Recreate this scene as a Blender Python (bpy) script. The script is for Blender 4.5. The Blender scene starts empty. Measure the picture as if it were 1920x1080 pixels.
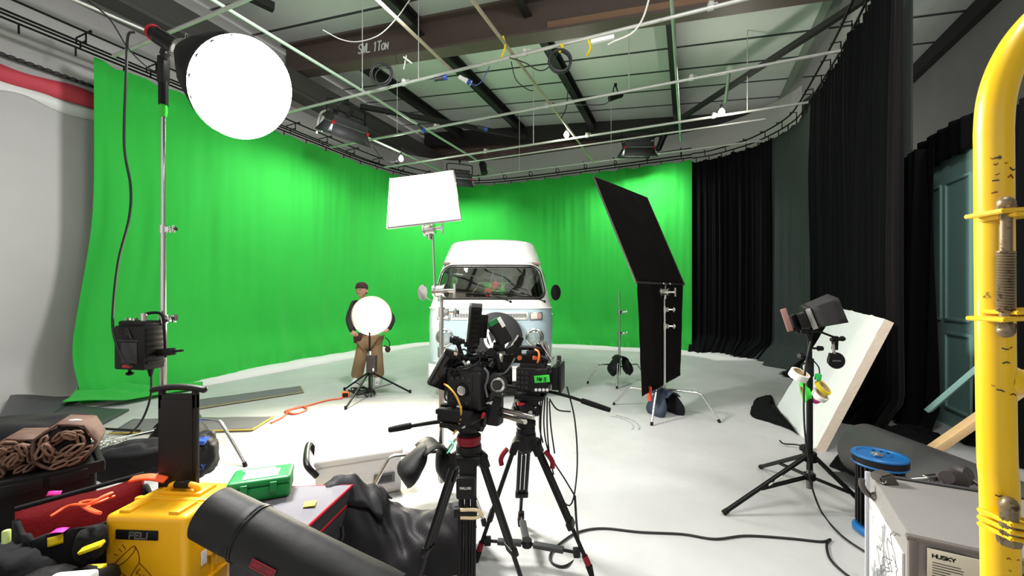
import bpy, bmesh, math, random
from mathutils import Vector, Matrix, noise
random.seed(7)
PI = math.pi
SC = bpy.context.scene
COL = SC.collection
def lin(c):
    c = c / 255.0
    return c / 12.92 if c <= .04045 else ((c + .055) / 1.055) ** 2.4
# ------------------------------------------------------------------ camera, world, light, exposure
F, CH, HZ = 773.0, 1.4, 555.0            # focal length in pixels, eye height, horizon row (1920x1080)
cd = bpy.data.cameras.new('camera'); cam = bpy.data.objects.new('camera', cd); COL.objects.link(cam)
cd.sensor_width = 36; cd.lens = 36 * F / 1920; cd.shift_y = (HZ - 540) / 1920; cd.clip_start = .02; cd.clip_end = 200
cam.location = (0, 0, CH); cam.rotation_euler = (PI / 2, 0, 0)
SC.camera = cam
SC.view_settings.view_transform = 'Standard'; SC.view_settings.look = 'None'
SC.view_settings.gamma = 1; SC.view_settings.use_curve_mapping = False
SC.view_settings.exposure = 0.0
SC.cycles.max_bounces = 8; SC.cycles.diffuse_bounces = 4; SC.cycles.transparent_max_bounces = 12
SC.cycles.sample_clamp_indirect = 6
w = bpy.data.worlds.new('world'); SC.world = w; w.use_nodes = True
w.node_tree.nodes['Background'].inputs[0].default_value = (1, .97, .94, 1)
w.node_tree.nodes['Background'].inputs[1].default_value = 1.05

def area_light(name, loc, target, size, power, col=(1, 1, 1), shape='SQUARE', sy=None, spread=None):
    l = bpy.data.lights.new(name, 'AREA'); l.energy = power; l.color = col; l.size = size; l.shape = shape
    if sy: l.shape = 'RECTANGLE'; l.size_y = sy
    if spread: l.spread = spread
    o = bpy.data.objects.new(name, l); COL.objects.link(o); o.location = loc
    o.rotation_euler = (Vector(target) - Vector(loc)).to_track_quat('-Z', 'Y').to_euler()
    return o
def spot_light(name, loc, target, power, ang, col=(1, 1, 1), r=.05, blend=.3):
    l = bpy.data.lights.new(name, 'SPOT'); l.energy = power; l.color = col; l.spot_size = ang; l.spot_blend = blend; l.shadow_soft_size = r
    o = bpy.data.objects.new(name, l); COL.objects.link(o); o.location = loc
    o.rotation_euler = (Vector(target) - Vector(loc)).to_track_quat('-Z', 'Y').to_euler()
    return o
ANG = math.radians(-23.1)
RM = Matrix.Rotation(ANG, 4, 'Z')
def R(s, t, z=0): return RM @ Vector((s, t, z))        # studio coordinates: s along the back wall, t into the stage
def P(px, py, Y): return Vector(((px - 960) / F * Y, Y, CH - (py - HZ) / F * Y))
def G(px, py): return P(px, py, CH * F / (py - HZ))
def PZ(px, py, z): return P(px, py, (CH - z) * F / (py - HZ))
# overhead lamps: three sit in the soft panel fixtures in view, two are unseen fill added above it
def fwd(rz, tilt): return Matrix.Rotation(rz, 4, 'Z') @ Matrix.Rotation(tilt, 4, 'X') @ Vector((0, 0, -1))
PANELS = [((650, 236, 8.1), .95, .42, 1.12, 115), ((862, 332, 11.2), .35, .4, .95, 120), ((1196, 276, 10.0), .0, .22, 1.05, 165)]
for pp, rz_, tl_, sc_, pw_ in PANELS:
    d_ = fwd(rz_, tl_); p_ = P(*pp) + d_ * .05
    area_light('panel_lamp', p_, p_ + d_, .58 * sc_, pw_, (.98, 1, .98), 'RECTANGLE', .24 * sc_)
area_light('unseen_fill', (.7, .9, 4.85), (-1.0, 7.2, 0), 1.2, 150)  # bodiless fill lamp added out of view to brighten the floor
area_light('unseen_fill', R(-3.2, 3.75, 4.95), R(-8.0, 3.4, 1.2), .5, 170)  # bodiless fill lamp added out of view to brighten the left wall

area_light('unseen_flat_fill', R(3.3, 2.4, 4.7), R(3.0, 6.0, 1.2), .8, 75, (1, .98, .94))  # unseen lamp added to lift the teal flat and the right side

# ------------------------------------------------------------------ materials
MATS = {}
def mat(name, rgb, rough=.55, metal=0, var=.08, vs=6, bump=0, bs=80, spec=.5, coat=0, emit=None, es=0, sheen=0, dirt=None, ds=4, dt=.62, trans=0):
    if name in MATS: return MATS[name]
    m = bpy.data.materials.new(name); m.use_nodes = True; MATS[name] = m
    nt = m.node_tree; N = nt.nodes; L = nt.links; b = N['Principled BSDF']
    c = tuple(lin(x) for x in rgb)
    tc = N.new('ShaderNodeTexCoord'); nz = N.new('ShaderNodeTexNoise'); nz.inputs['Scale'].default_value = vs; nz.inputs['Detail'].default_value = 5
    L.new(tc.outputs['Object'], nz.inputs['Vector'])
    mx = N.new('ShaderNodeMix'); mx.data_type = 'RGBA'
    mx.inputs[6].default_value = (*[max(0, x * (1 - var)) for x in c], 1); mx.inputs[7].default_value = (*[min(1, x * (1 + var)) for x in c], 1)
    L.new(nz.outputs['Fac'], mx.inputs[0])
    out = mx.outputs[2]
    if dirt:
        n2 = N.new('ShaderNodeTexNoise'); n2.inputs['Scale'].default_value = ds; n2.inputs['Detail'].default_value = 8; n2.inputs['Roughness'].default_value = .7
        L.new(tc.outputs['Object'], n2.inputs['Vector'])
        rp = N.new('ShaderNodeValToRGB'); rp.color_ramp.elements[0].position = dt; rp.color_ramp.elements[1].position = dt + .05
        L.new(n2.outputs['Fac'], rp.inputs[0])
        m2 = N.new('ShaderNodeMix'); m2.data_type = 'RGBA'; L.new(rp.outputs[0], m2.inputs[0]); L.new(out, m2.inputs[6])
        m2.inputs[7].default_value = (*[lin(x) for x in dirt], 1); out = m2.outputs[2]
    L.new(out, b.inputs['Base Color'])
    b.inputs['Roughness'].default_value = rough; b.inputs['Metallic'].default_value = metal
    b.inputs['Specular IOR Level'].default_value = spec
    if coat: b.inputs['Coat Weight'].default_value = coat; b.inputs['Coat Roughness'].default_value = .1
    if sheen: b.inputs['Sheen Weight'].default_value = sheen; b.inputs['Sheen Roughness'].default_value = .5
    if emit: b.inputs['Emission Color'].default_value = (*[lin(x) for x in emit], 1); b.inputs['Emission Strength'].default_value = es
    if bump:
        nb = N.new('ShaderNodeTexNoise'); nb.inputs['Scale'].default_value = bs; nb.inputs['Detail'].default_value = 6
        L.new(tc.outputs['Object'], nb.inputs['Vector'])
        bp = N.new('ShaderNodeBump'); bp.inputs['Strength'].default_value = bump; bp.inputs['Distance'].default_value = .02
        L.new(nb.outputs['Fac'], bp.inputs['Height']); L.new(bp.outputs[0], b.inputs['Normal'])
    if trans:
        tl = N.new('ShaderNodeBsdfTranslucent'); tl.inputs[0].default_value = (*c, 1)
        ms = N.new('ShaderNodeMixShader'); ms.inputs[0].default_value = trans
        L.new(b.outputs[0], ms.inputs[1]); L.new(tl.outputs[0], ms.inputs[2]); L.new(ms.outputs[0], N['Material Output'].inputs[0])
    return m
def glass(name, tint=(235, 240, 238), refl=.12):
    m = bpy.data.materials.new(name); m.use_nodes = True; MATS[name] = m
    nt = m.node_tree; N = nt.nodes; L = nt.links; N.remove(N['Principled BSDF'])
    t = N.new('ShaderNodeBsdfTransparent'); t.inputs[0].default_value = (*[lin(x) for x in tint], 1)
    g = N.new('ShaderNodeBsdfGlossy'); g.inputs['Roughness'].default_value = .02
    lw = N.new('ShaderNodeLayerWeight'); lw.inputs[0].default_value = .25
    ma = N.new('ShaderNodeMath'); ma.operation = 'MULTIPLY_ADD'; ma.inputs[1].default_value = .6; ma.inputs[2].default_value = refl; ma.use_clamp = True
    L.new(lw.outputs['Fresnel'], ma.inputs[0])
    ms = N.new('ShaderNodeMixShader'); L.new(ma.outputs[0], ms.inputs[0]); L.new(t.outputs[0], ms.inputs[1]); L.new(g.outputs[0], ms.inputs[2])
    L.new(ms.outputs[0], N['Material Output'].inputs[0]); return m
def emis(name, rgb, s):
    m = bpy.data.materials.new(name); m.use_nodes = True; MATS[name] = m
    b = m.node_tree.nodes['Principled BSDF']; b.inputs['Base Color'].default_value = (.8, .8, .8, 1)
    b.inputs['Emission Color'].default_value = (*[lin(x) for x in rgb], 1); b.inputs['Emission Strength'].default_value = s; return m

BLK = mat('black_plastic', (20, 19, 20), .42, var=.2, spec=.22)
BLKM = mat('black_metal', (13, 12, 13), .4, .0, var=.2, spec=.22)
BFAB = mat('black_fabric', (14, 14, 16), .85, var=.3, vs=12, bump=.1, bs=60, sheen=.04, spec=.22)
BNYL = mat('black_nylon', (13, 13, 14), .6, var=.25, vs=10, bump=.12, bs=14, spec=.22)
CHR = mat('chrome', (205, 203, 200), .22, 1, var=.06)
STEEL = mat('galvanised_steel', (198, 198, 192), .4, .35, var=.15, vs=9)
GREY = mat('grey_plastic', (92, 92, 94), .5)
DGREY = mat('dark_grey', (46, 46, 48), .5)
WHT = mat('white_paint', (232, 232, 228), .5, var=.03)
RED = mat('red_plastic', (176, 18, 34), .4)
REDM = mat('dark_red_metal', (128, 10, 30), .35, .4)
YEL = mat('yellow_tape', (232, 205, 20), .6)
PINK = mat('pink_tape', (228, 40, 150), .6)
GRN = mat('green_tape', (60, 220, 60), .6)
BLUE = mat('blue_plastic', (28, 70, 170), .4)
WOOD = mat('pine_wood', (206, 172, 124), .65, var=.16, vs=14, bump=.1)
WCAB = mat('white_cable', (215, 212, 205), .5)
BCAB = mat('black_cable', (14, 14, 14), .5)

# ------------------------------------------------------------------ mesh builder
def catmull(pts, k=6, closed=False):
    pts = [Vector(p) for p in pts]
    if len(pts) < 3: return pts
    out = []; n = len(pts)
    rng = range(n) if closed else range(n - 1)
    for i in rng:
        a = pts[(i - 1) % n] if (closed or i > 0) else pts[0] * 2 - pts[1]
        b = pts[i]; c = pts[(i + 1) % n]
        d = pts[(i + 2) % n] if (closed or i + 2 < n) else pts[-1] * 2 - pts[-2]
        for j in range(k):
            t = j / k
            out.append(.5 * ((2 * b) + (c - a) * t + (2 * a - 5 * b + 4 * c - d) * t * t + (3 * b - a - 3 * c + d) * t ** 3))
    if not closed: out.append(pts[-1].copy())
    return out
def axis_frame(p0, d, up=Vector((0, 0, 1))):
    z = Vector(d).normalized()
    if abs(z.dot(up)) > .99: up = Vector((0, 1, 0))
    x = up.cross(z).normalized(); y = z.cross(x)
    m = Matrix((x, y, z)).transposed().to_4x4(); m.translation = Vector(p0); return m
def FR(loc, rz=0, rx=0, ry=0):
    return Matrix.Translation(Vector(loc)) @ Matrix.Rotation(rz, 4, 'Z') @ Matrix.Rotation(ry, 4, 'Y') @ Matrix.Rotation(rx, 4, 'X')
class MB:
    def __init__(s, M=None): s.v = []; s.f = []; s.mi = []; s.M = M or Matrix.Identity(4); s.cur = 0
    def add(s, vs, fs):
        o = len(s.v)
        for p in vs: s.v.append(s.M @ Vector(p))
        for f in fs: s.f.append(tuple(o + i for i in f)); s.mi.append(s.cur)
        return s
    def bm(s, b):
        b.verts.index_update(); s.add([v.co.copy() for v in b.verts], [[v.index for v in f.verts] for f in b.faces]); b.free(); return s
    def box(s, c, d, rz=0, rx=0, ry=0, bev=0, seg=2, T=None, taper=None):
        b = bmesh.new(); bmesh.ops.create_cube(b, size=1)
        for v in b.verts:
            k = 1
            if taper and v.co.z > 0: k = taper
            v.co = Vector((v.co.x * d[0] * k, v.co.y * d[1] * k, v.co.z * d[2]))
        if bev: bmesh.ops.bevel(b, geom=b.edges[:], offset=min(bev, min(d) * .49), segments=seg, profile=.6, affect='EDGES')
        m = FR(c, rz, rx, ry)
        if T: m = T @ m
        bmesh.ops.transform(b, matrix=m, verts=b.verts); return s.bm(b)
    def bar(s, p0, p1, wx, wy, bev=0, up=Vector((0, 0, 1))):
        p0 = Vector(p0); p1 = Vector(p1); m = axis_frame((p0 + p1) / 2, p1 - p0, up)
        return s.box((0, 0, 0), (wx, wy, (p1 - p0).length), bev=bev, T=m)
    def cyl(s, p0, p1, r, r1=None, n=14, caps=True):
        p0 = Vector(p0); p1 = Vector(p1); r1 = r if r1 is None else r1; m = axis_frame(p0, p1 - p0); h = (p1 - p0).length
        vs = []; 
        for k in range(n): a = 2 * PI * k / n; vs.append(m @ Vector((r * math.cos(a), r * math.sin(a), 0)))
        for k in range(n): a = 2 * PI * k / n; vs.append(m @ Vector((r1 * math.cos(a), r1 * math.sin(a), h)))
        fs = [(k, (k + 1) % n, n + (k + 1) % n, n + k) for k in range(n)]
        if caps: fs += [tuple(range(n - 1, -1, -1)), tuple(range(n, 2 * n))]
        return s.add(vs, fs)
    def tube(s, pts, r, n=8, k=6, closed=False, sm=True):
        pts = catmull(pts, k, closed) if sm else [Vector(p) for p in pts]
        m = len(pts); vs = []; pn = None
        for i, p in enumerate(pts):
            t = (pts[(i + 1) % m] - pts[i - 1]) if closed else (pts[min(i + 1, m - 1)] - pts[max(i - 1, 0)])
            if t.length < 1e-9: t = Vector((0, 0, 1))
            t.normalize()
            if pn is None: pn = t.orthogonal().normalized()
            pn = (pn - t * pn.dot(t)); 
            if pn.length < 1e-6: pn = t.orthogonal()
            pn.normalize(); bn = t.cross(pn)
            rr = r(i / max(1, m - 1)) if callable(r) else r
            for j in range(n): a = 2 * PI * j / n; vs.append(p + pn * rr * math.cos(a) + bn * rr * math.sin(a))
        fs = []
        for i in range(m if closed else m - 1):
            for j in range(n):
                i2 = (i + 1) % m; fs.append((i * n + j, i * n + (j + 1) % n, i2 * n + (j + 1) % n, i2 * n + j))
        if not closed: fs += [tuple(range(n - 1, -1, -1)), tuple((m - 1) * n + j for j in range(n))]
        return s.add(vs, fs)
    def lathe(s, prof, n=28, T=None, a0=0, a1=2 * PI):
        full = abs(a1 - a0 - 2 * PI) < 1e-6; m = n if full else n + 1; vs = []
        for r, z in prof:
            for k in range(m):
                a = a0 + (a1 - a0) * k / n; p = Vector((r * math.cos(a), r * math.sin(a), z)); vs.append(T @ p if T else p)
        fs = []
        for i in range(len(prof) - 1):
            for k in range(n): k2 = (k + 1) % m; fs.append((i * m + k, i * m + k2, (i + 1) * m + k2, (i + 1) * m + k))
        return s.add(vs, fs)
    def sph(s, c, r, n=16, T=None):
        b = bmesh.new(); bmesh.ops.create_uvsphere(b, u_segments=n, v_segments=max(6, n // 2), radius=1)
        rr = (r, r, r) if not hasattr(r, '__len__') else r
        m = Matrix.Translation(Vector(c)) @ (T or Matrix.Identity(4)) @ Matrix.Diagonal((*rr, 1))
        bmesh.ops.transform(b, matrix=m, verts=b.verts); return s.bm(b)
    def prism(s, poly, d, T=None, z0=0, bev=0):
        b = bmesh.new(); vs = [b.verts.new((p[0], p[1], z0)) for p in poly]; f = b.faces.new(vs)
        e = bmesh.ops.extrude_face_region(b, geom=[f])
        for g in e['geom']:
            if isinstance(g, bmesh.types.BMVert): g.co.z += d
        if bev: bmesh.ops.bevel(b, geom=b.edges[:], offset=bev, segments=2, affect='EDGES')
        bmesh.ops.recalc_face_normals(b, faces=b.faces)
        if T: bmesh.ops.transform(b, matrix=T, verts=b.verts)
        return s.bm(b)
    def grid(s, fn, nu, nv, cu=False, cv=False):
        mu = nu if cu else nu + 1; mv = nv if cv else nv + 1
        vs = [fn(i / nu, j / nv) for i in range(mu) for j in range(mv)]
        fs = [(i * mv + j, ((i + 1) % mu) * mv + j, ((i + 1) % mu) * mv + (j + 1) % mv, i * mv + (j + 1) % mv) for i in range(nu) for j in range(nv)]
        return s.add(vs, fs)
    def quad(s, a, b, c, d): return s.add([a, b, c, d], [(0, 1, 2, 3)])
    def stroke(s, pts, w, d, T, closed=False):
        """flat pen stroke drawn in the xy plane of frame T, w wide, d thick"""
        pts = [Vector((p[0], p[1], 0)) for p in pts]
        for a, b in zip(pts, pts[1:] + ([pts[0]] if closed else [])):
            t = (b - a)
            if t.length < 1e-6: continue
            n = Vector((-t.y, t.x, 0)).normalized() * w / 2; e = t.normalized() * w * .35
            s.add([T @ (q + Vector((0, 0, z))) for z in (0, d) for q in (a - e - n, b + e - n, b + e + n, a - e + n)],
                  [(3, 2, 1, 0), (4, 5, 6, 7), (0, 1, 5, 4), (1, 2, 6, 5), (2, 3, 7, 6), (3, 0, 4, 7)])
        return s
def rootmat(o):
    m = Matrix.Identity(4)
    while o: m = o.matrix_basis @ m; o = o.parent
    return m
def obj(name, b, m, parent=None, world=False, sharp=38, solid=0, sub=0, org=None, flat=False, label=None):
    me = bpy.data.meshes.new(name); vs = b.v
    off = Vector((0, 0, 0))
    if parent and world:
        im = rootmat(parent).inverted(); vs = [im @ p for p in vs]
    elif parent is None:
        n = len(vs); off = org if org is not None else Vector((sum(p.x for p in vs) / n, sum(p.y for p in vs) / n, min(p.z for p in vs)))
        vs = [p - off for p in vs]
    me.from_pydata([tuple(p) for p in vs], [], b.f)
    ms = m if isinstance(m, (list, tuple)) else [m]
    for x in ms: me.materials.append(x)
    if len(ms) > 1: me.polygons.foreach_set('material_index', b.mi)
    me.update()
    bb = bmesh.new(); bb.from_mesh(me); bmesh.ops.recalc_face_normals(bb, faces=bb.faces); bb.to_mesh(me); bb.free()
    if not flat:
        me.polygons.foreach_set('use_smooth', [True] * len(me.polygons)); me.set_sharp_from_angle(angle=math.radians(sharp))
    o = bpy.data.objects.new(name, me); COL.objects.link(o); o.location = off
    if parent: o.parent = parent
    if solid:
        q = o.modifiers.new('thickness', 'SOLIDIFY'); q.thickness = solid; q.offset = 0
    if sub:
        q = o.modifiers.new('smooth', 'SUBSURF'); q.levels = sub; q.render_levels = sub
    if label: o['label'] = label
    return o
def tag(o, label=None, cat=None, group=None, kind=None):
    if label: o['label'] = label
    if cat: o['category'] = cat
    if group: o['group'] = group
    if kind: o['kind'] = kind
    return o
def thing(name, label, cat, loc=(0, 0, 0), rz=0, group=None, rx=0, ry=0):
    o = bpy.data.objects.new(name, None); COL.objects.link(o); o.empty_display_size = .1
    o.matrix_basis = FR(loc, rz, rx, ry); return tag(o, label, cat, group)
def struct(name, b, m, **k): return tag(obj(name, b, m, **k), kind='structure')
def copy_tree(o, parent=None):
    c = o.copy(); COL.objects.link(c); c.parent = parent
    for ch in list(o.children): copy_tree(ch, c)
    return c
FONT = {'A': [[(0,0),(.5,1),(1,0)],[(.2,.4),(.8,.4)]], 'B': [[(0,0),(0,1),(.7,1),(.9,.8),(.7,.55),(0,.55)],[(.7,.55),(1,.3),(.8,0),(0,0)]],
 'D': [[(0,0),(0,1),(.6,1),(1,.7),(1,.3),(.6,0),(0,0)]], 'E': [[(1,1),(0,1),(0,0),(1,0)],[(0,.5),(.8,.5)]], 'F': [[(1,1),(0,1),(0,0)],[(0,.5),(.8,.5)]],
 'G': [[(1,.85),(.7,1),(.3,1),(0,.7),(0,.3),(.3,0),(.8,0),(1,.2),(1,.45),(.6,.45)]], 'H': [[(0,0),(0,1)],[(1,0),(1,1)],[(0,.5),(1,.5)]], 'I': [[(.5,0),(.5,1)]],
 'K': [[(0,0),(0,1)],[(1,1),(0,.45),(1,0)]], 'L': [[(0,1),(0,0),(1,0)]], 'M': [[(0,0),(0,1),(.5,.4),(1,1),(1,0)]], 'N': [[(0,0),(0,1),(1,0),(1,1)]],
 'O': [[(.3,0),(0,.3),(0,.7),(.3,1),(.7,1),(1,.7),(1,.3),(.7,0),(.3,0)]], 'P': [[(0,0),(0,1),(.7,1),(1,.78),(.7,.5),(0,.5)]], 'R': [[(0,0),(0,1),(.7,1),(1,.78),(.7,.5),(0,.5)],[(.5,.5),(1,0)]],
 'S': [[(1,.85),(.7,1),(.3,1),(0,.8),(.25,.55),(.75,.45),(1,.2),(.7,0),(.3,0),(0,.15)]], 'T': [[(0,1),(1,1)],[(.5,1),(.5,0)]], 'U': [[(0,1),(0,.25),(.3,0),(.7,0),(1,.25),(1,1)]],
 'V': [[(0,1),(.5,0),(1,1)]], 'W': [[(0,1),(.25,0),(.5,.7),(.75,0),(1,1)]], 'X': [[(0,0),(1,1)],[(0,1),(1,0)]], 'Y': [[(0,1),(.5,.5),(1,1)],[(.5,.5),(.5,0)]],
 '1': [[(.25,.8),(.55,1),(.55,0)]], '5': [[(1,1),(.1,1),(0,.55),(.6,.6),(1,.35),(.7,0),(0,.05)]], 'C': [[(1,.8),(.7,1),(.3,1),(0,.7),(0,.3),(.3,0),(.7,0),(1,.2)]]}
def text(b, s, T, h, w=None, gap=.35, sw=None, d=.001, slant=0):
    """letters drawn as strokes in frame T starting at its origin"""
    w = w or h * .6; sw = sw or h * .14; x = 0
    for ch in s:
        if ch == ' ': x += w * .8; continue
        up = ch.upper(); k = 1 if ch == up else .68
        ww = w * (k if k == 1 else .8) * (.3 if up in 'I' else 1)
        for st in FONT.get(up, []):
            b.stroke([(x + (p[0] if up != 'I' else .5) * ww + slant * p[1] * h * k, p[1] * h * k) for p in st], sw, d, T)
        x += ww + w * gap
    return b
def face_frame(c, xdir, ydir):
    x = Vector(xdir).normalized(); z = x.cross(Vector(ydir)).normalized(); y = z.cross(x)
    m = Matrix((x, y, z)).transposed().to_4x4(); m.translation = Vector(c); return m
# ------------------------------------------------------------------ the studio shell
def floor_mat():
    m = bpy.data.materials.new('painted_floor'); m.use_nodes = True; N = m.node_tree.nodes; L = m.node_tree.links; b = N['Principled BSDF']
    tc = N.new('ShaderNodeTexCoord'); a = N.new('ShaderNodeTexNoise'); a.inputs['Scale'].default_value = .9; a.inputs['Detail'].default_value = 8; a.inputs['Roughness'].default_value = .65
    L.new(tc.outputs['Object'], a.inputs['Vector'])
    r = N.new('ShaderNodeValToRGB'); r.color_ramp.elements[0].color = (.385, .38, .375, 1); r.color_ramp.elements[1].color = (.51, .505, .497, 1)
    r.color_ramp.elements[0].position = .3; r.color_ramp.elements[1].position = .7; L.new(a.outputs['Fac'], r.inputs[0])
    s = N.new('ShaderNodeTexNoise'); s.inputs['Scale'].default_value = 14; s.inputs['Detail'].default_value = 3; L.new(tc.outputs['Object'], s.inputs['Vector'])
    r2 = N.new('ShaderNodeValToRGB'); r2.color_ramp.elements[0].position = .24; r2.color_ramp.elements[1].position = .3
    r2.color_ramp.elements[0].color = (.62, .62, .62, 1); L.new(s.outputs['Fac'], r2.inputs[0])
    mx = N.new('ShaderNodeMix'); mx.data_type = 'RGBA'; mx.blend_type = 'MULTIPLY'; mx.inputs[0].default_value = .6
    L.new(r.outputs[0], mx.inputs[6]); L.new(r2.outputs[0], mx.inputs[7]); L.new(mx.outputs[2], b.inputs['Base Color'])
    b.inputs['Roughness'].default_value = .48
    bp = N.new('ShaderNodeBump'); bp.inputs['Strength'].default_value = .08; L.new(a.outputs['Fac'], bp.inputs['Height']); L.new(bp.outputs[0], b.inputs['Normal'])
    return m
struct('floor', MB(RM).box((-1, 5, -.1), (26, 30, .2)), floor_mat())
CYCW = mat('cyc_white', (206, 203, 201), .7, var=.06, vs=1.5)
# white painted cove strip where the curved stage wall meets the floor (left and back)
def cyc_path(off=0):
    pts = []
    for t in [-3 + .5 * k for k in range(27)]: 
        if t <= 9.0 + 1e-6: pts.append((-8.75 + off, t))
    for k in range(1, 16):
        a = PI - PI / 2 * k / 16; r = 3.3 - off; pts.append((-5.45 + r * math.cos(a), 9.2 + r * math.sin(a)))
    for s in [-5 + .5 * k for k in range(10)]: pts.append((s, 12.5 - off))
    for k in range(1, 13):
        a = PI / 2 - PI / 2 * k / 12; r = 3.0 - off; pts.append((-.5 + r * math.cos(a), 9.5 + r * math.sin(a)))
    for t in (8.5, 7.5, 6.5): pts.append((2.5 - off, t))
    return pts
cp = cyc_path(0); NP = len(cp)
def cyc_strip(prof, i0, i1, M):
    b = MB(RM)
    def nrm(i):
        a = Vector(cp[max(0, i - 1)]); c = Vector(cp[min(NP - 1, i + 1)]); d = (c - a).normalized(); return Vector((d.y, -d.x))
    idx = list(range(i0, i1))
    vs = [];
    for i in idx:
        n = nrm(i)
        for o, z in prof: q = Vector(cp[i]) + n * o; vs.append((q.x, q.y, z))
    m = len(prof)
    b.add(vs, [(i * m + j, (i + 1) * m + j, (i + 1) * m + j + 1, i * m + j + 1) for i in range(len(idx) - 1) for j in range(m - 1)])
    return b
cove = [(1.85, .004), (.95, .006)] + [(.55 - .55 * math.sin(a), .55 - .55 * math.cos(a) + .004) for a in [PI / 2 * k / 7 for k in range(8)]]
H0 = 5.95
def split(a, b): return a, b
iL = 34; iB = NP - 6
struct('wall_left', cyc_strip(cove + [(0, H0)], 0, iL, None), CYCW, solid=.02)
struct('wall_back', cyc_strip(cove + [(0, H0)], iL - 1, iB, None), CYCW, solid=.02)
DKW = mat('dark_studio_wall', (58, 66, 64), .8, var=.1)
struct('wall_right', cyc_strip([(0.2, .004), (0, .2), (0, 5.6)], iB - 1, NP, None), DKW, solid=.02)
# brick wall over the stage wall
def brick_mat():
    m = bpy.data.materials.new('brick'); m.use_nodes = True; N = m.node_tree.nodes; L = m.node_tree.links; b = N['Principled BSDF']
    tc = N.new('ShaderNodeTexCoord'); mp = N.new('ShaderNodeMapping'); mp.inputs['Rotation'].default_value = (PI / 2, 0, 0); L.new(tc.outputs['Object'], mp.inputs[0])
    k = N.new('ShaderNodeTexBrick'); k.inputs['Scale'].default_value = 2.2; L.new(mp.outputs[0], k.inputs['Vector'])
    k.inputs['Color1'].default_value = (.12, .075, .06, 1); k.inputs['Color2'].default_value = (.17, .12, .1, 1); k.inputs['Mortar'].default_value = (.05, .045, .04, 1)
    L.new(k.outputs[0], b.inputs['Base Color']); b.inputs['Roughness'].default_value = .9; return m
br = struct('wall_back', MB().box((-3, 0, 6.9), (14, .2, 2.4)), brick_mat(), org=Vector((0, 0, 0)))
br.matrix_basis = RM @ Matrix.Translation((0, 13.4, 0))
def zc(s): return 6.55 - .1 * s
# roof panels: seams run down the slope
def ceil_mat():
    m = bpy.data.materials.new('roof_panels'); m.use_nodes = True; N = m.node_tree.nodes; L = m.node_tree.links; b = N['Principled BSDF']
    tc = N.new('ShaderNodeTexCoord'); sp = N.new('ShaderNodeSeparateXYZ'); L.new(tc.outputs['Object'], sp.inputs[0])
    def math_(op, a, v): 
        q = N.new('ShaderNodeMath'); q.operation = op; L.new(a, q.inputs[0]); q.inputs[1].default_value = v; return q.outputs[0]
    fr = math_('FRACT', math_('MULTIPLY', sp.outputs['Y'], 1 / .92), 0); ln = math_('LESS_THAN', fr, .075)
    nz = N.new('ShaderNodeTexNoise'); nz.inputs['Scale'].default_value = .7; nz.inputs['Detail'].default_value = 4; L.new(tc.outputs['Object'], nz.inputs['Vector'])
    mx = N.new('ShaderNodeMix'); mx.data_type = 'RGBA'; mx.inputs[6].default_value = (.54, .56, .53, 1); mx.inputs[7].default_value = (.66, .68, .65, 1); L.new(nz.outputs['Fac'], mx.inputs[0])
    m2 = N.new('ShaderNodeMix'); m2.data_type = 'RGBA'; L.new(ln, m2.inputs[0]); L.new(mx.outputs[2], m2.inputs[6]); m2.inputs[7].default_value = (.035, .04, .04, 1)
    L.new(m2.outputs[2], b.inputs['Base Color']); b.inputs['Roughness'].default_value = .75; return m
cb = MB(); cb.add([(-9.4, -9, zc(-9.4)), (8, -9, zc(8)), (8, 14, zc(8)), (-9.4, 14, zc(-9.4)), (-9.4, -9, zc(-9.4) + .15), (8, -9, zc(8) + .15), (8, 14, zc(8) + .15), (-9.4, 14, zc(-9.4) + .15)],
   [(0, 1, 2, 3), (7, 6, 5, 4), (0, 4, 5, 1), (1, 5, 6, 2), (2, 6, 7, 3), (3, 7, 4, 0)])
ce = struct('ceiling', cb, ceil_mat(), org=Vector((0, 0, 0)), flat=True); ce.matrix_basis = RM.copy()
DKS0 = mat('eave_dark', (26, 25, 25), .7)
GWALL = mat('grey_plaster', (150, 152, 146), .8, var=.14, vs=2)
struct('wall_left', MB(RM).box((-9.3, 5, 3.6), (.15, 20, 7.6)), CYCW)
struct('wall_right', MB(RM).box((4.45, 6, 3.05), (.2, 22, 6.1)), GWALL)
b = MB(RM); b.box((4.28, 5, 5.98), (.14, 20, .26)); tag(obj('eave_beam', b, DKS0), 'dark eave beam along the right wall behind the black drape', 'beam')
struct('wall_back', MB(RM).box((4.6, 13.4, 3.1), (1.2, .2, 6.2)), GWALL)
# red tape line, chain line and the dark service cable on the left stage wall
RT = mat('red_wall_tape', (205, 70, 84), .7, var=.25, vs=3)
def wall_band(z0, z1, o, t0, t1, ms, jag=0, seed=0):
    def fn(u, v):
        t = t0 + (t1 - t0) * u; z = z0 + (z1 - z0) * v
        j = jag * noise.noise(Vector((t * 1.7, seed + v * 3, 0))); return (-8.75 + o, t, z + j)
    return obj('wall_tape', MB(RM).grid(fn, 60, 2), ms, solid=.004)
tag(wall_band(4.38, 4.62, .025, 1.4, 4.2, RT, .07, 1), 'faded red tape strip along the top of the white stage wall at far left', 'tape')
tag(wall_band(4.2, 4.38, .02, 1.4, 4.2, WHT, .12, 5), 'torn white strip below the red tape on the stage wall', 'tape')
cb = MB(RM); cb.tube([(-8.68, t, 4.72) for t in (1.0, 3, 5, 8)], .025, 8, 4)
for k in range(40): cb.sph((-8.66, 1.2 + k * .09, 4.72), (.03, .05, .03), 8)
tag(obj('wall_chain', cb, DGREY), 'dark chain line along the top of the white stage wall above the red tape', 'chain')

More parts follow.
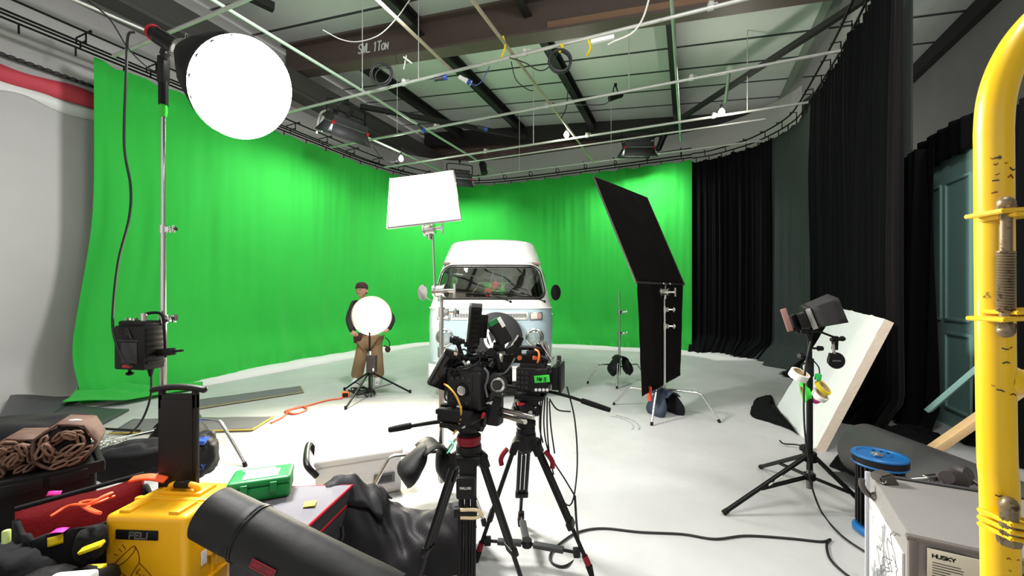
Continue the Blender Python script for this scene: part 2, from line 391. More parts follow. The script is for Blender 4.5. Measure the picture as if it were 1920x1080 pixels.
# ------------------------------------------------------------------ steel roof structure
BRN = mat('brown_steel', (92, 78, 72), .6, .1, var=.12, vs=3)
DKS = mat('dark_steel', (38, 37, 36), .6, .1, var=.2)
LTS = mat('pale_steel', (120, 124, 118), .6, .1, var=.15)
def slope_bar(b, s0, s1, t, top, h, wd):
    b.M = RM; vs = []
    for s in (s0, s1):
        for dz in (top - h, top):
            for dt in (-wd / 2, wd / 2): vs.append((s, t + dt, zc(s) + dz))
    b.add(vs, [(0, 1, 3, 2), (4, 6, 7, 5), (0, 4, 5, 1), (2, 3, 7, 6), (0, 2, 6, 4), (1, 5, 7, 3)]); return b
root = thing('steel_beam', 'deep brown steel roof beam lettered SWL 1 TON', 'beam', R(-3, 7.1, zc(-3) - .7))
b = MB(); slope_bar(b, -9, 2.4, 7.1, -.05, .6, .05); slope_bar(b, -9, 2.4, 7.1, -.65, .05, .34); slope_bar(b, -9, 2.4, 7.1, 0, .05, .34)
obj('beam_body', b, BRN, root, True)
b = MB(); slope_bar(b, -2.3, 2.3, 7.02, -.5, .17, .05); obj('timber_cladding', b, mat('brown_timber', (134, 104, 82), .7, var=.15, vs=5), root, True, label='pine timber strip')
sv = R(1, 0, 0) ; sdir = Vector((sv.x, sv.y, -.1)).normalized()
c0 = P(673, 100, 8.85); 
# put the lettering on the beam's front face
def on_beam(px, py, t=7.06):
    r = (px - 960) / F; Y = t / (-math.sin(ANG) * r + math.cos(ANG)); return P(px, py, Y)
pa = on_beam(672, 101); pb = on_beam(724, 92)
T = face_frame(pa, pb - pa, (0, 0, 1)); b = MB(); text(b, 'SWL 1Ton', T, .19, .09, .28, .028, .006); obj('lettering', b, WHT, root, True, label='white hand painted letters SWL 1 TON')
root = thing('steel_beam', 'second roof beam farther back, plain and dark', 'beam', R(-3, 12.9, 6))
b = MB(); slope_bar(b, -9, 2.4, 12.9, 0, .5, .2); obj('beam_body', b, DKS, root, True)
root = thing('steel_beam', 'near roof beam crossing the top left of the view', 'beam', R(-3, 1.2, 6))
b = MB(); slope_bar(b, -9, 5, 1.2, -.05, .6, .05); slope_bar(b, -9, 5, 1.2, -.65, .05, .3); obj('beam_body', b, BRN, root, True)
# purlins, each a dark channel running into the stage
pl = [(-7.45, 'purlin nearest the left wall'), (-5.1, 'purlin over the centre of the stage'), (-2.75, 'purlin over the white van roof'), (-.35, 'purlin beside the vertical looking green pipe'), (2.1, 'pale purlin above the black drape rail')]
for i, (s, nm) in enumerate(pl):
    b = MB(RM); h = .3; t0_ = 7.25 if s < -7 else -4.5; ln = 13.5 - t0_; tm = t0_ + ln / 2
    b.box((s, tm, zc(s) - .02 - h / 2), (.03, ln, h)); b.box((s + .06, tm, zc(s) - h), (.15, ln, .03)); b.box((s + .06, tm, zc(s) - .03), (.15, ln, .03))
    tag(obj('roof_purlin', b, LTS if s > 2 else DKS), 'dark steel ' + nm if s < 2 else nm, 'beam', 'roof purlins')
b = MB(RM); b.box((-8.45, 5, 6.35), (.1, 17, .6)); b.box((-8.4, 5, 6.06), (.4, 17, .06))
tag(obj('eave_beam', b, mat('eave_steel', (74, 72, 70), .6, .1)), 'grey steel eave beam along the top of the left wall', 'beam')
b = MB(); b.bar(R(-8.1, 8.6, 6.5), R(-4.9, 12.6, 6.6), .12, .12); tag(obj('wind_brace', b, DKS), 'dark diagonal wind brace in the far left roof corner', 'beam')
b = MB(); b.bar(R(-1.0, 11.9, 5.7), R(2.3, 7.2, 5.55), .09, .09); tag(obj('wind_brace', b, DKS), 'dark diagonal brace above the lit bulb at upper right', 'beam')
b = MB(); b.bar(R(-8.1, 3.2, 6.95), R(-7.2, 5.4, 6.85), .14, .14); tag(obj('wind_brace', b, DKS), 'dark brace behind the big round softbox', 'beam')

# ------------------------------------------------------------------ curtains
def path_len(pts):
    L = [0]
    for a, c in zip(pts, pts[1:]): L.append(L[-1] + (Vector(c) - Vector(a)).length)
    return L
def path_at(pts, L, d):
    d = max(0, min(L[-1], d))
    for i in range(len(L) - 1):
        if d <= L[i + 1] or i == len(L) - 2:
            k = (d - L[i]) / (L[i + 1] - L[i]); a = Vector(pts[i]); c = Vector(pts[i + 1]); dd = (c - a).normalized()
            return a.lerp(c, k), Vector((dd.y, -dd.x))
def curve2(pts, k=8): return [(p.x, p.y) for p in catmull([Vector((a, c, 0)) for a, c in pts], k)]
RAILZ = 4.9
gp = curve2([(-8.12, 3.15), (-8.1, 5), (-8.05, 7), (-7.95, 8.9), (-7.4, 10.6), (-6.3, 11.55), (-4.8, 11.8), (-2.4, 11.75), (.1, 11.65)])
gL = path_len(gp)
def smooth(a, b, x):
    t = max(0, min(1, (x - a) / (b - a))); return t * t * (3 - 2 * t)
def gfn(u, v):
    d = u * gL[-1]; p, n = path_at(gp, gL, d)
    z = RAILZ * (1 - v)
    fold = .028 * math.sin(d * 7 + 1.5 * noise.noise(Vector((d * .6, z * .5, 3)))) * (.25 + .75 * smooth(.2, 1, v))
    fold += .05 * noise.noise(Vector((d * 2.1, z * .35, 0))) + .022 * noise.noise(Vector((d * 7, z * .45, 5))) + .03 * smooth(.55, 1, v) * noise.noise(Vector((d * 3.2 + z * .9, z * .8, 8))) + .03 * (1 - smooth(0, 1.6, d)) * noise.noise(Vector((d * 9, z * .5, 2)))
    near = 1 - smooth(.3, 3.0, d)
    o = fold + .1 + .35 * smooth(.80, 1, v) ** 2 * (.5 + .5 * near + .4 * noise.noise(Vector((d * .9, 9, 0)))) + .55 * near * smooth(.45, 1, v) ** 2
    # scalloped top between hooks, hem creases on the floor
    zz = z - .05 * (1 - v) ** 8 * (1 - abs(math.cos(d * PI / .55))) 
    if v > .97: zz = .012 + .05 * abs(noise.noise(Vector((d * 5, 2, v * 30)))) * (1 - (v - .97) / .03)
    q = p + n * o
    back = -.5 * near * smooth(.3, 1, v) ** 2
    return (q.x, q.y + back * .9, max(.012, zz))
def green_mat():
    m = mat('chroma_green_cloth', (24, 160, 46), .85, var=.06, vs=1.2, bump=.12, bs=14, sheen=.1); return m
b = MB(RM).grid(gfn, 620, 70)
root = thing('green_screen_curtain', 'bright green chroma key curtain wrapping round the left and back of the stage', 'curtain', R(-6, 9, 0))
obj('cloth', b, green_mat(), root, True, sharp=60)
def gpool(u, v):
    A_ = [PZ(176, 700, .3), PZ(215, 716, .2), PZ(290, 724, .12), PZ(380, 716, .05)]; B__ = [PZ(116, 756, .11), PZ(165, 752, .1), PZ(235, 752, .06), PZ(380, 727, .015)]
    k = min(2.999, u * 3); i = int(k); f = k - i
    q = A_[i].lerp(A_[i + 1], f).lerp(B__[i].lerp(B__[i + 1], f), v); q.z += .05 * noise.noise(Vector((q.x * 6, q.y * 6, 0))) * (1 - abs(2 * v - 1)) + .012 * math.sin(v * 14); return q
obj('hem', MB().grid(gpool, 40, 16), green_mat(), root, True, solid=.006, sharp=60)

BC = mat('black_drape', (10, 11, 12), .95, var=.2, vs=3, spec=.12)
def drape(name, label, pts, m, amp, wl, bot=.35, seed=0, ztop=RAILZ, nu=260, flat=False, cat='curtain', zb=.012, trail=0):
    pts = curve2(pts); L = path_len(pts)
    def fn(u, v):
        d = u * L[-1]; p, n = path_at(pts, L, d); z = ztop + (zb - ztop) * v
        ph = d * 2 * PI / wl + 1.6 * noise.noise(Vector((d * 1.5, z * .22, seed))) * 1.4
        f = amp * math.sin(ph) * (.45 + .55 * smooth(0, .3, v)) * (1 + .9 * noise.noise(Vector((d * 1.3, z * .15, seed + 11)))) + amp * .35 * math.sin(ph * 2.3 + seed) + amp * .9 * noise.noise(Vector((d * 2.4, z * .3, seed + 7)))
        if flat: f *= .25
        o = f + bot * smooth(.9, 1, v) ** 2 * (1 + .8 * noise.noise(Vector((d * 1.6, seed, 0))))
        q = p + n * (o + trail * smooth(.75, 1, v) ** 2)
        zz = z - .04 * (1 - v) ** 10 * abs(math.sin(d * PI / .35))
        if v > .97: zz = zb + .07 * abs(noise.noise(Vector((d * 4, 2, v * 20)))) * (1 - (v - .97) / .03)
        return (q.x, q.y, zz)
    root = thing(name, label, cat, R(*[sum(q[i] for q in pts) / len(pts) for i in (0, 1)], zb))
    obj('cloth', MB(RM).grid(fn, nu, 46), m, root, True, sharp=60); return root
drape('black_curtain', 'black pleated drape hanging next to the right end of the green screen', [(.05, 11.68), (.5, 11.62), (1.0, 11.35), (1.4, 11.05), (1.72, 10.6)], BC, .06, .17, .5, 1)
drape('grey_curtain', 'smooth dark grey green drape hanging between two pleated black drapes', [(1.7, 10.66), (1.95, 10.1), (2.05, 9.5), (2.05, 8.8)], mat('dark_green_grey_drape', (33, 39, 39), .95, var=.1), .05, .5, .5, 2, flat=True, nu=100)
drape('black_curtain', 'long pleated black drape at the right, behind the white board', [(2.05, 8.85), (2.05, 7.6), (2.0, 6.4), (1.95, 5.45)], BC, .065, .2, .45, 3, nu=420)
drape('black_curtain', 'near edge of heavy black drape beside the teal panelled flat', [(1.99, 5.65), (1.93, 5.35), (1.9, 5.15)], mat('black_velvet', (19, 16, 16), .9, var=.2, sheen=.05, spec=.15), .05, .16, .2, 4, nu=80)
drape('black_curtain', 'short black cloth hanging in front of the left side of the teal panelled flat', [(2.1, 6.1), (2.24, 5.85), (2.36, 5.62)], BC, .04, .22, .12, 6, ztop=2.98, nu=90, trail=.0)
drape('black_curtain', 'black cloth at the far right edge behind the yellow gate', [(2.5, 5.32), (2.55, 4.9), (2.6, 4.3)], BC, .05, .25, .1, 8, ztop=3.05, nu=70)
# panelled flat
TEAL = mat('teal_paint', (128, 166, 158), .55, var=.05)
root = thing('panelled_flat', 'teal painted stage flat with panel mouldings standing at far right', 'stage flat', R(2.62, 5.9, 0))
obj('board', MB(RM).box((2.62, 5.95, 1.45), (.06, 1.3, 2.9)), TEAL, root, True)
for t0, t1, z0, z1 in ((5.55, 5.98, 1.15, 2.62), (5.55, 5.98, .2, 1.0), (6.08, 6.45, 1.15, 2.62)):
    b = MB(RM); q = [(2.585, t0, z0), (2.585, t1, z0), (2.585, t1, z1), (2.585, t0, z1), (2.585, t0, z0)]
    for a_, c_ in zip(q, q[1:]): b.bar(a_, c_, .03, .03, bev=.006)
    obj('moulding', b, TEAL, root, True)
obj('edge_post', MB(RM).box((2.57, 5.36, 1.2), (.05, .05, 2.4)), mat('brown_edge', (112, 86, 70), .7), root, True, label='brown timber edge')
b = MB(RM); b.grid(lambda u, v: (2.53 - .05 * math.sin(u * 40) * .4, 6.42 - 1.35 * u, 2.86 + .34 * v - .06 * abs(noise.noise(Vector((u * 6, 0, 3)))) * (1 - v) + .06 * noise.noise(Vector((u * 5, 1, 3))) * v), 60, 6)
tag(obj('black_swag', b, BC, solid=.02), 'black cloth swag along the top of the teal panelled flat', 'cloth')
# curtain rails
def rail(name, label, pts, off, zs, step=.85, hooks=.55):
    pts = curve2(pts, 6); L = path_len(pts); zb = min(zs)
    root = thing(name, label, 'curtain rail', R(*[sum(q[i] for q in pts) / len(pts) for i in (0, 1)], zb))
    for o, z in zip(off, zs):
        b = MB(RM); n = int(L[-1] / .25); q = []
        for i in range(n + 1): p, nn = path_at(pts, L, L[-1] * i / n); p = p + nn * o; q.append((p.x, p.y, z))
        b.tube(q, .016, 6, 1, sm=False); obj('track', b, BLKM, root, True)
    d = .3
    while d < L[-1]:
        b = MB(RM); p, nn = path_at(pts, L, d); q = [p + nn * o for o in off]
        for a, c in zip(range(len(q) - 1), range(1, len(q))):
            b.tube([(q[a].x, q[a].y, zs[a] + .01), (q[a].x, q[a].y, max(zs[a], zs[c]) + .05), (q[c].x, q[c].y, max(zs[a], zs[c]) + .05), (q[c].x, q[c].y, zs[c])], .011, 5, sm=False)
        d += step; obj('bracket', b, BLKM, root, True)
    d = .1
    while d < L[-1]:
        b = MB(RM); p, nn = path_at(pts, L, d); b.cyl((p.x, p.y, zs[0]), (p.x, p.y, zs[0] - .13), .011, n=6); d += hooks
        obj('curtain_hook', b, BLK, root, True)
    return root
gq = [(-8.12, -1.5), (-8.12, 3.15), (-8.1, 5), (-8.05, 7), (-7.95, 8.9), (-7.4, 10.6), (-6.3, 11.55), (-4.8, 11.8), (-2.4, 11.75), (.1, 11.65)]
rail('curtain_rail', 'triple black curtain track over the green screen, fixed high round the stage', gq, (0, .16, .3, -.12), (4.99, 5.02, 5.13, 5.1))
rail('curtain_rail', 'black curtain track over the black drapes at right', [(.1, 11.65), (.5, 11.62), (1.0, 11.35), (1.4, 11.05), (1.72, 10.6), (1.95, 10.1), (2.05, 9.5), (2.05, 7.6), (2.0, 6.4), (1.9, 5.2), (1.9, 3)], (0, .12), (4.97, 5.05), .5, .3)

# ------------------------------------------------------------------ pipe grid
GZ = 4.9
GPIPE = mat('green_tinted_pipe', (168, 190, 168), .4, .3, var=.2, vs=7)
OPIPE = mat('old_pipe', (184, 172, 150), .45, .3, var=.25, vs=7)
CL = MB; 
def pipe(a, c, label, m=STEEL, z=GZ, r=.024, clamps=(), hang=()):
    pa = R(a[0], a[1], z); pc = R(c[0], c[1], z)
    root = thing('grid_pipe', label, 'pipe', (pa + pc) / 2, 0, 'overhead scaffold tubes')
    obj('tube', MB().cyl(pa, pc, r, n=14), m, root, True)
    for k in clamps:
        p = pa.lerp(pc, k); b = MB(); d = (pc - pa).normalized(); b.cyl(p - d * .035, p + d * .035, .036, n=12); b.box(p + Vector((0, 0, .045)), (.06, .06, .05), bev=.008); b.cyl(p + Vector((.03, 0, .05)), p + Vector((.085, 0, .06)), .01, n=8)
        obj('clamp', b, STEEL, root, True)
    for k in hang:
        p = pa.lerp(pc, k); obj('hanger_rod', MB().cyl(p, Vector((p.x, p.y, 6.6)), .008, n=8), STEEL, root, True)
    return root
pipe((-7.7, 3.25), (2.3, 3.25), 'steel scaffold tube nearest the camera, crossing the top left corner', clamps=(.42, .66), hang=(.3,))
pipe((-7.7, 5.55), (2.0, 5.55), 'bright steel scaffold tube carrying coiled cables, crossing under the lettered beam', clamps=(.35, .57, .82), hang=(.38,))
pipe((-7.75, 7.25), (2.0, 7.25), 'steel scaffold tube second from the camera beyond the lettered beam', clamps=(.3, .55, .8), hang=(.2, .7))
pipe((-7.6, 8.95), (2.0, 8.95), 'scaffold tube with two lit bulbs beneath it', clamps=(.32, .58, .84), hang=(.45, .9))
pipe((-7.0, 10.9), (1.6, 10.9), 'rearmost scaffold tube above the far green curtain', z=4.95, r=.02, hang=(.3, .6))
pipe((-5.2, 9.35), (1.4, 9.35), 'slim scaffold tube paired behind the bulb tube', z=4.86, r=.018)
pipe((-5.32, .5), (-5.05, 10.6), 'long scaffold tube running toward the far corner past the coil of cable', GPIPE, z=4.955, hang=(.5,))
pipe((-3.45, 1.5), (-3.42, 5.6), 'short brown tinted scaffold tube ending at the coil pipe', OPIPE, z=4.955)
pipe((-2.42, 1.5), (-2.3, 10.9), 'green tinted scaffold tube wrapped with yellow tape', OPIPE, z=4.955)
pipe((-.2, 1.5), (-.15, 10.2), 'green tinted scaffold tube seen almost end on at the right', GPIPE, z=4.955)
pipe((-6.6, 7.2), (-6.35, 11.2), 'green tinted scaffold tube over the left lamp', GPIPE, z=4.955)
pipe((-7.95, 2), (-7.4, 5.6), 'scaffold tube beside the left curtain track', STEEL, z=5.5)
# ------------------------------------------------------------------ lamps and clutter on the grid
def led_panel(px, py, Y, label, rz, sc=1.0, tilt=.35):
    p = P(px, py, Y); root = thing('studio_light', label, 'studio light', p, rz, 'overhead soft panel lamps'); s = sc
    b = MB(FR((0, 0, 0), 0, tilt)); b.box((0, 0, .05 * s), (.66 * s, .3 * s, .12 * s), bev=.02); b.box((0, 0, .14 * s), (.5 * s, .2 * s, .08 * s), bev=.02)
    for k in range(9): b.box((-.26 * s + k * .065 * s, 0, .19 * s), (.02, .2 * s, .03), bev=.003)
    obj('housing', b, DGREY, root)
    obj('diffuser', MB(FR((0, 0, 0), 0, tilt)).box((0, 0, -.012 * s), (.6 * s, .25 * s, .01)), mat('lamp_diffuser', (235, 240, 236), .6), root)
    for a, sx in ((0, 1), (PI, 1), (PI / 2, .5), (-PI / 2, .5)):
        T = FR((0, 0, 0), 0, tilt) @ Matrix.Rotation(a, 4, 'Z'); d = .15 * s if sx == 1 else .33 * s; w = .33 * s if sx == 1 else .14 * s
        b = MB(T); b.grid(lambda u, v: ((u * 2 - 1) * (w + .05 * v), -d - .1 * s * v, -.02 - .2 * s * v), 2, 1)
        obj('barn_door', b, mat('barn_door_grey', (58, 58, 60), .55), root, solid=.006)
    b = MB(FR((0, 0, 0), 0, tilt))
    for x in (-1, 1):
        obj('corner_clip', MB(FR((0, 0, 0), 0, tilt)).box((x * .33 * s, -.15 * s, -.02), (.05, .04, .06), bev=.006), RED, root, label='red corner clip')
    b = MB(); b.tube([(-.36 * s, 0, .05), (-.37 * s, 0, .28 * s), (-.3 * s, 0, .36 * s), (.3 * s, 0, .36 * s), (.37 * s, 0, .28 * s), (.36 * s, 0, .05)], .013, 8, 4)
    obj('yoke', b, BLKM, root)
    b = MB(); b.cyl((0, 0, .36 * s), (0, 0, .44 * s), .014); b.box((0, 0, .46 * s), (.06, .08, .06), bev=.01); obj('pipe_clamp', b, BLKM, root)
    return root
led_panel(650, 236, 8.1, 'boxy overhead lamp with barn doors and red clips just right of the round softbox', .95, 1.12, .42)
led_panel(862, 332, 11.2, 'overhead lamp with barn doors just behind the white bounce frame', .35, .95, .4)
led_panel(1196, 276, 10.0, 'overhead lamp with barn doors above the tilted black flag', .0, 1.05, .22)
def par_can(px, py, Y, label, d, L=.3, r=.085):
    p = P(px, py, Y); root = thing('spot_lamp', label, 'spotlight', p); d = Vector(d).normalized()
    b = MB(); b.cyl(p - d * L / 2, p + d * L * .3, r, r * 1.02); b.cyl(p + d * L * .3, p + d * L / 2, r * 1.1, r * 1.12); b.cyl(p - d * L * .62, p - d * L / 2, r * .5, r * .95)
    obj('housing', b, BLK, root, True)
    b = MB(); x = d.orthogonal().normalized(); b.tube([p + x * (r + .02), p + x * (r + .02) + Vector((0, 0, .14)), p + Vector((0, 0, .2)), p - x * (r + .02) + Vector((0, 0, .14)), p - x * (r + .02)], .012, 6, 4)
    b.box(p + Vector((0, 0, .22)), (.05, .05, .06), bev=.01); obj('yoke', b, BLKM, root, True)
par_can(906, 316, 10.9, 'small black spotlight hanging right of the lamp behind the bounce frame', (.25, -.3, -1))
par_can(1240, 266, 9.6, 'small black spotlight hanging to the right of the lamp above the tilted flag', (.35, -.3, 1), .36, .07)
par_can(1154, 182, 7.6, 'small black torch shaped light clamped on a tube near the middle of the grid', (-1, -.2, -.4), .26, .045)
BULB = emis('bulb_glow', (255, 247, 235), 45)
for px, py, Y, lb in ((752, 297, 9.9, 'lit bare bulb hanging above the left green screen'), (1062, 252, 9.05, 'lit bare bulb under the grid near the middle'), (1353, 210, 7.9, 'lit bare bulb at right near the black drape')):
    p = P(px, py, Y); root = thing('light_bulb', lb, 'light bulb', p, 0, 'lit bare bulbs on the grid')
    obj('glass', MB().lathe([(.001, -.075), (.03, -.068), (.052, -.04), (.058, -.01), (.05, .02), (.03, .05), (.022, .065)], 18), BULB, root)
    b = MB(); b.lathe([(.024, .06), (.028, .065), (.028, .12), (.015, .14), (.001, .14)], 14); obj('socket', b, BLK, root)
    b = MB(); b.tube([(0, 0, .13), (.01, 0, .2), (.06, .02, .24)], .006, 6); obj('flex', b, BCAB, root)
    l = bpy.data.lights.new('bulb_light', 'POINT'); l.energy = 40; l.shadow_soft_size = .06; l.color = (1, .95, .86)
    lo = bpy.data.objects.new('bulb_light', l); COL.objects.link(lo); lo.location = p + Vector((0, -.09, -.04))
b = MB(); b.cyl(P(1368, 130, 6.7), P(1360, 192, 7.3), .026); b.box(P(1368, 130, 6.7), (.09, .09, .08), bev=.01)
tag(obj('drop_pipe', b, GPIPE), 'short green painted tube hanging between grid tubes beside the right bulb', 'pipe')
def coil(c, r, n, label, rx=PI / 2, rz=0, th=.012, m=BCAB, mess=.12, sx=1.0):
    pts = []; rnd = random.Random(int(c[0] * 100)); T = FR(c, rz, rx)
    for k in range(n * 10):
        a = 2 * PI * k / 10; rr = r * (1 + mess * (noise.noise(Vector((k * .13, c[0], 0))) * 2)); pts.append(T @ Vector((rr * sx * math.cos(a), rr * math.sin(a), (noise.noise(Vector((k * .09, 5, c[1])))) * r * .5)))
    return tag(obj('cable_coil', MB().tube(pts, th, 6, 3), m), label, 'cable')
coil(P(1050, 114, 5.72), .15, 8, 'neat coil of grey cable hanging from the bright scaffold tube', m=DGREY, mess=.05, th=.013)
coil(P(716, 140, 6.75), .17, 7, 'tangled coil of grey cable at the scaffold tube crossing', m=DGREY, mess=.3, th=.009)
coil(P(648, 205, 7.9), .13, 6, 'untidy coil of cable above the lamp right of the softbox', m=BCAB, mess=.3, th=.009)
def cable(name, pts, r, m, label, cat='cable', k=8, n=7, group=None):
    return tag(obj(name, MB().tube(pts, r, n, k), m), label, cat, group)
cable('hanging_cable', [P(1218, -5, 4.9), P(1205, 35, 5.0), P(1185, 62, 5.1), P(1150, 78, 5.25), P(1140, 84, 5.3)], .012, WCAB, 'white cable looping down from the roof to the bright tube at upper right')
cable('hanging_cable', [P(768, 0, 5.6), P(742, 36, 5.8), P(710, 66, 6.0), P(672, 78, 6.3), P(640, 74, 6.4), P(605, 56, 6.2)], .007, WCAB, 'pale cable swagged across the lettered beam')
cable('hanging_cable', [P(955, 108, 5.95), P(985, 118, 6), P(1010, 132, 6), P(1030, 125, 6), P(1048, 95, 5.75)], .009, DGREY, 'thin grey cable drooping from the yellow taped joint to the hanging coil')
cable('hanging_cable', [P(958, 115, 6.0), P(968, 150, 6.2), P(990, 168, 6.4), P(1000, 170, 6.4)], .007, BCAB, 'thin black cable end dangling under the yellow taped joint')
cable('hanging_cable', [P(1065, 165, 7.4), P(1062, 200, 7.6), P(1052, 222, 7.7)], .009, BCAB, 'black cable dangling from the purlin near the middle')
cable('hanging_cable', [P(875, 148, 6.3), P(890, 160, 6.2), P(905, 150, 6.2), P(918, 124, 6.2)], .007, mat('blue_cable', (70, 90, 160), .5), 'thin blue cable loop under the bright tube')
cable('hanging_cable', [P(160, -3, 4.4), P(205, 35, 4.5), P(240, 90, 4.7), P(275, 125, 4.9), P(300, 138, 4.9)], .008, BCAB, 'thin black cable crossing the upper left wall')
cable('hanging_cable', [P(700, 275, 9.2), P(715, 295, 9.4), P(735, 304, 9.7), P(745, 302, 9.8)], .008, BCAB, 'black cable feeding the left bare bulb')
cable('hanging_cable', [P(1028, 193, 7.7), P(1080, 196, 7.5), P(1130, 196, 7.3), P(1145, 186, 7.5)], .008, BCAB, 'black cable strung along the middle grid tube')
for px, py, Y, ang, lb in ((872, 150, 6.25, .5, 'white and blue plug connector hanging under the bright tube'), (826, 147, 6.4, -.2, 'grey and blue plug lying along the bright tube'), (790, 240, 8.4, .8, 'blue socket hanging below the middle grid tube'), (905, 240, 8.3, .3, 'blue socket taped to the middle grid tube')):
    p = P(px, py, Y); root = thing('plug_connector', lb, 'plug', p, 0, 'plug connectors on the grid'); d = Vector((math.cos(ang), 0, -math.sin(ang)))
    obj('body', MB().cyl(p - d * .1, p, .032).cyl(p, p + d * .05, .038), WHT if ang == .5 else DGREY, root, True); obj('collar', MB().cyl(p + d * .05, p + d * .1, .042), BLUE, root, True)
for (px, py, Y, h, lb) in ((943, 88, 5.8, 40, 'yellow tape wrapped round the joint of two tubes'), (1103, 90, 5.6, 30, 'yellow tape tail hanging from the bright tube'), (1051, 90, 5.72, 14, 'yellow tape tie over the hanging cable coil')):
    b = MB(); b.tube([P(px, py - h / 2, Y), P(px + 4, py, Y), P(px - 3, py + h / 2, Y)], .016 if h > 20 else .022, 6, 4); tag(obj('yellow_tape', b, YEL), lb, 'tape')
b = MB(); b.bar(P(1108, 79, 5.3), P(1152, 69, 5.2), .05, .05, bev=.01); tag(obj('cable_joiner', b, WHT), 'white cable joiner box lying along the bright tube', 'connector')
b = MB(); b.tube([P(593, 250, 8.0), P(600, 215, 8), P(615, 205, 8)], .02, 6); b.box(P(604, 232, 8), (.05, .1, .28), ry=.3, bev=.01); tag(obj('safety_clamp', b, STEEL), 'bright steel clamp hanging left of the boxy overhead lamp', 'clamp')
b = MB(); b.cyl(P(762, 104, 6.3), P(757, 130, 6.4), .012); b.bar(P(757, 108, 6.3), P(773, 120, 6.3), .05, .02); tag(obj('beam_hook', b, STEEL), 'small steel hook plate hanging under the lettered beam', 'bracket')

# ------------------------------------------------------------------ stands
RUB = mat('rubber', (20, 20, 20), .8, spec=.25)
def knob(b, p, d, L=.05, r=.012, hr=.02):
    p = Vector(p); d = Vector(d).normalized(); b.cyl(p, p + d * L, r * .6, n=8); b.cyl(p + d * L, p + d * (L + .03), hr, hr * .8, n=8); return b
def c_stand(label, loc, angs, secs, heads=(), R_=.5, group='chrome grip stands', hz=.3, name='c_stand', feet=True, wings=True):
    """turtle-base grip stand: secs = [(z0,z1,r)...]"""
    root = thing(name, label, 'stand', (loc[0], loc[1], 0), 0, group)
    for i, a in enumerate(angs):
        d = Vector((math.cos(a), math.sin(a), 0)); z = hz - .045 * i; u = Vector((0, 0, 1))
        pts = [u * z, d * (R_ * .5) + u * (z + .015), d * (R_ * .66) + u * (z + .01), d * (R_ * .74) + u * (z - .04), d * R_ + u * .015]
        g = obj('leg', MB().tube(pts, .0125, 10, 6), CHR, root)
        if feet: obj('foot', MB().cyl(d * (R_ - .012) + u * .035, d * (R_ + .003) + u * .0, .016, .016), RUB, g)
    for i, (z0, z1, r) in enumerate(secs):
        b = MB(); b.cyl((0, 0, z0), (0, 0, z1), r, n=18); obj('tube_section', b, CHR, root)
        if i < len(secs) - 1:
            b = MB(); b.cyl((0, 0, z1 - .05), (0, 0, z1 + .02), r + .008, n=18); b.box((r + .015, 0, z1 - .015), (.04, .03, .05), bev=.006)
            knob(b, (r + .03, 0, z1 - .015), (1, -.3, 0)); 
            if wings: b.box((r + .085, -.02, z1 - .015), (.012, .03, .06), bev=.004)
            obj('locking_collar', b, CHR, root)
    b = MB(); b.cyl((0, 0, .1), (0, 0, hz + .04), secs[0][2] + .006, n=18); obj('hub', b, CHR, root)
    return root
def grip_head(root, p, d=(1, 0, 0), s=1.0):
    p = Vector(p); d = Vector(d).normalized(); b = MB()
    b.cyl(p - d * .035 * s, p + d * .035 * s, .036 * s, n=20); b.cyl(p - d * .042 * s, p - d * .028 * s, .042 * s, n=20); b.cyl(p + d * .028 * s, p + d * .042 * s, .042 * s, n=20)
    b.cyl(p + d * .04 * s, p + d * .1 * s, .012 * s); b.bar(p + d * .1 * s - Vector((0, 0, .045 * s)), p + d * .1 * s + Vector((0, 0, .045 * s)), .016 * s, .02 * s, bev=.004)
    b.cyl(p - Vector((0, 0, .07 * s)), p, .018 * s); return obj('grip_head', b, CHR, root, True)
def sandbag(name, label, p, rz, w=.2, h=.26, m=BNYL, hang=.1, seed=0, tilt=0, m2=None, group=None, sag=.5):
    """two pouches folded over a leg"""
    root = thing(name, label, 'sandbag', p, rz, group)
    for i, sx in enumerate((-1, 1)):
        def fn(u, v, sx=sx, i=i):
            a = 2 * PI * u; k = math.sin(PI * min(1, v * 1.02)) ** .55; wob = 1 + .22 * noise.noise(Vector((math.cos(a) * 1.3, v * 2.3, seed + i * 5)))
            x = sx * (.02 + .045 + .075 * math.sin(v * PI * .5)) + .075 * k * math.cos(a) * wob * (.5 + .8 * v)
            y = w * (.62 + .3 * v) * .62 * math.copysign(abs(math.sin(a)) ** .7, math.sin(a)) * (.35 + .65 * k) * wob
            z = .03 - h * v - .03 * abs(math.sin(a)) * v
            return (x, y, z)
        b = MB(FR((0, 0, 0), 0, 0, tilt)).grid(fn, 24, 14, cu=True); b.add([fn(u / 24, 1) for u in range(24)], [tuple(range(24))])
        obj('pouch', b, (m2 if (m2 and i) else m), root, sharp=60)
    b = MB(FR((0, 0, 0), 0, 0, tilt)); b.grid(lambda u, v: ((u * 2 - 1) * .09, (v * 2 - 1) * w * .5, .045 - .06 * (u * 2 - 1) ** 2), 8, 4); obj('strap', b, m, root, solid=.008)
    return root
# stand of the big round softbox
SBX, SBY = -2.96, 3.5
st = c_stand('tall chrome stand holding the big round softbox', (SBX, SBY), (-.15, 2.3, 4.3), [(.1, 1.22, .024), (1.22, 1.98, .02), (1.98, 3.2, .0165)], R_=.78, hz=.36)
b = MB(); knob(b, (.02, 0, 1.22), (1, -.2, .05), .08, .012, .025); obj('clamp_knob', b, CHR, st)
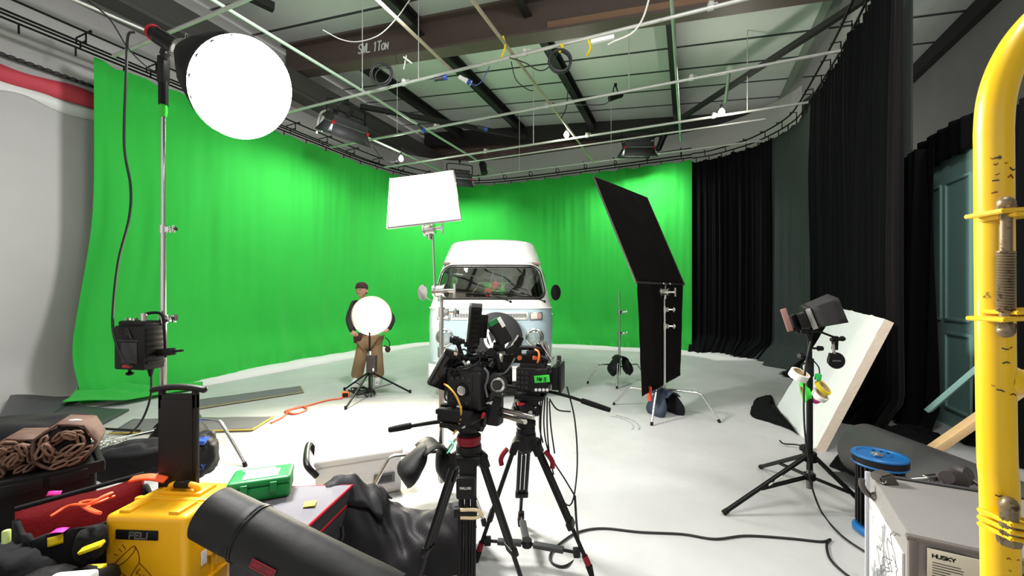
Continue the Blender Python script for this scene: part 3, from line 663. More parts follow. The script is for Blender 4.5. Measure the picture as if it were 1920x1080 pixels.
# softbox: lamp head, speed ring, black skirt, glowing front
Cc = P(464, 173, 3.1); Nn = Vector((.78, -.3, -.52)).normalized(); TT = axis_frame(Cc, Nn)
sb = thing('softbox_light', 'big round glowing softbox on the tall chrome stand at upper left', 'studio light', (SBX, SBY, 3.2))
n8 = 16
def ringpt(k, r, z): a = 2 * PI * (k + .5) / n8; return TT @ Vector((r * math.cos(a), r * math.sin(a), z))
b = MB(); prof = [(.075, -.86), (.175, -.64), (.28, -.4), (.35, -.18), (.37, -.03)]
vs = [ringpt(k, r, z) for r, z in prof for k in range(n8)]
b.add(vs, [(i * n8 + k, i * n8 + (k + 1) % n8, (i + 1) * n8 + (k + 1) % n8, (i + 1) * n8 + k) for i in range(len(prof) - 1) for k in range(n8)])
obj('skirt', b, BNYL, sb, True, solid=.004, sharp=20)
b = MB(); b.lathe([(.0005, .03), (.17, .024), (.31, .01), (.366, -.018), (.371, -.06)], 48, TT)
obj('front_diffuser', b, emis('softbox_glow', (255, 253, 250), 16), sb, True)
b = MB(); b.lathe([(.06, -.86), (.105, -.86), (.115, -.82), (.1, -.79), (.06, -.79)], 24, TT)
for k in range(4): a = PI / 2 * k + .4; b.cyl(TT @ Vector((.11 * math.cos(a), .11 * math.sin(a), -.82)), TT @ Vector((.155 * math.cos(a), .155 * math.sin(a), -.8)), .008)
obj('speed_ring', b, CHR, sb, True)
b = MB(); b.cyl(TT @ Vector((0, 0, -1.3)), TT @ Vector((0, 0, -.86)), .062, .075, 20); b.box((0, .0, -1.1), (.1, .13, .3), bev=.02, T=TT)
obj('lamp_body', b, BLK, sb, True)
b = MB(); b.cyl(TT @ Vector((0, 0, -1.335)), TT @ Vector((0, 0, -1.3)), .068, n=20); b.box((0, 0, -1.35), (.05, .12, .04), bev=.008, T=TT); obj('rear_cap', b, RED, sb, True, label='red rear cap')
b = MB(); hp = TT @ Vector((0, 0, -1.1)); b.bar((SBX, SBY, 3.2), (SBX + .02, SBY - .02, 3.42), .06, .07, .01); b.bar((SBX + .02, SBY - .02, 3.42), hp, .05, .09, .01); b.cyl((SBX, SBY, 3.02), (SBX, SBY, 3.22), .035); obj('yoke', b, BLK, sb, True)
b = MB(); b.lathe([(.022, 0), (.03, .04), (.027, .15), (.034, .22)], 14, FR((SBX, SBY, 2.92))); obj('taped_spigot', b, GRN, sb, True, label='green tape wrap')
l = area_light('softbox_lamp', Cc + Nn * .06, Cc + Nn, .74, 300, (1, .985, .96), 'DISK')
# ballast box
bb = P(262, 648, 3.42); bal = thing('ballast', 'black ballast box clipped to the tall chrome stand', 'power supply', bb)
T = FR((0, 0, 0), -.18)
b = MB(T); b.box((0, 0, -.01), (.3, .17, .36), bev=.02); b.box((0, 0, .185), (.25, .15, .05), bev=.02)
for k in range(7): b.box((.155, 0, -.13 + k * .045), (.03, .14, .018), bev=.003)
obj('housing', b, BLK, bal)
b = MB(T); b.box((.01, -.087, -.05), (.15, .012, .17), bev=.004); b.box((.0, -.087, .05), (.2, .008, .012), bev=.002); b.box((.01, -.094, -.09), (.05, .008, .016), bev=.003); obj('control_panel', b, DGREY, bal)
b = MB(T); Tl = T @ face_frame((0, -.0865, .09), (1, 0, 0), (0, 0, 1))
b.stroke([(-.055, -.02), (-.01, .055), (.01, .055), (.055, -.02)], .012, .004, Tl); b.stroke([(-.03, -.02), (.0, .03), (.02, 0)], .01, .004, Tl); b.M = Matrix.Identity(4); obj('logo', b, DGREY, bal)
b = MB(T); b.box((-.07, -.04, .215), (.02, .03, .035), bev=.003); b.box((0, -.04, .215), (.03, .03, .03), bev=.003); b.cyl((.08, -.03, .18), (.08, -.03, .27), .022); obj('connector', b, CHR, bal)
b = MB(T); b.box((0, -.095, -.155), (.065, .03, .025), bev=.006); obj('red_latch', b, RED, bal)
b = MB(T); b.cyl((-.1, 0, -.19), (-.1, 0, -.225), .012); b.sph((-.1, 0, -.235), (.03, .03, .018), 10); b.cyl((.11, 0, -.19), (.11, 0, -.25), .024, .012); obj('foot_knob', b, BLK, bal)
b = MB(); b.bar((.14, .0, -.06), (.33, -.06, -.04), .05, .06, .012); b.cyl((.33, -.06, -.04), (.42, -.08, -.03), .01); b.tube([(0.02, 0, .2), (.06, -.02, .26), (.16, 0, .27), (.2, 0, .2), (.2, .02, -.1)], .012, 7); obj('clamp', b, BLK, bal)
cable('power_cable', [P(252, 60, 3.45), P(240, 68, 3.42), P(237, 130, 3.4), P(233, 270, 3.38), P(245, 350, 3.38), P(242, 410, 3.38), P(222, 490, 3.36), P(212, 580, 3.34), P(214, 630, 3.3), P(232, 675, 3.27), P(248, 688, 3.27)], .0095, BCAB, 'black cable hanging from the softbox lamp down to the ballast box')
cable('power_cable', [P(284, 700, 3.4), P(282, 745, 3.4), P(265, 790, 3.4), P(238, 820, 3.42), P(225, 845, 3.45)], .008, BCAB, 'black cable dropping from the ballast box toward the floor')

# bounce frame on a grip stand, lit by the softbox
DX, DY = -.5, 2.92
ds = c_stand('grip stand carrying the white bounce frame, behind the near camera', (DX, DY), (3.55, 1.4, 5.4), [(.08, 1.02, .019), (1.02, 1.3, .016), (1.3, 1.45, .0125)], R_=.52, hz=.3)
grip_head(ds, P(826, 545, 2.9), (1, -.35, .0), 1.1)
b = MB(); b.cyl(P(815, 548, 2.88), P(811, 433, 2.9), .008); obj('arm', b, CHR, ds, True)
grip_head(ds, P(805, 431, 2.88), (1, -.2, .15), .95)
lg = [c for c in ds.children if c.name.startswith('leg')][0]
b = MB(); d = Vector((math.cos(3.55), math.sin(3.55), 0)); b.cyl(d * .13 + Vector((0, 0, .303)), d * .24 + Vector((0, 0, .313)), .0145); obj('pink_tape', b, PINK, lg)
fr = thing('bounce_frame', 'square white bounce frame glowing above the van roof at left', 'reflector', P(800, 425, 2.86))
q = [P(727, 428, 2.80), P(864, 412, 2.80), P(850, 320, 3.24), P(732, 335, 3.24)]
cen = sum(q, Vector()) / 4; nn = (q[1] - q[0]).cross(q[3] - q[0]).normalized()
b = MB(); b.grid(lambda u, v: q[0].lerp(q[1], u).lerp(q[3].lerp(q[2], u), v), 6, 6); obj('cloth', b, mat('bounce_cloth', (250, 250, 250), .8, var=.01, trans=.3), fr, True, solid=.004)
b = MB(); b.tube(q + [q[0]], .008, 8, sm=False); obj('rim', b, CHR, fr, True)
b = MB(); b.cyl((q[0] + q[1]) / 2 + (q[1] - q[0]) * .07, P(806, 432, 2.88), .008); obj('spigot', b, CHR, fr, True)
sandbag('sandbag', 'black sandbag hanging on the leg of the bounce frame stand', P(812, 842, 2.78), .5, .24, .24, BNYL, seed=2, tilt=.2, group='black sandbags')
cable('tape_tail', [P(842, 826, 2.75), P(850, 832, 2.7), P(846, 842, 2.7), P(838, 850, 2.7)], .006, mat('mint_tape', (90, 190, 160), .6), 'mint green tape tail behind the near tripod', 'tape')

# black floppy flag and its stand
FX, FY = 1.84, 4.98
fs = c_stand('grip stand holding the big black flag', (FX, FY), (4.15, -.75, 2.6), [(.1, 1.05, .018), (1.05, 1.25, .015), (1.25, 1.43, .0125)], R_=.62, hz=.32)
grip_head(fs, P(1247, 548, 4.95), (.8, -.6, 0), 1.15)
fl = thing('black_flag', 'large black folding flag, upper leaf tilted back, lower leaf hanging, right of the van', 'flag', P(1240, 530, 5.2))
A, B_ = Vector((1.385, 4.6, 1.55)), Vector((2.4, 5.75, 1.56)); Ct, Dt = Vector((1.995, 6.1, 2.85)), Vector((.98, 4.95, 2.83))
FLM = mat('flag_cloth', (11, 8, 8), .95, var=.3, vs=5, spec=.12)
def flf(a, b_, c, d, sag, sd): return lambda u, v: (a.lerp(b_, u)).lerp(d.lerp(c, u), v) + (b_ - a).cross(d - a).normalized() * (sag * math.sin(PI * u) * math.sin(PI * v) + .012 * noise.noise(Vector((u * 5, v * 5, sd))))
obj('upper_leaf', MB().grid(flf(A, B_, Ct, Dt, .03, 1), 24, 24), FLM, fl, True, solid=.006)
a2, b2 = A + Vector((.02, .02, -.01)), B_ + Vector((-.03, -.03, -.01))
obj('lower_leaf', MB().grid(flf(a2, b2, b2 + Vector((-.06, -.06, -1.24)), a2 + Vector((.06, .02, -1.27)), .04, 4), 24, 24), FLM, fl, True, solid=.006)
b = MB(); b.tube([A, B_, Ct, Dt, A], .013, 8, sm=False); obj('frame', b, mat('flag_frame', (70, 66, 62), .4, .7), fl, True)
m1 = A.lerp(B_, .56); b = MB(); b.cyl(m1, P(1247, 548, 4.97), .01); 
for k in (.5, .64): b.box(A.lerp(B_, k), (.035, .035, .02), bev=.004)
obj('pin', b, CHR, fl, True)
sandbag('sandbag', 'black and navy sandbag on the base of the black flag stand', P(1248, 738, 4.9), .3, .3, .3, mat('navy_nylon', (38, 48, 66), .7, bump=.2, bs=120), seed=5, m2=BNYL, group='black sandbags')
b = MB(); b.box(P(1218, 738, 4.8), (.02, .06, .17), rz=.3, bev=.005); tag(obj('sandbag_strap', b, mat('red_strap', (200, 60, 45), .7)), 'red strap tab on the navy sandbag', 'strap')
# bare grip stand in front of the green curtain
s2 = c_stand('bare grip stand with no arm, between the van and the black flag', (1.77, 6.8), (4.4, 3.5, .5), [(.1, .8, .018), (.8, 1.15, .015), (1.15, 1.5, .011)], R_=.6, hz=.32)
sandbag('sandbag', 'black sandbag hung on the bare grip stand', P(1163, 672, 6.72), .2, .26, .28, BNYL, seed=9, group='black sandbags')
# sandbags at the foot of the softbox stand
sandbag('sandbag', 'black sandbag with blue tag behind the trolley handle', (SBX + .17, SBY - .05, .36), .1, .3, .3, BNYL, seed=12, group='black sandbags')
b = MB(); b.box((SBX + .3, SBY - .1, .35), (.12, .12, .03), rz=.3, bev=.01); tag(obj('blue_tag', b, BLUE), 'blue webbing tag on the sandbag behind the trolley handle', 'tag')
# ------------------------------------------------------------------ the camper van
VAN = thing('camper_van', 'pale blue and white vintage camper van with black spare wheel cover on its nose', 'van', (-.3, 5.5, 0), .0)
VB = mat('van_pale_blue', (168, 188, 193), .32, var=.03, coat=.5)
VW_ = mat('van_white', (236, 234, 228), .35, var=.02, coat=.4)
SEAL = mat('rubber_seal', (30, 28, 27), .6)
# local frame: x across, y back from the nose, z up
NX = 240
def sup(w, yf, yr, r, n=NX):
    """rounded rectangle, counter clockwise, starting mid front; front side gets most points"""
    pts = []; nf = 90; ns = (n - nf) // 2 - 12; nr = n - nf - 2 * ns - 0
    # front from -w+r to w-r incl corners
    for k in range(nf):
        u = k / (nf - 1) * 2 - 1      # -1..1 along front incl. corners
        s = u * (w - r + r * PI / 2)
        if abs(s) <= w - r: x, y = s, yf - .0
        else:
            a = (abs(s) - (w - r)) / r; x = (w - r + r * math.sin(a)) * math.copysign(1, s); y = yf + r - r * math.cos(a)
        y += -.07 * (1 - (x / w) ** 2) + .07 - .0   # slight bow
        pts.append((x, y))
    for k in range(1, ns + 1): pts.append((w, pts[nf - 1][1] + (yr - .25 - pts[nf - 1][1]) * k / ns))
    for k in range(1, nr + 1):
        a = k / (nr + 1); 
        ang = PI * a; ww = w
        x = ww * math.copysign(abs(math.cos(ang)) ** .35, math.cos(ang)); y = yr - .25 + .25 * abs(math.sin(ang)) ** .35; pts.append((x, y))
    for k in range(ns): pts.append((-w, yr - .25 + (pts[0][1] - (yr - .25)) * k / ns))
    return pts[:n]
LV = [(.27, .80, .10, .22), (.36, .835, .05, .26), (.50, .855, .02, .28), (.7, .868, .0, .30), (.95, .875, .0, .31), (1.10, .875, .01, .31), (1.24, .865, .035, .31), (1.30, .85, .06, .31), (1.36, .835, .09, .30), (1.5, .81, .16, .29), (1.7, .77, .27, .27), (1.82, .74, .34, .26), (1.88, .72, .39, .25)]
def lvl(z):
    for a, c in zip(LV, LV[1:]):
        if z <= c[0] + 1e-9: k = (z - a[0]) / (c[0] - a[0]); k = max(0, min(1, k)); return [a[i] + (c[i] - a[i]) * k for i in range(1, 4)]
    return list(LV[-1][1:])
YR = 4.35
def body(z0, z1, dz, keep=None):
    n = max(1, int((z1 - z0) / dz)); zs = [z0 + (z1 - z0) * i / n for i in range(n + 1)]; b = MB(); vs = []
    for z in zs:
        w_, yf, r = lvl(z)
        for x, y in sup(w_, yf, YR - max(0, z - 1.2) * .1, r): vs.append((x, y, z))
    fs = []
    for i in range(n):
        for k in range(NX):
            f = (i * NX + k, i * NX + (k + 1) % NX, (i + 1) * NX + (k + 1) % NX, (i + 1) * NX + k)
            c = sum((Vector(vs[j]) for j in f), Vector()) / 4
            if keep is None or keep(c): fs.append(f)
    return b.add(vs, fs)
def rrect(x, z, x0, x1, z0, z1, r):
    dx = max(x0 + r - x, 0, x - (x1 - r)); dz = max(z0 + r - z, 0, z - (z1 - r)); return x0 <= x <= x1 and z0 <= z <= z1 and dx * dx + dz * dz <= r * r
WSZ0, WSZ1 = 1.365, 1.825
def ws_half(z): return .775 - (z - WSZ0) * .2
def in_ws(c, m=0):
    if c.y > 1.0 and abs(c.x) < .9 and c.y > .75: return False
    h = ws_half(c.z) - m; return c.y < .75 and rrect(c.x, c.z, -h, h, WSZ0 + m, WSZ1 - m, .13)
SWIN = [(.72, 1.45), (1.65, 2.75), (2.9, 4.0)]
def in_side(c):
    if abs(c.x) < .7 or c.y < .6: return False
    return any(rrect(c.y, c.z, a, d, 1.34, 1.78, .07) for a, d in SWIN)
def in_rear(c): return c.y > 4.0 and rrect(c.x, c.z, -.6, .6, 1.33, 1.75, .1)
def whl(c): return any((c.y - wy) ** 2 + (c.z - .32) ** 2 < .37 ** 2 for wy in (.95, 3.35)) and abs(c.x) > .5
obj('lower_body', body(.27, 1.235, .035, lambda c: not whl(c)), VB, VAN, sharp=50)
obj('upper_body', body(1.235, 1.88, .018, lambda c: not (in_ws(c) or in_side(c) or in_rear(c))), VW_, VAN, sharp=50)
b = MB()
w_, yf, r = lvl(1.235); q = [Vector((x, y, 1.235)) for x, y in sup(w_ + .004, yf - .004, YR, r)]
b.tube(q, .011, 6, 1, closed=True, sm=False); obj('belt_trim', b, WHT, VAN)
# roof: gutter, fixed roof and raised pop-top
def ringz(z, s=1, dy=0): 
    w_, yf, r = lvl(1.88); return [Vector((x * s, y + dy, z)) for x, y in sup(w_, yf, YR - .07, r)]
b = MB(); g = ringz(1.885); b.tube([p + Vector((0, 0, 0)) for p in g], .02, 6, 1, closed=True, sm=False); obj('rain_gutter', b, VW_, VAN)
b = MB(); vs = []; prof = [(1.88, .72, .39, .25), (1.93, .715, .41, .25), (1.975, .705, .44, .25), (2.0, .695, .47, .24), (2.08, .672, .53, .24), (2.17, .64, .60, .23), (2.205, .61, .66, .22), (2.225, .54, .75, .2), (2.235, .35, .95, .18)]
for z, w_, yf, r in prof:
    for x, y in sup(w_, yf, YR - .1 - (z - 1.88), r): vs.append((x, y, z + (.03 * (1 - (x / .72) ** 2) if z > 2.1 else 0)))
m = NX; b.add(vs, [(i * m + k, i * m + (k + 1) % m, (i + 1) * m + (k + 1) % m, (i + 1) * m + k) for i in range(len(prof) - 1) for k in range(m)] + [tuple((len(prof) - 1) * m + k for k in range(m))])
obj('pop_top_roof', b, VW_, VAN, sharp=50)
# windscreen
def front_y(x, z):
    w_, yf, r = lvl(z); 
    y = yf
    if abs(x) > w_ - r: s = min(1, (abs(x) - (w_ - r)) / r); y = yf + r - r * math.sqrt(max(0, 1 - s * s))
    return y - .07 * (1 - (x / w_) ** 2) + .07
def out_ws(m, n=26):
    pts = []; r = .13
    cs = [(1, 1, 0), (-1, 1, 90), (-1, -1, 180), (1, -1, 270)]
    for sx, sz, a0 in cs:
        for k in range(9):
            a = math.radians(a0 + k * 90 / 8); z = (WSZ1 - r if sz > 0 else WSZ0 + r) + (r - m) * math.sin(a); h = ws_half(z); x = sx * (h - r) + (r - m) * math.cos(a); pts.append((x, z))
    o = []
    for i, (x, z) in enumerate(pts):
        x2, z2 = pts[(i + 1) % len(pts)]; k = max(1, int(math.hypot(x2 - x, z2 - z) / .04))
        for j in range(k): t = j / k; xx, zz = x + (x2 - x) * t, z + (z2 - z) * t; o.append(Vector((xx, front_y(xx, zz), zz)))
    return o
b = MB(); b.tube(out_ws(0.0), .022, 8, 1, closed=True, sm=False); obj('windscreen_seal', b, SEAL, VAN)
b = MB(); b.tube([p + Vector((0, -.016, 0)) for p in out_ws(.004)], .006, 6, 1, closed=True, sm=False); obj('windscreen_chrome_trim', b, CHR, VAN)
VGL = glass('van_glass', (226, 232, 230), .36)
b = MB(); b.grid(lambda u, v: (lambda z: (lambda h: (lambda x: Vector((x, front_y(x, z) + .006, z)))((u * 2 - 1) * h))(ws_half(z) - .002))(WSZ0 + .005 + (WSZ1 - WSZ0 - .01) * v), 40, 12); obj('windscreen', b, VGL, VAN)
for sx in (-1, 1):
    for a, d in SWIN:
        n = 12; out = []
        for cx, cz, a0 in ((d - .07, 1.71, 0), (a + .07, 1.71, 90), (a + .07, 1.41, 180), (d - .07, 1.41, 270)):
            for k in range(6): an = math.radians(a0 + k * 18); y = cx + .07 * math.cos(an); z = cz + .07 * math.sin(an); out.append(Vector((sx * (lvl(z)[0]), y, z)))
        s_ = obj('side_window', MB().tube(out, .02, 6, 1, closed=True, sm=False), SEAL, VAN)
        obj('pane', MB().add([p for p in out], [tuple(range(len(out)))]), VGL, s_)
out = []
for cx, cz, a0 in ((.5, 1.65, 0), (-.5, 1.65, 90), (-.5, 1.43, 180), (.5, 1.43, 270)):
    for k in range(6): an = math.radians(a0 + k * 18); out.append(Vector((cx + .1 * math.cos(an), YR - .05, cz + .1 * math.sin(an))))
s_ = obj('rear_window', MB().tube(out, .025, 6, 1, closed=True, sm=False), SEAL, VAN); obj('pane', MB().add(out, [tuple(range(len(out)))]), VGL, s_)
# cab interior
INT = mat('van_interior', (132, 112, 98), .8); SEAT = mat('seat_vinyl', (120, 98, 82), .6)
b = MB(); b.box((0, 2.2, .62), (1.6, 4.0, .05)); b.box((0, 2.25, 1.87), (1.4, 3.6, .03)); obj('cabin_lining', b, INT, VAN)
b = MB(); b.box((0, .42, 1.25), (1.5, .36, .2), bev=.06, seg=3); obj('dashboard', b, BLK, VAN)
b = MB()
for x in (-.42, .42):
    s_ = obj('seat', MB().box((x, 1.25, 1.0), (.5, .5, .16), bev=.05).box((x, 1.5, 1.32), (.5, .14, .6), bev=.06, rx=-.15), SEAT, VAN)
    obj('headrest', MB().box((x, 1.56, 1.68), (.26, .1, .14), bev=.04), SEAT, s_)
b = MB(); Tst = FR((.4, .72, 1.36), 0, -1.0); b.tube([Tst @ Vector((.2 * math.cos(a), .2 * math.sin(a), 0)) for a in [2 * PI * k / 20 for k in range(20)]], .012, 6, 2, closed=True); b.cyl(Tst @ Vector((-.19, 0, 0)), Tst @ Vector((.19, 0, 0)), .012); b.cyl(Tst @ Vector((0, 0, 0)), Tst @ Vector((0, 0, -.3)), .02); obj('steering_wheel', b, BLK, VAN)
b = MB(); b.box((-.06, 3.4, 1.1), (1.3, 1.2, .7), bev=.05); obj('rear_bench', b, SEAT, VAN)
b = MB(); b.box((-.5, 2.2, 1.0), (.4, 1.0, .8), bev=.02); obj('cabinet', b, mat('van_cabinet', (132, 104, 82), .6), VAN)
b = MB(); b.box((0, .5, 1.79), (.2, .02, .06), bev=.01); b.cyl((0, .5, 1.82), (0, .45, 1.86), .008); obj('rear_view_mirror', b, BLK, VAN)
# nose details
def fy(x, z): return front_y(x, z)
for sx in (-1, 1):
    x = sx * .60; z = .845; y = fy(x, z); T = face_frame((x, y, z), (1, 0, 0), (0, .05, 1))
    T = axis_frame((x, y + .03, z), (sx * .1, -1, 0))
    hl = obj('headlight', MB().lathe([(.125, -.03), (.128, .03), (.12, .05), (.108, .055), (.104, .045)], 32, T), CHR, VAN)
    obj('reflector', MB().lathe([(.001, -.04), (.05, -.02), (.104, .042)], 28, T), mat('lamp_reflector', (215, 215, 210), .15, .9), hl)
    obj('lens', MB().lathe([(.104, .044), (.08, .06), (.04, .068), (.001, .07)], 28, T), glass('lamp_glass', (240, 240, 236), .12) if 'lamp_glass' not in MATS else MATS['lamp_glass'], hl)
    ix = sx * .62; iz = 1.13; iy = fy(ix, iz); 
    T = face_frame((ix, iy - .004, iz), Vector((.16, fy(ix + .08, iz) - fy(ix - .08, iz), 0)), (0, .05, 1))
    ind = obj('indicator', MB(T).box((0, 0, .005), (.185, .105, .03), bev=.012), CHR, VAN)
    obj('lens', MB(T).box((-.03 * sx, 0, .022), (.095, .075, .012), bev=.01), mat('indicator_lens', (226, 206, 196), .2), ind, label='pale lens'); 
    obj('lens', MB(T).box((.052 * sx, 0, .022), (.05, .075, .012), bev=.008), mat('indicator_lens_dark', (165, 140, 128), .25), ind, label='brownish lens')
    mx_ = sx * .88; 
    b = MB(); b.tube([(sx * .8, .5, 1.33), (sx * .9, .46, 1.35), (sx * (.96 if sx < 0 else .92), .42, 1.43)], .008, 6); 
    mr = obj('door_mirror', b, CHR, VAN)
    cx = sx * (.985 if sx < 0 else .93)
    b = MB(FR((cx, .42, 1.45), sx * .25)); b.lathe([(.001, .02), (.075, .012), (.08, -.005), (.075, -.012)], 24, Matrix.Rotation(PI / 2, 4, 'X') @ Matrix.Diagonal((.95, 1.45, 1, 1)))
    obj('mirror_shell', b, CHR if sx < 0 else BLK, mr)
# fresh air grille
GRL = mat('grille_white', (238, 236, 230), .4)
def strip(x0, x1, z0, z1, o=.006):
    return MB().grid(lambda u, v: Vector((x0 + (x1 - x0) * u, fy(x0 + (x1 - x0) * u, z0 + (z1 - z0) * v) - o, z0 + (z1 - z0) * v)), 24, 2)
gr = obj('air_grille', strip(-.515, .515, 1.08, 1.185), GRL, VAN, solid=.014)
for sx in (-1, 1):
    b = MB()
    for k in range(19):
        x = sx * (.14 + k * .0192); b.box((x, fy(x, 1.13) - .013, 1.132), (.0115, .006, .066), bev=.002)
    v_ = obj('slots', b, BLK, gr)
# spare wheel with black cover and roundel
SWX, SWZ = .10, .845
T = axis_frame((SWX, fy(SWX, SWZ) + .0, SWZ), (0, -1, .03))
obj('spare_wheel_cover', MB().lathe([(.3, 0), (.33, .02), (.342, .08), (.33, .135), (.29, .158), (.18, .163), (.001, .165)], 48, T), mat('wheel_cover_vinyl', (26, 25, 27), .6, bump=.05, bs=50), VAN)
T2 = T @ Matrix.Translation((0, 0, .166)); b = MB(); b.lathe([(.128, 0), (.165, 0), (.165, .005), (.128, .005), (.128, 0)], 48, T2)
T3 = T2 @ Matrix.Rotation(PI, 4, 'Z') if (T2 @ Vector((0, 1, 0)) - T2 @ Vector((0, 0, 0))).z < 0 else T2
b.stroke([(-.06, .115), (0, .015), (.06, .115)], .03, .005, T3); b.stroke([(-.115, .06), (-.062, -.1), (0, .0), (.062, -.1), (.115, .06)], .03, .005, T3); obj('roundel_emblem', b, WHT, VAN)
# wipers
for x0, x1, x2, z2 in ((-.05, -.50, -.62, 1.45), (.42, .02, -.12, 1.475)):
    b = MB(); b.cyl((x0 + .33, fy(x0 + .33, 1.33) - .03, 1.325), (x0, fy(x0, 1.41) - .035, 1.40 + .05), .007); 
    xa = x0 + .14; b.cyl((x0 + .05, fy(x0, 1.44) - .035, 1.425), (x1, fy(x1, 1.46) - .03, 1.452), .009); b.sph((x0 + .33, fy(x0 + .33, 1.33) - .02, 1.325), .018, 10)
    obj('wiper', b, BLK, VAN)
# bumper, wheels, plate, crease
def bmp(o, z0, z1): return MB().grid(lambda u, v: (lambda x: Vector((x, front_y(max(-.84, min(.84, x * .97)), .5) - o + .02 * (v - .5) ** 2, z0 + (z1 - z0) * v)))((u * 2 - 1) * .845), 60, 6)
obj('bumper', bmp(.03, .265, .47), VW_, VAN, solid=.03)
obj('bumper_underside', MB().box((0, .3, .23), (1.5, .4, .08), bev=.02), BLK, VAN)
b = MB(); b.grid(lambda u, v: (lambda x: Vector((x, fy(x, .52) - .006, .51 + .012 * v)))((u * 2 - 1) * .78), 40, 1); obj('panel_crease', b, WHT, VAN, solid=.008)
for sx in (-1, 1):
    for wy in (.95, 3.35):
        T = axis_frame((sx * .62, wy, .32), (sx, 0, 0)); wl = obj('wheel', MB().lathe([(.19, -.02), (.3, -.01), (.32, .02), (.32, .15), (.3, .18), (.2, .19)], 36, T), RUB, VAN)
        obj('hub_cap', MB().lathe([(.2, .17), (.19, .15), (.1, .2), (.001, .215)], 28, T), CHR, wl)
b = MB(); b.cyl((-.01, -.03 + fy(0, .9), .3), (.0, .0, .3), .05); b.box((0, 2.2, .35), (1.5, 3.6, .2)); obj('chassis', b, BLK, VAN)
b = MB(); b.cyl((.87, .55, .98 + .15), (.89, .55, 1.13), .02); b.box((.885, .65, 1.1), (.02, .14, .03), bev=.006); b.box((-.885, .65, 1.1), (.02, .14, .03), bev=.006); obj('door_handle', b, CHR, VAN)
# dice hanging in the cab
dr = thing('fuzzy_dice', 'pair of red dice hanging inside the van windscreen', 'dice', (-.28, 5.98, 1.72))
for i, (x, z, rz) in enumerate(((-.06, -.27, .4), (.055, -.17, .9))):
    d_ = obj('die', MB(FR((x, 0, z), rz, .5)).box((0, 0, 0), (.1, .1, .1), bev=.018), mat('dice_red', (240, 70, 50), .8, bump=.2), dr)
    b = MB(FR((x, 0, z), rz, .5))
    for f in ((-.025, -.051, .025), (.025, -.051, -.025), (0, -.051, 0)): b.sph(f, (.011, .003, .011), 8)
    obj('pips', b, WHT, d_)
    obj('string', MB().tube([(x, 0, z + .05), (x * .4, 0, (z + .05) * .5), (0, 0, .05)], .003, 5), WHT, dr)
b = MB(FR((-.30 + .16, 5.98, 1.47))); b.tube([(.045 * math.cos(a), 0, .045 * math.sin(a)) for a in [2 * PI * k / 14 for k in range(14)]], .006, 6, 2, closed=True); b.cyl((-.04, 0, 0), (.04, 0, 0), .005); b.cyl((0, 0, -.04), (0, 0, .28), .003); tag(obj('hanging_charm', b, GRN), 'small green ring charm hanging beside the red dice in the van', 'charm')
b = MB(FR((-.78, 5.78, 1.385), .2, .6)); b.box((0, 0, 0), (.26, .002, .16)); tag(obj('paper_note', b, mat('cream_paper', (232, 214, 190), .7)), 'cream paper lying behind the van windscreen at left', 'paper')
# ------------------------------------------------------------------ person behind the lamp
def skin(name, joints, edges, m, parent, sub=2, root_i=0, label=None):
    me = bpy.data.meshes.new(name); im = rootmat(parent).inverted()
    me.from_pydata([tuple(im @ Vector(j[0])) for j in joints], edges, []); me.materials.append(m)
    o = bpy.data.objects.new(name, me); COL.objects.link(o); o.parent = parent
    md = o.modifiers.new('skin', 'SKIN'); md.use_smooth_shade = True
    for i, j in enumerate(joints):
        r = j[1]; me.skin_vertices[0].data[i].radius = (r, r) if not isinstance(r, tuple) else r
        me.skin_vertices[0].data[i].use_root = (i == root_i)
    q = o.modifiers.new('sub', 'SUBSURF'); q.levels = sub; q.render_levels = sub
    if label: o['label'] = label
    return o
MY = 6.66
def pm(px, py, dy=0): return P(px, py, MY + dy)
SKIN = mat('skin', (206, 158, 132), .5, var=.05)
man = thing('person', 'person in a dark jacket, dark cap and khaki trousers bending behind the dazzling lamp', 'person', G(688, 718))
pel, spi, che, nek = pm(693, 630), pm(690, 606, -.05), pm(687, 580, -.14), pm(681, 562, -.22)
hd = pm(678, 545, -.28)
shL, elL, wrL, haL = pm(664, 572, -.14), pm(655, 600, -.2), pm(662, 622, -.42), pm(666, 626, -.5)
shR, elR, wrR, haR = pm(714, 570, -.14), pm(735, 598, -.18), pm(727, 618, -.42), pm(722, 622, -.5)
hiL, knL, anL, toL = pm(683, 640), pm(675, 676, -.12), pm(669, 708, -.02), pm(661, 716, -.2)
hiR, knR, anR, toR = pm(704, 640), pm(707, 676, -.1), pm(709, 708, 0), pm(706, 717, -.22)
J = [(pel, .12), (spi, .11), (che, .13), (nek, .055), (pm(680, 553, -.25), .05), (shL, .06), (elL, .042), (wrL, .03), (shR, .06), (elR, .042), (wrR, .03), (hiL, .085), (knL, .06), (anL, .042), (hiR, .085), (knR, .06), (anR, .042)]
skin('body', J, [(0, 1), (1, 2), (2, 3), (3, 4), (2, 5), (5, 6), (6, 7), (2, 8), (8, 9), (9, 10), (0, 11), (11, 12), (12, 13), (0, 14), (14, 15), (15, 16)], SKIN, man)
JK = mat('dark_jacket', (40, 34, 36), .85, bump=.2, bs=60)
skin('jacket', [(pm(693, 634), (.17, .14)), (spi, (.165, .135)), (che, (.185, .14)), (pm(683, 566, -.2), .085), (shL, .085), (elL, .07), (wrL, .052), (shR, .085), (elR, .07), (wrR, .052)], [(0, 1), (1, 2), (2, 3), (2, 4), (4, 5), (5, 6), (2, 7), (7, 8), (8, 9)], JK, man)
TR = mat('khaki_trousers', (150, 122, 88), .85, bump=.25, bs=40)
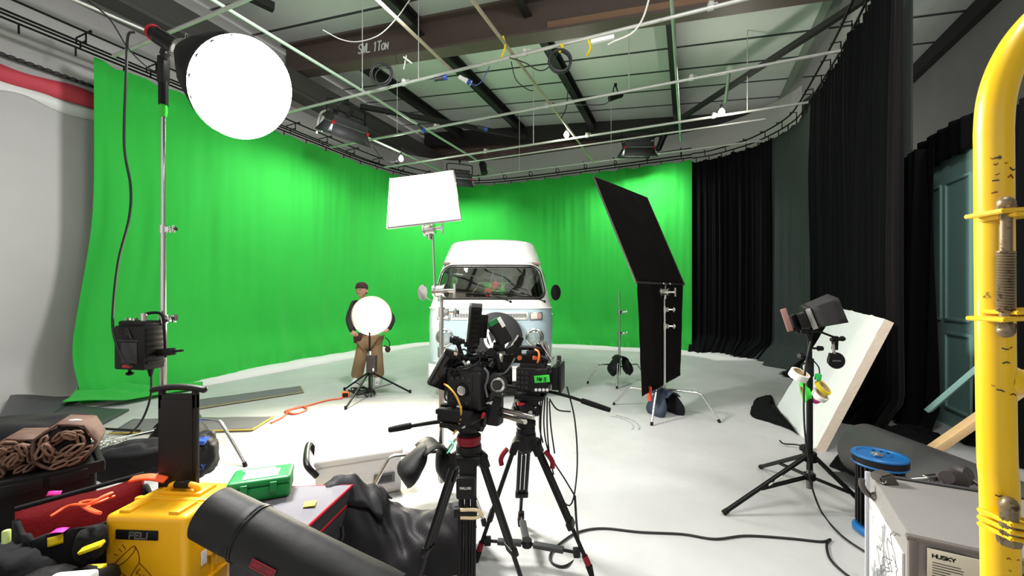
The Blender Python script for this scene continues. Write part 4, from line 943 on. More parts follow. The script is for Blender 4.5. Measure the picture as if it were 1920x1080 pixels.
skin('trousers', [(pm(693, 632), (.165, .14)), (hiL, .115), (knL, .1), (pm(670, 700, -.03), .105), (pm(668, 708, 0), .09), (hiR, .115), (knR, .1), (pm(709, 700, 0), .105), (pm(709, 708, 0), .09)], [(0, 1), (1, 2), (2, 3), (3, 4), (0, 5), (5, 6), (6, 7), (7, 8)], TR, man)
WSH = mat('white_trainer', (225, 224, 222), .6)
for a, t in ((anL, toL), (anR, toR)):
    d = (t - a); d.z = 0; d.normalize(); c = Vector((a.x, a.y, .0)); T = face_frame(c, d, d.cross(Vector((0, 0, -1))))
    T = Matrix((d, Vector((0, 0, 1)).cross(d), Vector((0, 0, 1)))).transposed().to_4x4(); T.translation = c
    s_ = obj('shoe', MB(T).grid(lambda u, v: (lambda x, w_, h: Vector((x, w_ * math.cos(PI * v), .025 + h * math.sin(PI * v))))(-.09 + .28 * u, .05 * math.sin(PI * (.12 + .8 * u)) ** .5, (.10 - .06 * smooth(.3, 1, u)) * math.sin(PI * (.1 + .86 * u)) ** .4), 14, 10), WSH, man, True, solid=.006)
    obj('sole', MB(T).prism([(-.095 + .29 * (k / 10), .052 * math.sin(PI * (.1 + .82 * k / 10)) ** .5) for k in range(11)] + [(-.095 + .29 * (k / 10), -.052 * math.sin(PI * (.1 + .82 * k / 10)) ** .5) for k in range(10, -1, -1)], .028), WHT, s_, True)
# head: skull, jaw, nose, ears, eyes, mouth
HT = FR(hd, .1, -.18)
b = MB(HT)
def headf(u, v):
    a = 2 * PI * u; p = PI * v; x = .076 * math.sin(p) * math.cos(a); y = .098 * math.sin(p) * math.sin(a); z = .118 * math.cos(p)
    if z < 0: k = 1 - .28 * (-z / .118); x *= k; y *= (1 - .12 * (-z / .118)); y -= .012 * (-z / .118)
    if y < -.06 and abs(z + .005) < .02: y += .008
    return Vector((x, y, z))
b.grid(headf, 28, 20, cu=True); b.add([Vector(p) for p in ((-.013, -.09, -.035), (.013, -.09, -.035), (0, -.122, -.03), (0, -.092, .015))], [(0, 1, 2), (1, 3, 2), (0, 2, 3)])
h_ = obj('head', b, SKIN, man, True, sharp=70)
for sx in (-1, 1):
    obj('ear', MB(HT).sph((sx * .078, .005, -.005), (.012, .022, .034), 12), SKIN, h_, True)
    obj('eye', MB(HT).sph((sx * .03, -.085, .008), (.013, .009, .008), 10), mat('eye', (235, 232, 228), .2), h_, True)
    obj('eyebrow', MB(HT).bar((sx * .015, -.096, .026), (sx * .046, -.088, .026), .008, .006, .002), mat('dark_hair', (46, 32, 28), .8), h_, True)
obj('mouth', MB(HT).bar((-.024, -.088, -.062), (.024, -.088, -.062), .01, .008, .003), mat('lips', (170, 105, 95), .5), h_, True)
b = MB(HT); b.lathe([(.001, .135), (.05, .125), (.083, .095), (.092, .05), (.09, .03), (.082, .03)], 28, Matrix.Diagonal((1, 1.18, 1, 1))); b.grid(lambda u, v: Vector(((u * 2 - 1) * .07, -.10 - .06 * v * (1 - (u * 2 - 1) ** 2 * .6), .038 - .014 * v)), 10, 4)
obj('cap', b, mat('dark_cap', (58, 30, 30), .85, bump=.2), man, True, solid=.003)
obj('hair', MB(HT).lathe([(.08, .04), (.084, .0), (.078, -.04)], 24, Matrix.Translation((0, .012, 0)) @ Matrix.Diagonal((1, 1.1, 1, 1)), 0.1, PI - .1), MATS['dark_hair'], man, True, solid=.008)
def hand(p, d, side, parent, up=Vector((0, 0, 1))):
    d = Vector(d).normalized(); x = up.cross(d).normalized() * side; z = d.cross(x)
    J = [(p, .024), (p + d * .045, .03), (p + d * .08, .024)]; E = [(0, 1), (1, 2)]
    for i, (o, L) in enumerate(((-.03, .06), (-.01, .07), (.011, .066), (.03, .052))):
        n = len(J); J += [(p + d * .085 + x * o, .0095), (p + d * (.085 + L * .5) + x * o * 1.1 - z * .008, .009), (p + d * (.085 + L * .8) + x * o * 1.1 - z * .03, .0078)]; E += [(2, n), (n, n + 1), (n + 1, n + 2)]
    n = len(J); J += [(p + d * .04 - x * .035 - z * .01, .011), (p + d * .075 - x * .05 - z * .025, .0095)]; E += [(1, n), (n, n + 1)]
    return skin('hand', J, E, SKIN, parent, 1)
hand(wrL, haL - wrL, 1, man); hand(wrR, haR - wrR, -1, man)
b = MB(FR(pm(671, 634, -.12), .2)); b.box((0, 0, 0), (.12, .09, .16), bev=.03, seg=3); b.box((0, -.05, .03), (.12, .02, .08), bev=.008); obj('tool_pouch', b, mat('brown_pouch', (70, 40, 30), .7), man, True)
b = MB(); b.tube([pm(722, 632, -.1), pm(728, 638, -.1), pm(731, 645, -.1), pm(729, 652, -.1)], .009, 7); b.sph(pm(727, 655, -.1), (.045, .03, .05), 14); b.cyl(pm(720, 648, -.1), pm(727, 651, -.1), .012); obj('belt_tool', b, mat('brown_dark', (60, 36, 30), .6), man, True)

# ------------------------------------------------------------------ dazzling lamp on its own stand
LY = 5.72; lx = P(693, 700, LY).x
ls = thing('light_stand', 'black tripod light stand under the dazzling lamp in front of the person', 'stand', (lx, LY, 0))
hub = Vector((0, 0, .33)); low = Vector((0, 0, .1))
for g in (G(648, 768), G(769, 737), G(646, 732)):
    v = Vector((g.x - lx, g.y - LY, .015)); lg = obj('leg', MB().cyl(hub + v.normalized() * .04, v, .013, n=12), BLKM, ls)
    obj('stay', MB().bar(low, hub.lerp(v, .55), .014, .006), BLKM, lg); obj('foot', MB().cyl(v + Vector((0, 0, .03)), v - Vector((0, 0, .012)), .017), RUB, lg)
b = MB(); b.cyl((0, 0, .09), (0, 0, .62), .017); b.cyl((0, 0, .6), (0, 0, .98), .013); obj('column', b, BLKM, ls)
b = MB(); b.cyl(hub - Vector((0, 0, .03)), hub + Vector((0, 0, .04)), .035); b.cyl(low - Vector((0, 0, .02)), low + Vector((0, 0, .02)), .03); obj('hub', b, BLKM, ls)
lp = thing('cob_lamp', 'dazzling warm white lamp facing the camera at chest height of the person', 'studio light', (lx, LY, .98))
LC = P(697, 592, LY); LT = axis_frame(LC, Vector((.12, -1, -.02)))
b = MB(); b.lathe([(.06, -.22), (.09, -.19), (.21, -.07), (.27, .0), (.274, .01), (.26, .004)], 36, LT); obj('reflector_bowl', b, mat('silver_reflector', (200, 198, 195), .25, .9), lp, True)
b = MB(); b.lathe([(.0005, .055), (.1, .048), (.19, .03), (.225, .016)], 36, LT); obj('lamp_face', b, emis('lamp_glow', (255, 236, 190), 60), lp, True)
b = MB(); b.lathe([(.225, .016), (.262, -.002)], 36, LT); obj('halo_ring', b, emis('lamp_halo_glow', (255, 206, 84), 1.5), lp, True, label='amber ring imitating the lamp halo')  # emissive amber ring imitates the yellow glow around the lamp
b = MB(); b.cyl(LT @ Vector((0, 0, -.42)), LT @ Vector((0, 0, -.19)), .07, .075, 20); obj('lamp_body', b, BLK, lp, True)
b = MB(); b.bar((lx, LY, .97), LT @ Vector((0, 0, -.3)) - Vector((0, 0, .02)), .03, .05, .006); obj('yoke', b, BLKM, lp, True)
spot_light('cob_beam', LT @ Vector((0, 0, .1)), LT @ Vector((0, 0, 2)), 360, math.radians(170), (1, .92, .76), .18, .6)
ps = thing('power_supply', 'dark power supply box strapped to the dazzling lamp stand', 'power supply', P(697, 682, LY - .05))
b = MB(); b.box((0, 0, 0), (.13, .08, .24), bev=.012); obj('housing', b, mat('psu_brown', (50, 40, 40), .5), ps)
b = MB(); b.box((.035, -.042, -.075), (.02, .008, .04), bev=.002); b.cyl((-.02, 0, .12), (-.02, 0, .17), .012); obj('socket', b, WHT, ps)
b = MB(); b.cyl((-.02, 0, -.12), (-.02, 0, -.19), .018, .012); obj('plug', b, BLK, ps)
rnd = random.Random(3); pts = []
for k in range(34): a = k * .9; pts.append(G(672, 742) + Vector((.16 * math.cos(a) * rnd.uniform(.6, 1.2) + .12 * (k / 34), .12 * math.sin(a) * rnd.uniform(.6, 1.2), .02 + .08 * rnd.random())))
cable('coiled_cable', pts + [G(695, 745), P(698, 700, LY - .06)], .009, BCAB, 'tangle of black cable at the foot of the dazzling lamp stand', k=5)
g = G(648, 745); op = thing('extension_socket', 'orange extension socket on the floor at left of the lamp stand', 'extension socket', g)
obj('housing', MB(FR((0, 0, .04), .3)).box((0, 0, 0), (.1, .07, .08), bev=.018), mat('orange_plastic', (240, 120, 40), .5), op); obj('face', MB(FR((0, 0, .04), .3)).box((0, -.036, 0), (.07, .01, .055), bev=.004), BLK, op)
OR = mat('orange_cable', (214, 92, 62), .5)
cable('extension_lead', [Vector((q.x, q.y, .012)) for q in [G(643, 748), G(615, 752), G(585, 760), G(552, 768), G(535, 773), G(552, 778), G(575, 770), G(566, 764), G(546, 770), G(530, 784), G(508, 795)]], .011, OR, 'orange extension lead looping across the floor to the grey mats')
# floor mats
def mat_strip(label, quad, edge):
    q = [Vector((p.x, p.y, .006)) for p in quad]; root = thing('floor_mat', label, 'mat', sum(q, Vector()) / 4, 0, 'grey floor mats')
    b = MB(); b.grid(lambda u, v: q[0].lerp(q[1], u).lerp(q[3].lerp(q[2], u), v) + Vector((0, 0, .008 + .006 * noise.noise(Vector((u * 6, v * 2, 0))))), 40, 8); obj('pad', b, mat('mat_grey', (104, 104, 104), .85, bump=.4, bs=160, var=.15), root, True, solid=.014)
    b = MB(); b.bar(q[0] + Vector((0, 0, .012)), q[1] + Vector((0, 0, .012)), .016, .012); b.bar(q[1] + Vector((0, 0, .012)), q[2] + Vector((0, 0, .012)), .016, .012); obj('edging', b, edge, root, True)
mat_strip('long narrow grey mat nearest the green curtain', [G(330, 775), G(569, 737), G(563, 726), G(330, 758)], mat('mat_edge', (150, 145, 100), .7))
mat_strip('wider grey mat with yellow edge behind the trolley handle', [G(205, 816), G(473, 809), G(513, 784), G(250, 789)], mat('mat_edge_yellow', (190, 165, 70), .7))
# tyre scuffs on the floor
TM = mat('tyre_mark', (128, 128, 128), .6, dirt=(176, 176, 174), ds=22, dt=.45)
for i, (px, py, r, a0, a1) in enumerate(((815, 795, .42, 2.0, 3.9), (815, 795, .48, 2.1, 3.8), (1125, 795, .34, -.6, 1.0), (1125, 795, .40, -.5, .9), (835, 815, .3, 2.2, 3.6))):
    c = G(px, py); f = lambda u, v: Vector((c.x + (r + .018 * v) * math.cos(a0 + (a1 - a0) * u), c.y + (r + .018 * v) * math.sin(a0 + (a1 - a0) * u), .0025 + .0004 * i))
    o = obj('floor_scuff', MB().grid(f, 24, 1), TM); tag(o, 'grey curved tyre scuff mark on the floor in front of the van', 'floor mark', 'curved scuff marks on the floor')
# ------------------------------------------------------------------ film tripods and cameras
def film_tripod(label, apex, feet, zs, spreader=None, red_lever=True, brand=False, clip=False):
    root = thing('tripod', label, 'tripod', (apex[0], apex[1], 0), 0, 'film tripods'); A0 = Vector((0, 0, zs))
    b = MB(); b.lathe([(.03, .035), (.052, .03), (.055, .0), (.045, -.05), (.03, -.07)], 24, FR(A0)); b.box(A0 + Vector((0, 0, -.02)), (.1, .1, .05), bev=.012); obj('crown', b, BLK, root)
    b = MB(); b.lathe([(.045, .03), (.049, .034), (.049, .06), (.045, .064)], 28, FR(A0)); obj('bowl_ring', b, REDM if not red_lever else BLKM, root)
    for i, f in enumerate(feet):
        v = Vector((f[0] - apex[0], f[1] - apex[1], .02)); h = Vector((v.x, v.y, 0)).normalized(); t = Vector((-h.y, h.x, 0)); top = A0 + h * .05 + Vector((0, 0, -.02)); d = (v - top).normalized(); L = (v - top).length
        b = MB()
        for s in (-1, 1): b.cyl(top + t * s * .024 + d * .03, top + t * s * .024 + d * L * .62, .0112, n=10)
        leg = obj('leg', b, BLKM, root)
        obj('lower_tube', MB().cyl(top + d * L * .18, v - d * .03, .0105, n=10), BLKM, leg)
        b = MB(); b.bar(top - d * .01, top + d * .06, .07, .04, .01, up=h); b.cyl(top - t * .045, top + t * .045, .018); obj('shoulder', b, BLK, leg)
        b = MB(); b.bar(top + d * L * .60, top + d * L * .655, .075, .03, .006, up=h); obj('leg_clamp', b, BLK, leg)
        if red_lever: 
            b = MB(); p = top + h * .035 + d * .07; b.tube([p - d * .03, p + h * .012 + d * .0, p + h * .014 + d * .03, p + d * .06], .013, 8, 4); obj('lever', b, REDM, leg, label='red clamp lever')
            obj('foot_band', MB().cyl(v - d * .09, v - d * .045, .016), REDM, leg)
        obj('foot', MB().cyl(v - d * .04, v + Vector((0, 0, -.02)), .018, .012), RUB, leg)
        if spreader:
            c = Vector((spreader[0] - apex[0], spreader[1] - apex[1], spreader[2])); e = v - d * .1; b = MB(); k = e - c
            b.bar(c + k * .12, c + k * .66, .038, .022, .006); obj('spreader_arm', b, DGREY, root)
            b = MB(); b.cyl(c, c + k * .9, .008); b.box(c + k * .88, (.035, .035, .04), bev=.006); obj('spreader_joint', b, BLK, root); 
            if i == 0: obj('spreader_hub', MB().cyl(c - Vector((0, 0, .015)), c + Vector((0, 0, .02)), .026), BLK, root)
    if clip:
        b = MB(FR((.012, -.135, zs - .19))); b.tube([(-.03, 0, -.015), (.03, 0, -.015), (.05, 0, .0), (.03, 0, .015), (-.03, 0, .015)], .0065, 8, 4); obj('cable_clip', b, mat('cream_plastic', (212, 190, 152), .5), root)
        b = MB(); b.box((0, -.11, zs - .1), (.075, .03, .085), bev=.01); b.box((0, -.12, zs - .19), (.09, .03, .035), bev=.006); obj('front_casting', b, BLK, root)
        b = MB(); T = face_frame((-.022, -.1262, zs - .1), (1, 0, 0), (0, 0, 1)); text(b, 'smallrig', T, .012, .006, .2, .0016, .0006); obj('logo', b, WHT, root)
    return root
def fluid_head(label, p, rz, handle, grip, grip_r=.012, hc=None, red=False):
    """p = bowl centre, handle/grip = world points"""
    root = thing('fluid_head', label, 'tripod head', p, 0, 'fluid heads'); T = FR((0, 0, 0), rz)
    b = MB(T); b.lathe([(.044, .0), (.05, .01), (.048, .03), (.036, .045)], 24); b.lathe([(.036, .04), (.05, .055), (.055, .075), (.05, .1)], 24); b.box((0, 0, .12), (.1, .12, .05), bev=.012); b.cyl((-.062, 0, .09), (.062, 0, .09), .04, n=24); b.cyl((-.072, 0, .09), (.072, 0, .09), .022, n=18)
    obj('body', b, BLK, root)
    b = MB(T); b.cyl((0, -.055, .09), (0, -.068, .09), .012); b.sph((.03, -.062, .115), .006, 8); obj('level_bubble', b, CHR, root)
    b = MB(T); b.lathe([(.047, .006), (.0515, .01), (.0515, .03), (.047, .034)], 28); obj('pan_ring', b, REDM if red else BLKM, root)
    b = MB(T); b.box((-.045, -.05, .135), (.035, .02, .014), bev=.003); obj('plate_lock', b, RED, root, label='red plate lock')
    im = rootmat(root).inverted(); q = [im @ Vector(k) for k in handle]
    b = MB(); b.tube(q, .0085, 10, 6); b.cyl(q[0] - (q[1] - q[0]).normalized() * .02, q[0] + (q[1] - q[0]).normalized() * .03, .019); obj('pan_handle', b, BLKM, root)
    g0, g1 = (im @ Vector(k) for k in grip); b = MB(); d = (g1 - g0)
    b.tube([g0, g0 + d * .06, g0 + d * .5, g0 + d * .94, g1], lambda u: grip_r * (.8 + .3 * math.sin(PI * min(1, u * 1.0 + .08))), 14, 4); obj('grip', b, RUB, root)
    return root
def slab(b, c, w, h, t, up, nrm, bev=.006):
    T = face_frame(c, Vector(up).cross(Vector(nrm)), up); b.box((0, 0, 0), (w, h, t), bev=bev, T=T); return T
# ---- near rig
YA = 1.72
ta = film_tripod('near black film tripod in the centre, with cream cable clip and red bowl ring', (P(879, 840, YA).x, YA), [(P(772, 1140, 1.86).x, 1.86), (P(992, 1140, 1.86).x, 1.86), (P(874, 1290, 1.46).x, 1.40)], P(879, 846, YA).z, red_lever=False, clip=True)
def A(px, py, dy=0): return P(px, py, YA + dy)
bA = A(880, 840); bA.z += .05
fluid_head('near fluid head with its pan handle pointing left', A(879, 829), -.25, [A(850, 800), A(836, 791, .01), A(822, 791, .01), A(800, 794), A(768, 799)], [A(771, 798), A(729, 806)], .0125, red=True)
ca = thing('cinema_camera', 'near black cinema camera with tall monitor and silver rods on the centre tripod', 'film camera', A(879, 790))
def ap(name, b, m, label=None, **k): return obj(name, b, m, ca, True, label=label, **k)
rz = -.42; T = FR(A(893, 724, .02), rz)
CAMG = mat('camera_body', (34, 31, 32), .5, var=.2, bump=.08, bs=150, spec=.3)
b = MB(T); b.box((-.012, .01, 0), (.16, .2, .155), bev=.014, seg=3); b.box((-.02, -.088, .03), (.11, .012, .07), bev=.006); b.box((-.02, -.088, -.045), (.1, .014, .05), bev=.004); b.box((.02, -.02, .082), (.09, .12, .03), bev=.008)
for k in range(6): b.box((-.082, -.05 + k * .022, .01), (.006, .012, .09), bev=.002)
body_ = ap('body', b, CAMG)
b = MB(T); b.lathe([(.001, .004), (.012, .004), (.014, .0), (.019, .002), (.02, -.004)], 22, Matrix.Translation((-.015, -.096, .0)) @ Matrix.Rotation(PI / 2, 4, 'X')); obj('dial', b, CHR, body_, True)
b = MB(T); b.lathe([(.021, -.01), (.03, -.004), (.03, .004), (.021, .003)], 24, Matrix.Translation((-.015, -.096, .0)) @ Matrix.Rotation(PI / 2, 4, 'X')); obj('dial_ring', b, BLK, body_, True)
for x, z in ((-.055, .045), (-.03, .05), (-.005, .05), (.02, .045), (-.06, -.04), (.01, -.05)): obj('button', MB(T).cyl((x, -.093, z), (x, -.099, z), .006, n=10), DGREY, body_, True)
b = MB(); p0, p1 = A(921, 712, .02), A(935, 722, -.07); b.cyl(p0, p1, .04, .038, 24); b.cyl(p1, p1 + (p1 - p0).normalized() * .012, .03, .026, 24); b.cyl(A(925, 738, 0), A(930, 744, -.07), .026, n=18); b.cyl(A(939, 739, -.02), A(939, 739, -.06), .018); ap('follow_focus', b, DGREY)
b = MB(); b.lathe([(.001, .002), (.007, .002), (.009, 0)], 14, axis_frame(A(939, 739, -.061), (0, -1, 0))); b.lathe([(.02, .0), (.027, .004), (.03, 0)], 20, axis_frame(A(933, 722, -.085), (0, -1, 0))); ap('focus_knob', b, CHR)
b = MB(); b.bar(A(935, 744, -.06), A(921, 792, -.06), .04, .035, .008); b.box(A(928, 770, -.05), (.055, .06, .11), rz=rz, bev=.01); ap('rod_bracket', b, BLK)
b = MB()
for (x0, y0, x1, y1) in ((936, 767, 1000, 782), (936, 777, 985, 791)): b.cyl(A(x0, y0, -.06), A(x1, y1, -.2), .0092, n=14)
ap('support_rod', b, CHR)
b = MB(FR(A(880, 772, 0), rz)); b.box((0, 0, .0), (.16, .24, .026), bev=.005); b.box((-.02, 0, -.026), (.085, .26, .02), bev=.004); b.box((0, -.11, .022), (.15, .03, .03), bev=.005); b.cyl((-.085, -.06, 0), (-.1, -.06, 0), .02); ap('baseplate', b, BLK)
b = MB(); b.box(A(838, 768), (.055, .09, .02), rz=rz, bev=.004); b.box(A(833, 762), (.03, .03, .025), bev=.004); ap('dovetail_end', b, BLKM)
b = MB(FR(A(906, 779, -.1), rz)); b.box((0, 0, 0), (.012, .012, .022), ry=.4, bev=.003); ap('red_lever', b, RED)
# top handle and arms
b = MB(); b.tube([A(868, 684), A(872, 674), A(884, 670), A(905, 668), A(922, 664), A(930, 672)], .011, 9); b.box(A(895, 672), (.07, .03, .02), bev=.005); ap('top_handle', b, BLK)
b = MB(); b.tube([A(905, 669, -.012), A(915, 666, -.012)], .006, 6); ap('handle_tape', b, YEL)
def arm(pts, name='arm', r=.008):
    b = MB()
    for p, q in zip(pts, pts[1:]): b.cyl(p, q, r, n=10)
    for p in pts: b.sph(p, r * 1.9, 12); b.cyl(p - Vector((r * 2, 0, 0)), p + Vector((r * 2, 0, 0)), r * 1.6, n=12)
    return ap(name, b, BLK)
arm([A(868, 672), A(857, 640), A(852, 637)], r=.009); arm([A(841, 689), A(865, 679), A(884, 657), A(888, 648)], r=.009); arm([A(905, 668), A(921, 662), A(936, 650)], r=.012); arm([A(866, 640), A(876, 646)], r=.006)
b = MB(); b.cyl(A(921, 661, -.03), A(921, 661, .03), .018, n=20); b.cyl(A(930, 668, -.03), A(934, 690, .0), .014); ap('rosette_joint', b, BLK)
# monitors
b = MB(); up = (A(893, 574) - A(887, 646)); Tm = slab(b, A(889, 610), .052, .165, .03, up, (.55, -1, .0)); 
for k in range(7): b.box((.0, -.06 + k * .02, .017), (.03, .012, .004), bev=.001, T=Tm)
m1 = ap('tall_monitor', b, BLK); b = MB(); b.box((0, .082, 0), (.05, .022, .03), bev=.004, T=Tm); obj('mounting_tab', b, GREY, m1, True); b = MB(); slab(b, A(906, 612, .03), .03, .1, .03, up, (.55, -1, 0)); obj('battery', b, BLK, m1, True)
b = MB(); up2 = (A(853, 664) - A(818, 728)); Tm = slab(b, A(836, 694), .092, .162, .03, up2, (.75, -1, .25)); m2 = ap('side_monitor', b, BLK); b = MB(); b.box((0, -.005, .0155), (.076, .13, .002), T=Tm); obj('screen', b, mat('dark_screen', (26, 24, 27), .12), m2, True)
b = MB(); slab(b, A(850, 664, -.01), .075, .028, .04, (.3, 0, 1), (.2, -.8, .6)); obj('battery', b, BLK, m2, True); b = MB(); slab(b, A(849, 661.5, -.022), .045, .012, .012, (.3, 0, 1), (.1, -.6, .9), .002); obj('label_sticker', b, mat('pale_label', (205, 180, 168), .6), m2, True, label='pale sticker')
b = MB(); up3 = (A(926, 600) - A(952, 645)); Tm = slab(b, A(938, 626), .066, .095, .022, up3, (.35, -1, .3)); m3 = ap('tilted_monitor', b, BLK); b = MB(); b.box((0, .0, .0125), (.052, .08, .002), T=Tm); obj('screen', b, MATS['dark_screen'], m3, True)
b = MB(); b.box((.0, .052, .0), (.05, .03, .02), bev=.002, T=Tm); obj('green_sticker', b, mat('dark_green_sticker', (20, 110, 55), .5), m3, True, label='dark green sticker'); b = MB(); b.box((.025, .04, .012), (.018, .045, .004), bev=.001, T=Tm); obj('white_sticker', b, WHT, m3, True, label='white sticker')
b = MB(); slab(b, A(970, 642, .02), .03, .06, .03, (.6, 0, 1), (.2, -1, 0)); b.cyl(A(966, 650, .02), A(946, 660, .01), .012); b.box(A(960, 655, .01), (.05, .04, .03), ry=-.5, bev=.005); ap('mount_block', b, BLK)
b = MB(); b.box(A(905, 686, .01), (.1, .05, .05), rz=rz, bev=.008); b.cyl(A(890, 688, -.05), A(905, 684, -.06), .012); b.cyl(A(917, 690, -.04), A(925, 678, -.02), .014); b.box(A(945, 690, .04), (.06, .05, .06), bev=.006); b.cyl(A(862, 695, -.05), A(850, 702, -.02), .02); b.box(A(950, 672, .05), (.05, .06, .04), rz=.3, bev=.005); b.cyl(A(938, 700, -.02), A(945, 712, -.01), .012); ap('accessory_block', b, BLK)
ap('fitting', MB().cyl(A(868, 676, -.03), A(873, 684, -.03), .007), CHR); ap('fitting', MB().cyl(A(858, 762, -.08), A(868, 764, -.09), .008), CHR); ap('fitting', MB().cyl(A(918, 755, -.1), A(922, 757, -.1), .006).bar(A(912, 756, -.1), A(924, 753, -.1), .006, .006), CHR)
ap('yellow_cable', MB().tube([A(833, 720, -.05), A(842, 726, -.09), A(855, 742, -.12), A(864, 765, -.13), A(864, 785, -.12), A(857, 803, -.1), A(850, 814, -.08)], .0038, 7), mat('amber_cable', (226, 164, 52), .5))
for k, q in enumerate(([A(838, 722, -.03), A(834, 738, -.05), A(836, 750, -.06), A(850, 752, -.06)], [A(836, 690, -.03), A(858, 693, -.06), A(880, 690, -.07), A(898, 678, -.04), A(900, 668, -.03)], [A(908, 690, -.08), A(915, 700, -.1), A(913, 715, -.1), A(910, 725, -.09), A(914, 745, -.09)], [A(930, 702, -.03), A(945, 700, -.05), A(958, 685, -.04), A(965, 672, 0)], [A(862, 660), A(870, 655, -.02), A(880, 662, -.02), A(890, 668, -.01)])):
    ap('cable', MB().tube(q, .0035 if k != 2 else .0045, 6), BCAB if k < 2 or k == 4 else GREY)
# ---- far rig
YB = 2.15
def Bp(px, py, dy=0): return P(px, py, YB + dy)
tb = film_tripod('farther black film tripod with red levers and a floor spreader, right of centre', (Bp(986, 822).x, YB), [(Bp(1112, 1080, -.12).x, YB - .1), (Bp(893, 1058, .02).x, YB + .02), (Bp(975, 985, .36).x, YB + .36)], Bp(986, 822).z, spreader=(Bp(988, 1018).x, YB - .0, .11))
fluid_head('farther fluid head with its pan handle pointing right', Bp(986, 800), .3, [Bp(1000, 742), Bp(1018, 734), Bp(1040, 737), Bp(1068, 744), Bp(1092, 752)], [Bp(1090, 751), Bp(1144, 769)], .0135)
cb_ = thing('cinema_camera', 'farther black cinema camera with green tape label and square matte box', 'film camera', Bp(995, 740))
def bp(name, b, m, label=None, **k): return obj(name, b, m, cb_, True, label=label, **k)
rz = -.25; T = FR(Bp(1001, 709), rz)
b = MB(T); b.box((0, 0, 0), (.165, .12, .125), bev=.01, seg=3); b.box((-.045, -.063, .0), (.065, .01, .1), bev=.003); b.box((.04, -.062, -.05), (.09, .01, .02), bev=.003); b.box((0, 0, .07), (.13, .1, .03), bev=.008); body_ = bp('body', b, CAMG)
for x in range(3):
    for z in range(4): obj('button', MB(T).box((-.065 + x * .02, -.07, -.035 + z * .024), (.011, .006, .012), bev=.002), DGREY, body_, True)
g_ = obj('green_tape', MB(T).box((.055, -.0685, .012), (.078, .004, .036), ry=-.12, rz=0, bev=.001), mat('bright_green_tape', (70, 235, 80), .6), body_, True, label='bright green tape label')
b = MB(); Tt = T @ face_frame((.03, -.0712, .002), (1, 0, .02), (-.02, 0, 1)); text(b, 'NW 5', Tt, .017, .011, .2, .0032, .0006, .15); obj('pen_lettering', b, BLK, g_, True)
b = MB(); Tt = T @ face_frame((.02, -.0605, .05), (1, 0, 0), (0, 0, 1)); text(b, 'SONY', Tt, .009, .006, .3, .0014, .0006); obj('logo', b, GREY, body_, True)
b = MB(FR(Bp(1046, 706, -.02), rz)); b.box((-.005, 0, .0), (.035, .13, .115), bev=.004, taper=1.0); b.box((.02, 0, 0), (.012, .16, .14), bev=.003); b.cyl((-.06, 0, 0), (-.01, 0, 0), .045, n=22); mb_ = bp('matte_box', b, BLK)
obj('top_flag', MB(FR(Bp(1048, 678, -.02), rz)).box((0, 0, 0), (.012, .1, .02), bev=.002).cyl((0, 0, .0), (0, 0, .03), .012), DGREY, mb_, True)
b = MB(); b.tube([Bp(955, 682), Bp(950, 668), Bp(958, 656), Bp(985, 652), Bp(1012, 655), Bp(1020, 668)], .012, 9); bp('top_handle', b, BLK)
b = MB(); b.box(Bp(985, 672, .0), (.19, .07, .045), rz=rz, bev=.008); b.box(Bp(965, 662, 0), (.06, .06, .05), rz=.3, bev=.006); b.box(Bp(1000, 664, -.02), (.06, .05, .04), rz=-.5, bev=.006); b.cyl(Bp(1012, 670, -.04), Bp(1028, 676, -.05), .016); b.box(Bp(950, 705, .03), (.06, .08, .09), bev=.008); b.box(Bp(958, 725, .0), (.09, .05, .03), bev=.005); b.cyl(Bp(948, 724, -.03), Bp(970, 727, -.03), .013); b.box(Bp(1010, 655, .02), (.07, .03, .05), rz=.6, ry=.3, bev=.005); bp('accessory_block', b, BLK)
b = MB(); b.cyl(Bp(974, 671, -.06), Bp(974, 671, -.075), .012, n=18); b.box(Bp(1004, 671, -.05), (.03, .01, .02), rz=.2, bev=.004); bp('orange_dial', b, mat('copper_orange', (200, 96, 52), .4))
bp('orange_cable', MB().tube([Bp(1003, 655, -.05), Bp(1010, 660, -.07), Bp(1011, 672, -.08), Bp(1008, 680, -.06)], .005, 7), mat('orange_lead', (235, 130, 40), .5))
b = MB(); b.cyl(Bp(1013, 643, 0), Bp(1035, 678, -.02), .006); b.cyl(Bp(1020, 640, .02), Bp(1030, 668, .02), .009); b.bar(Bp(1028, 646, .02), Bp(1031, 662, .02), .022, .012, .003); b.cyl(Bp(1038, 668, -.01), Bp(1028, 680, -.01), .006); bp('antenna_arm', b, CHR)
b = MB(FR(Bp(997, 740), rz)); b.box((0, 0, 0), (.15, .16, .02), bev=.004); b.box((0, 0, -.02), (.09, .12, .02), bev=.004); b.box((.02, -.05, .015), (.07, .02, .02), bev=.003); bp('baseplate', b, BLK)
b = MB(); [b.cyl(Bp(1005 + k * 7, 731, -.07), Bp(1005 + k * 7, 731, -.085), .008) for k in range(4)]; bp('connectors', b, CHR)
b = MB(); b.cyl(Bp(940, 720, 0), Bp(970, 722, 0), .0075); b.cyl(Bp(935, 730, 0), Bp(970, 732, 0), .0075); bp('support_rod', b, BLKM)
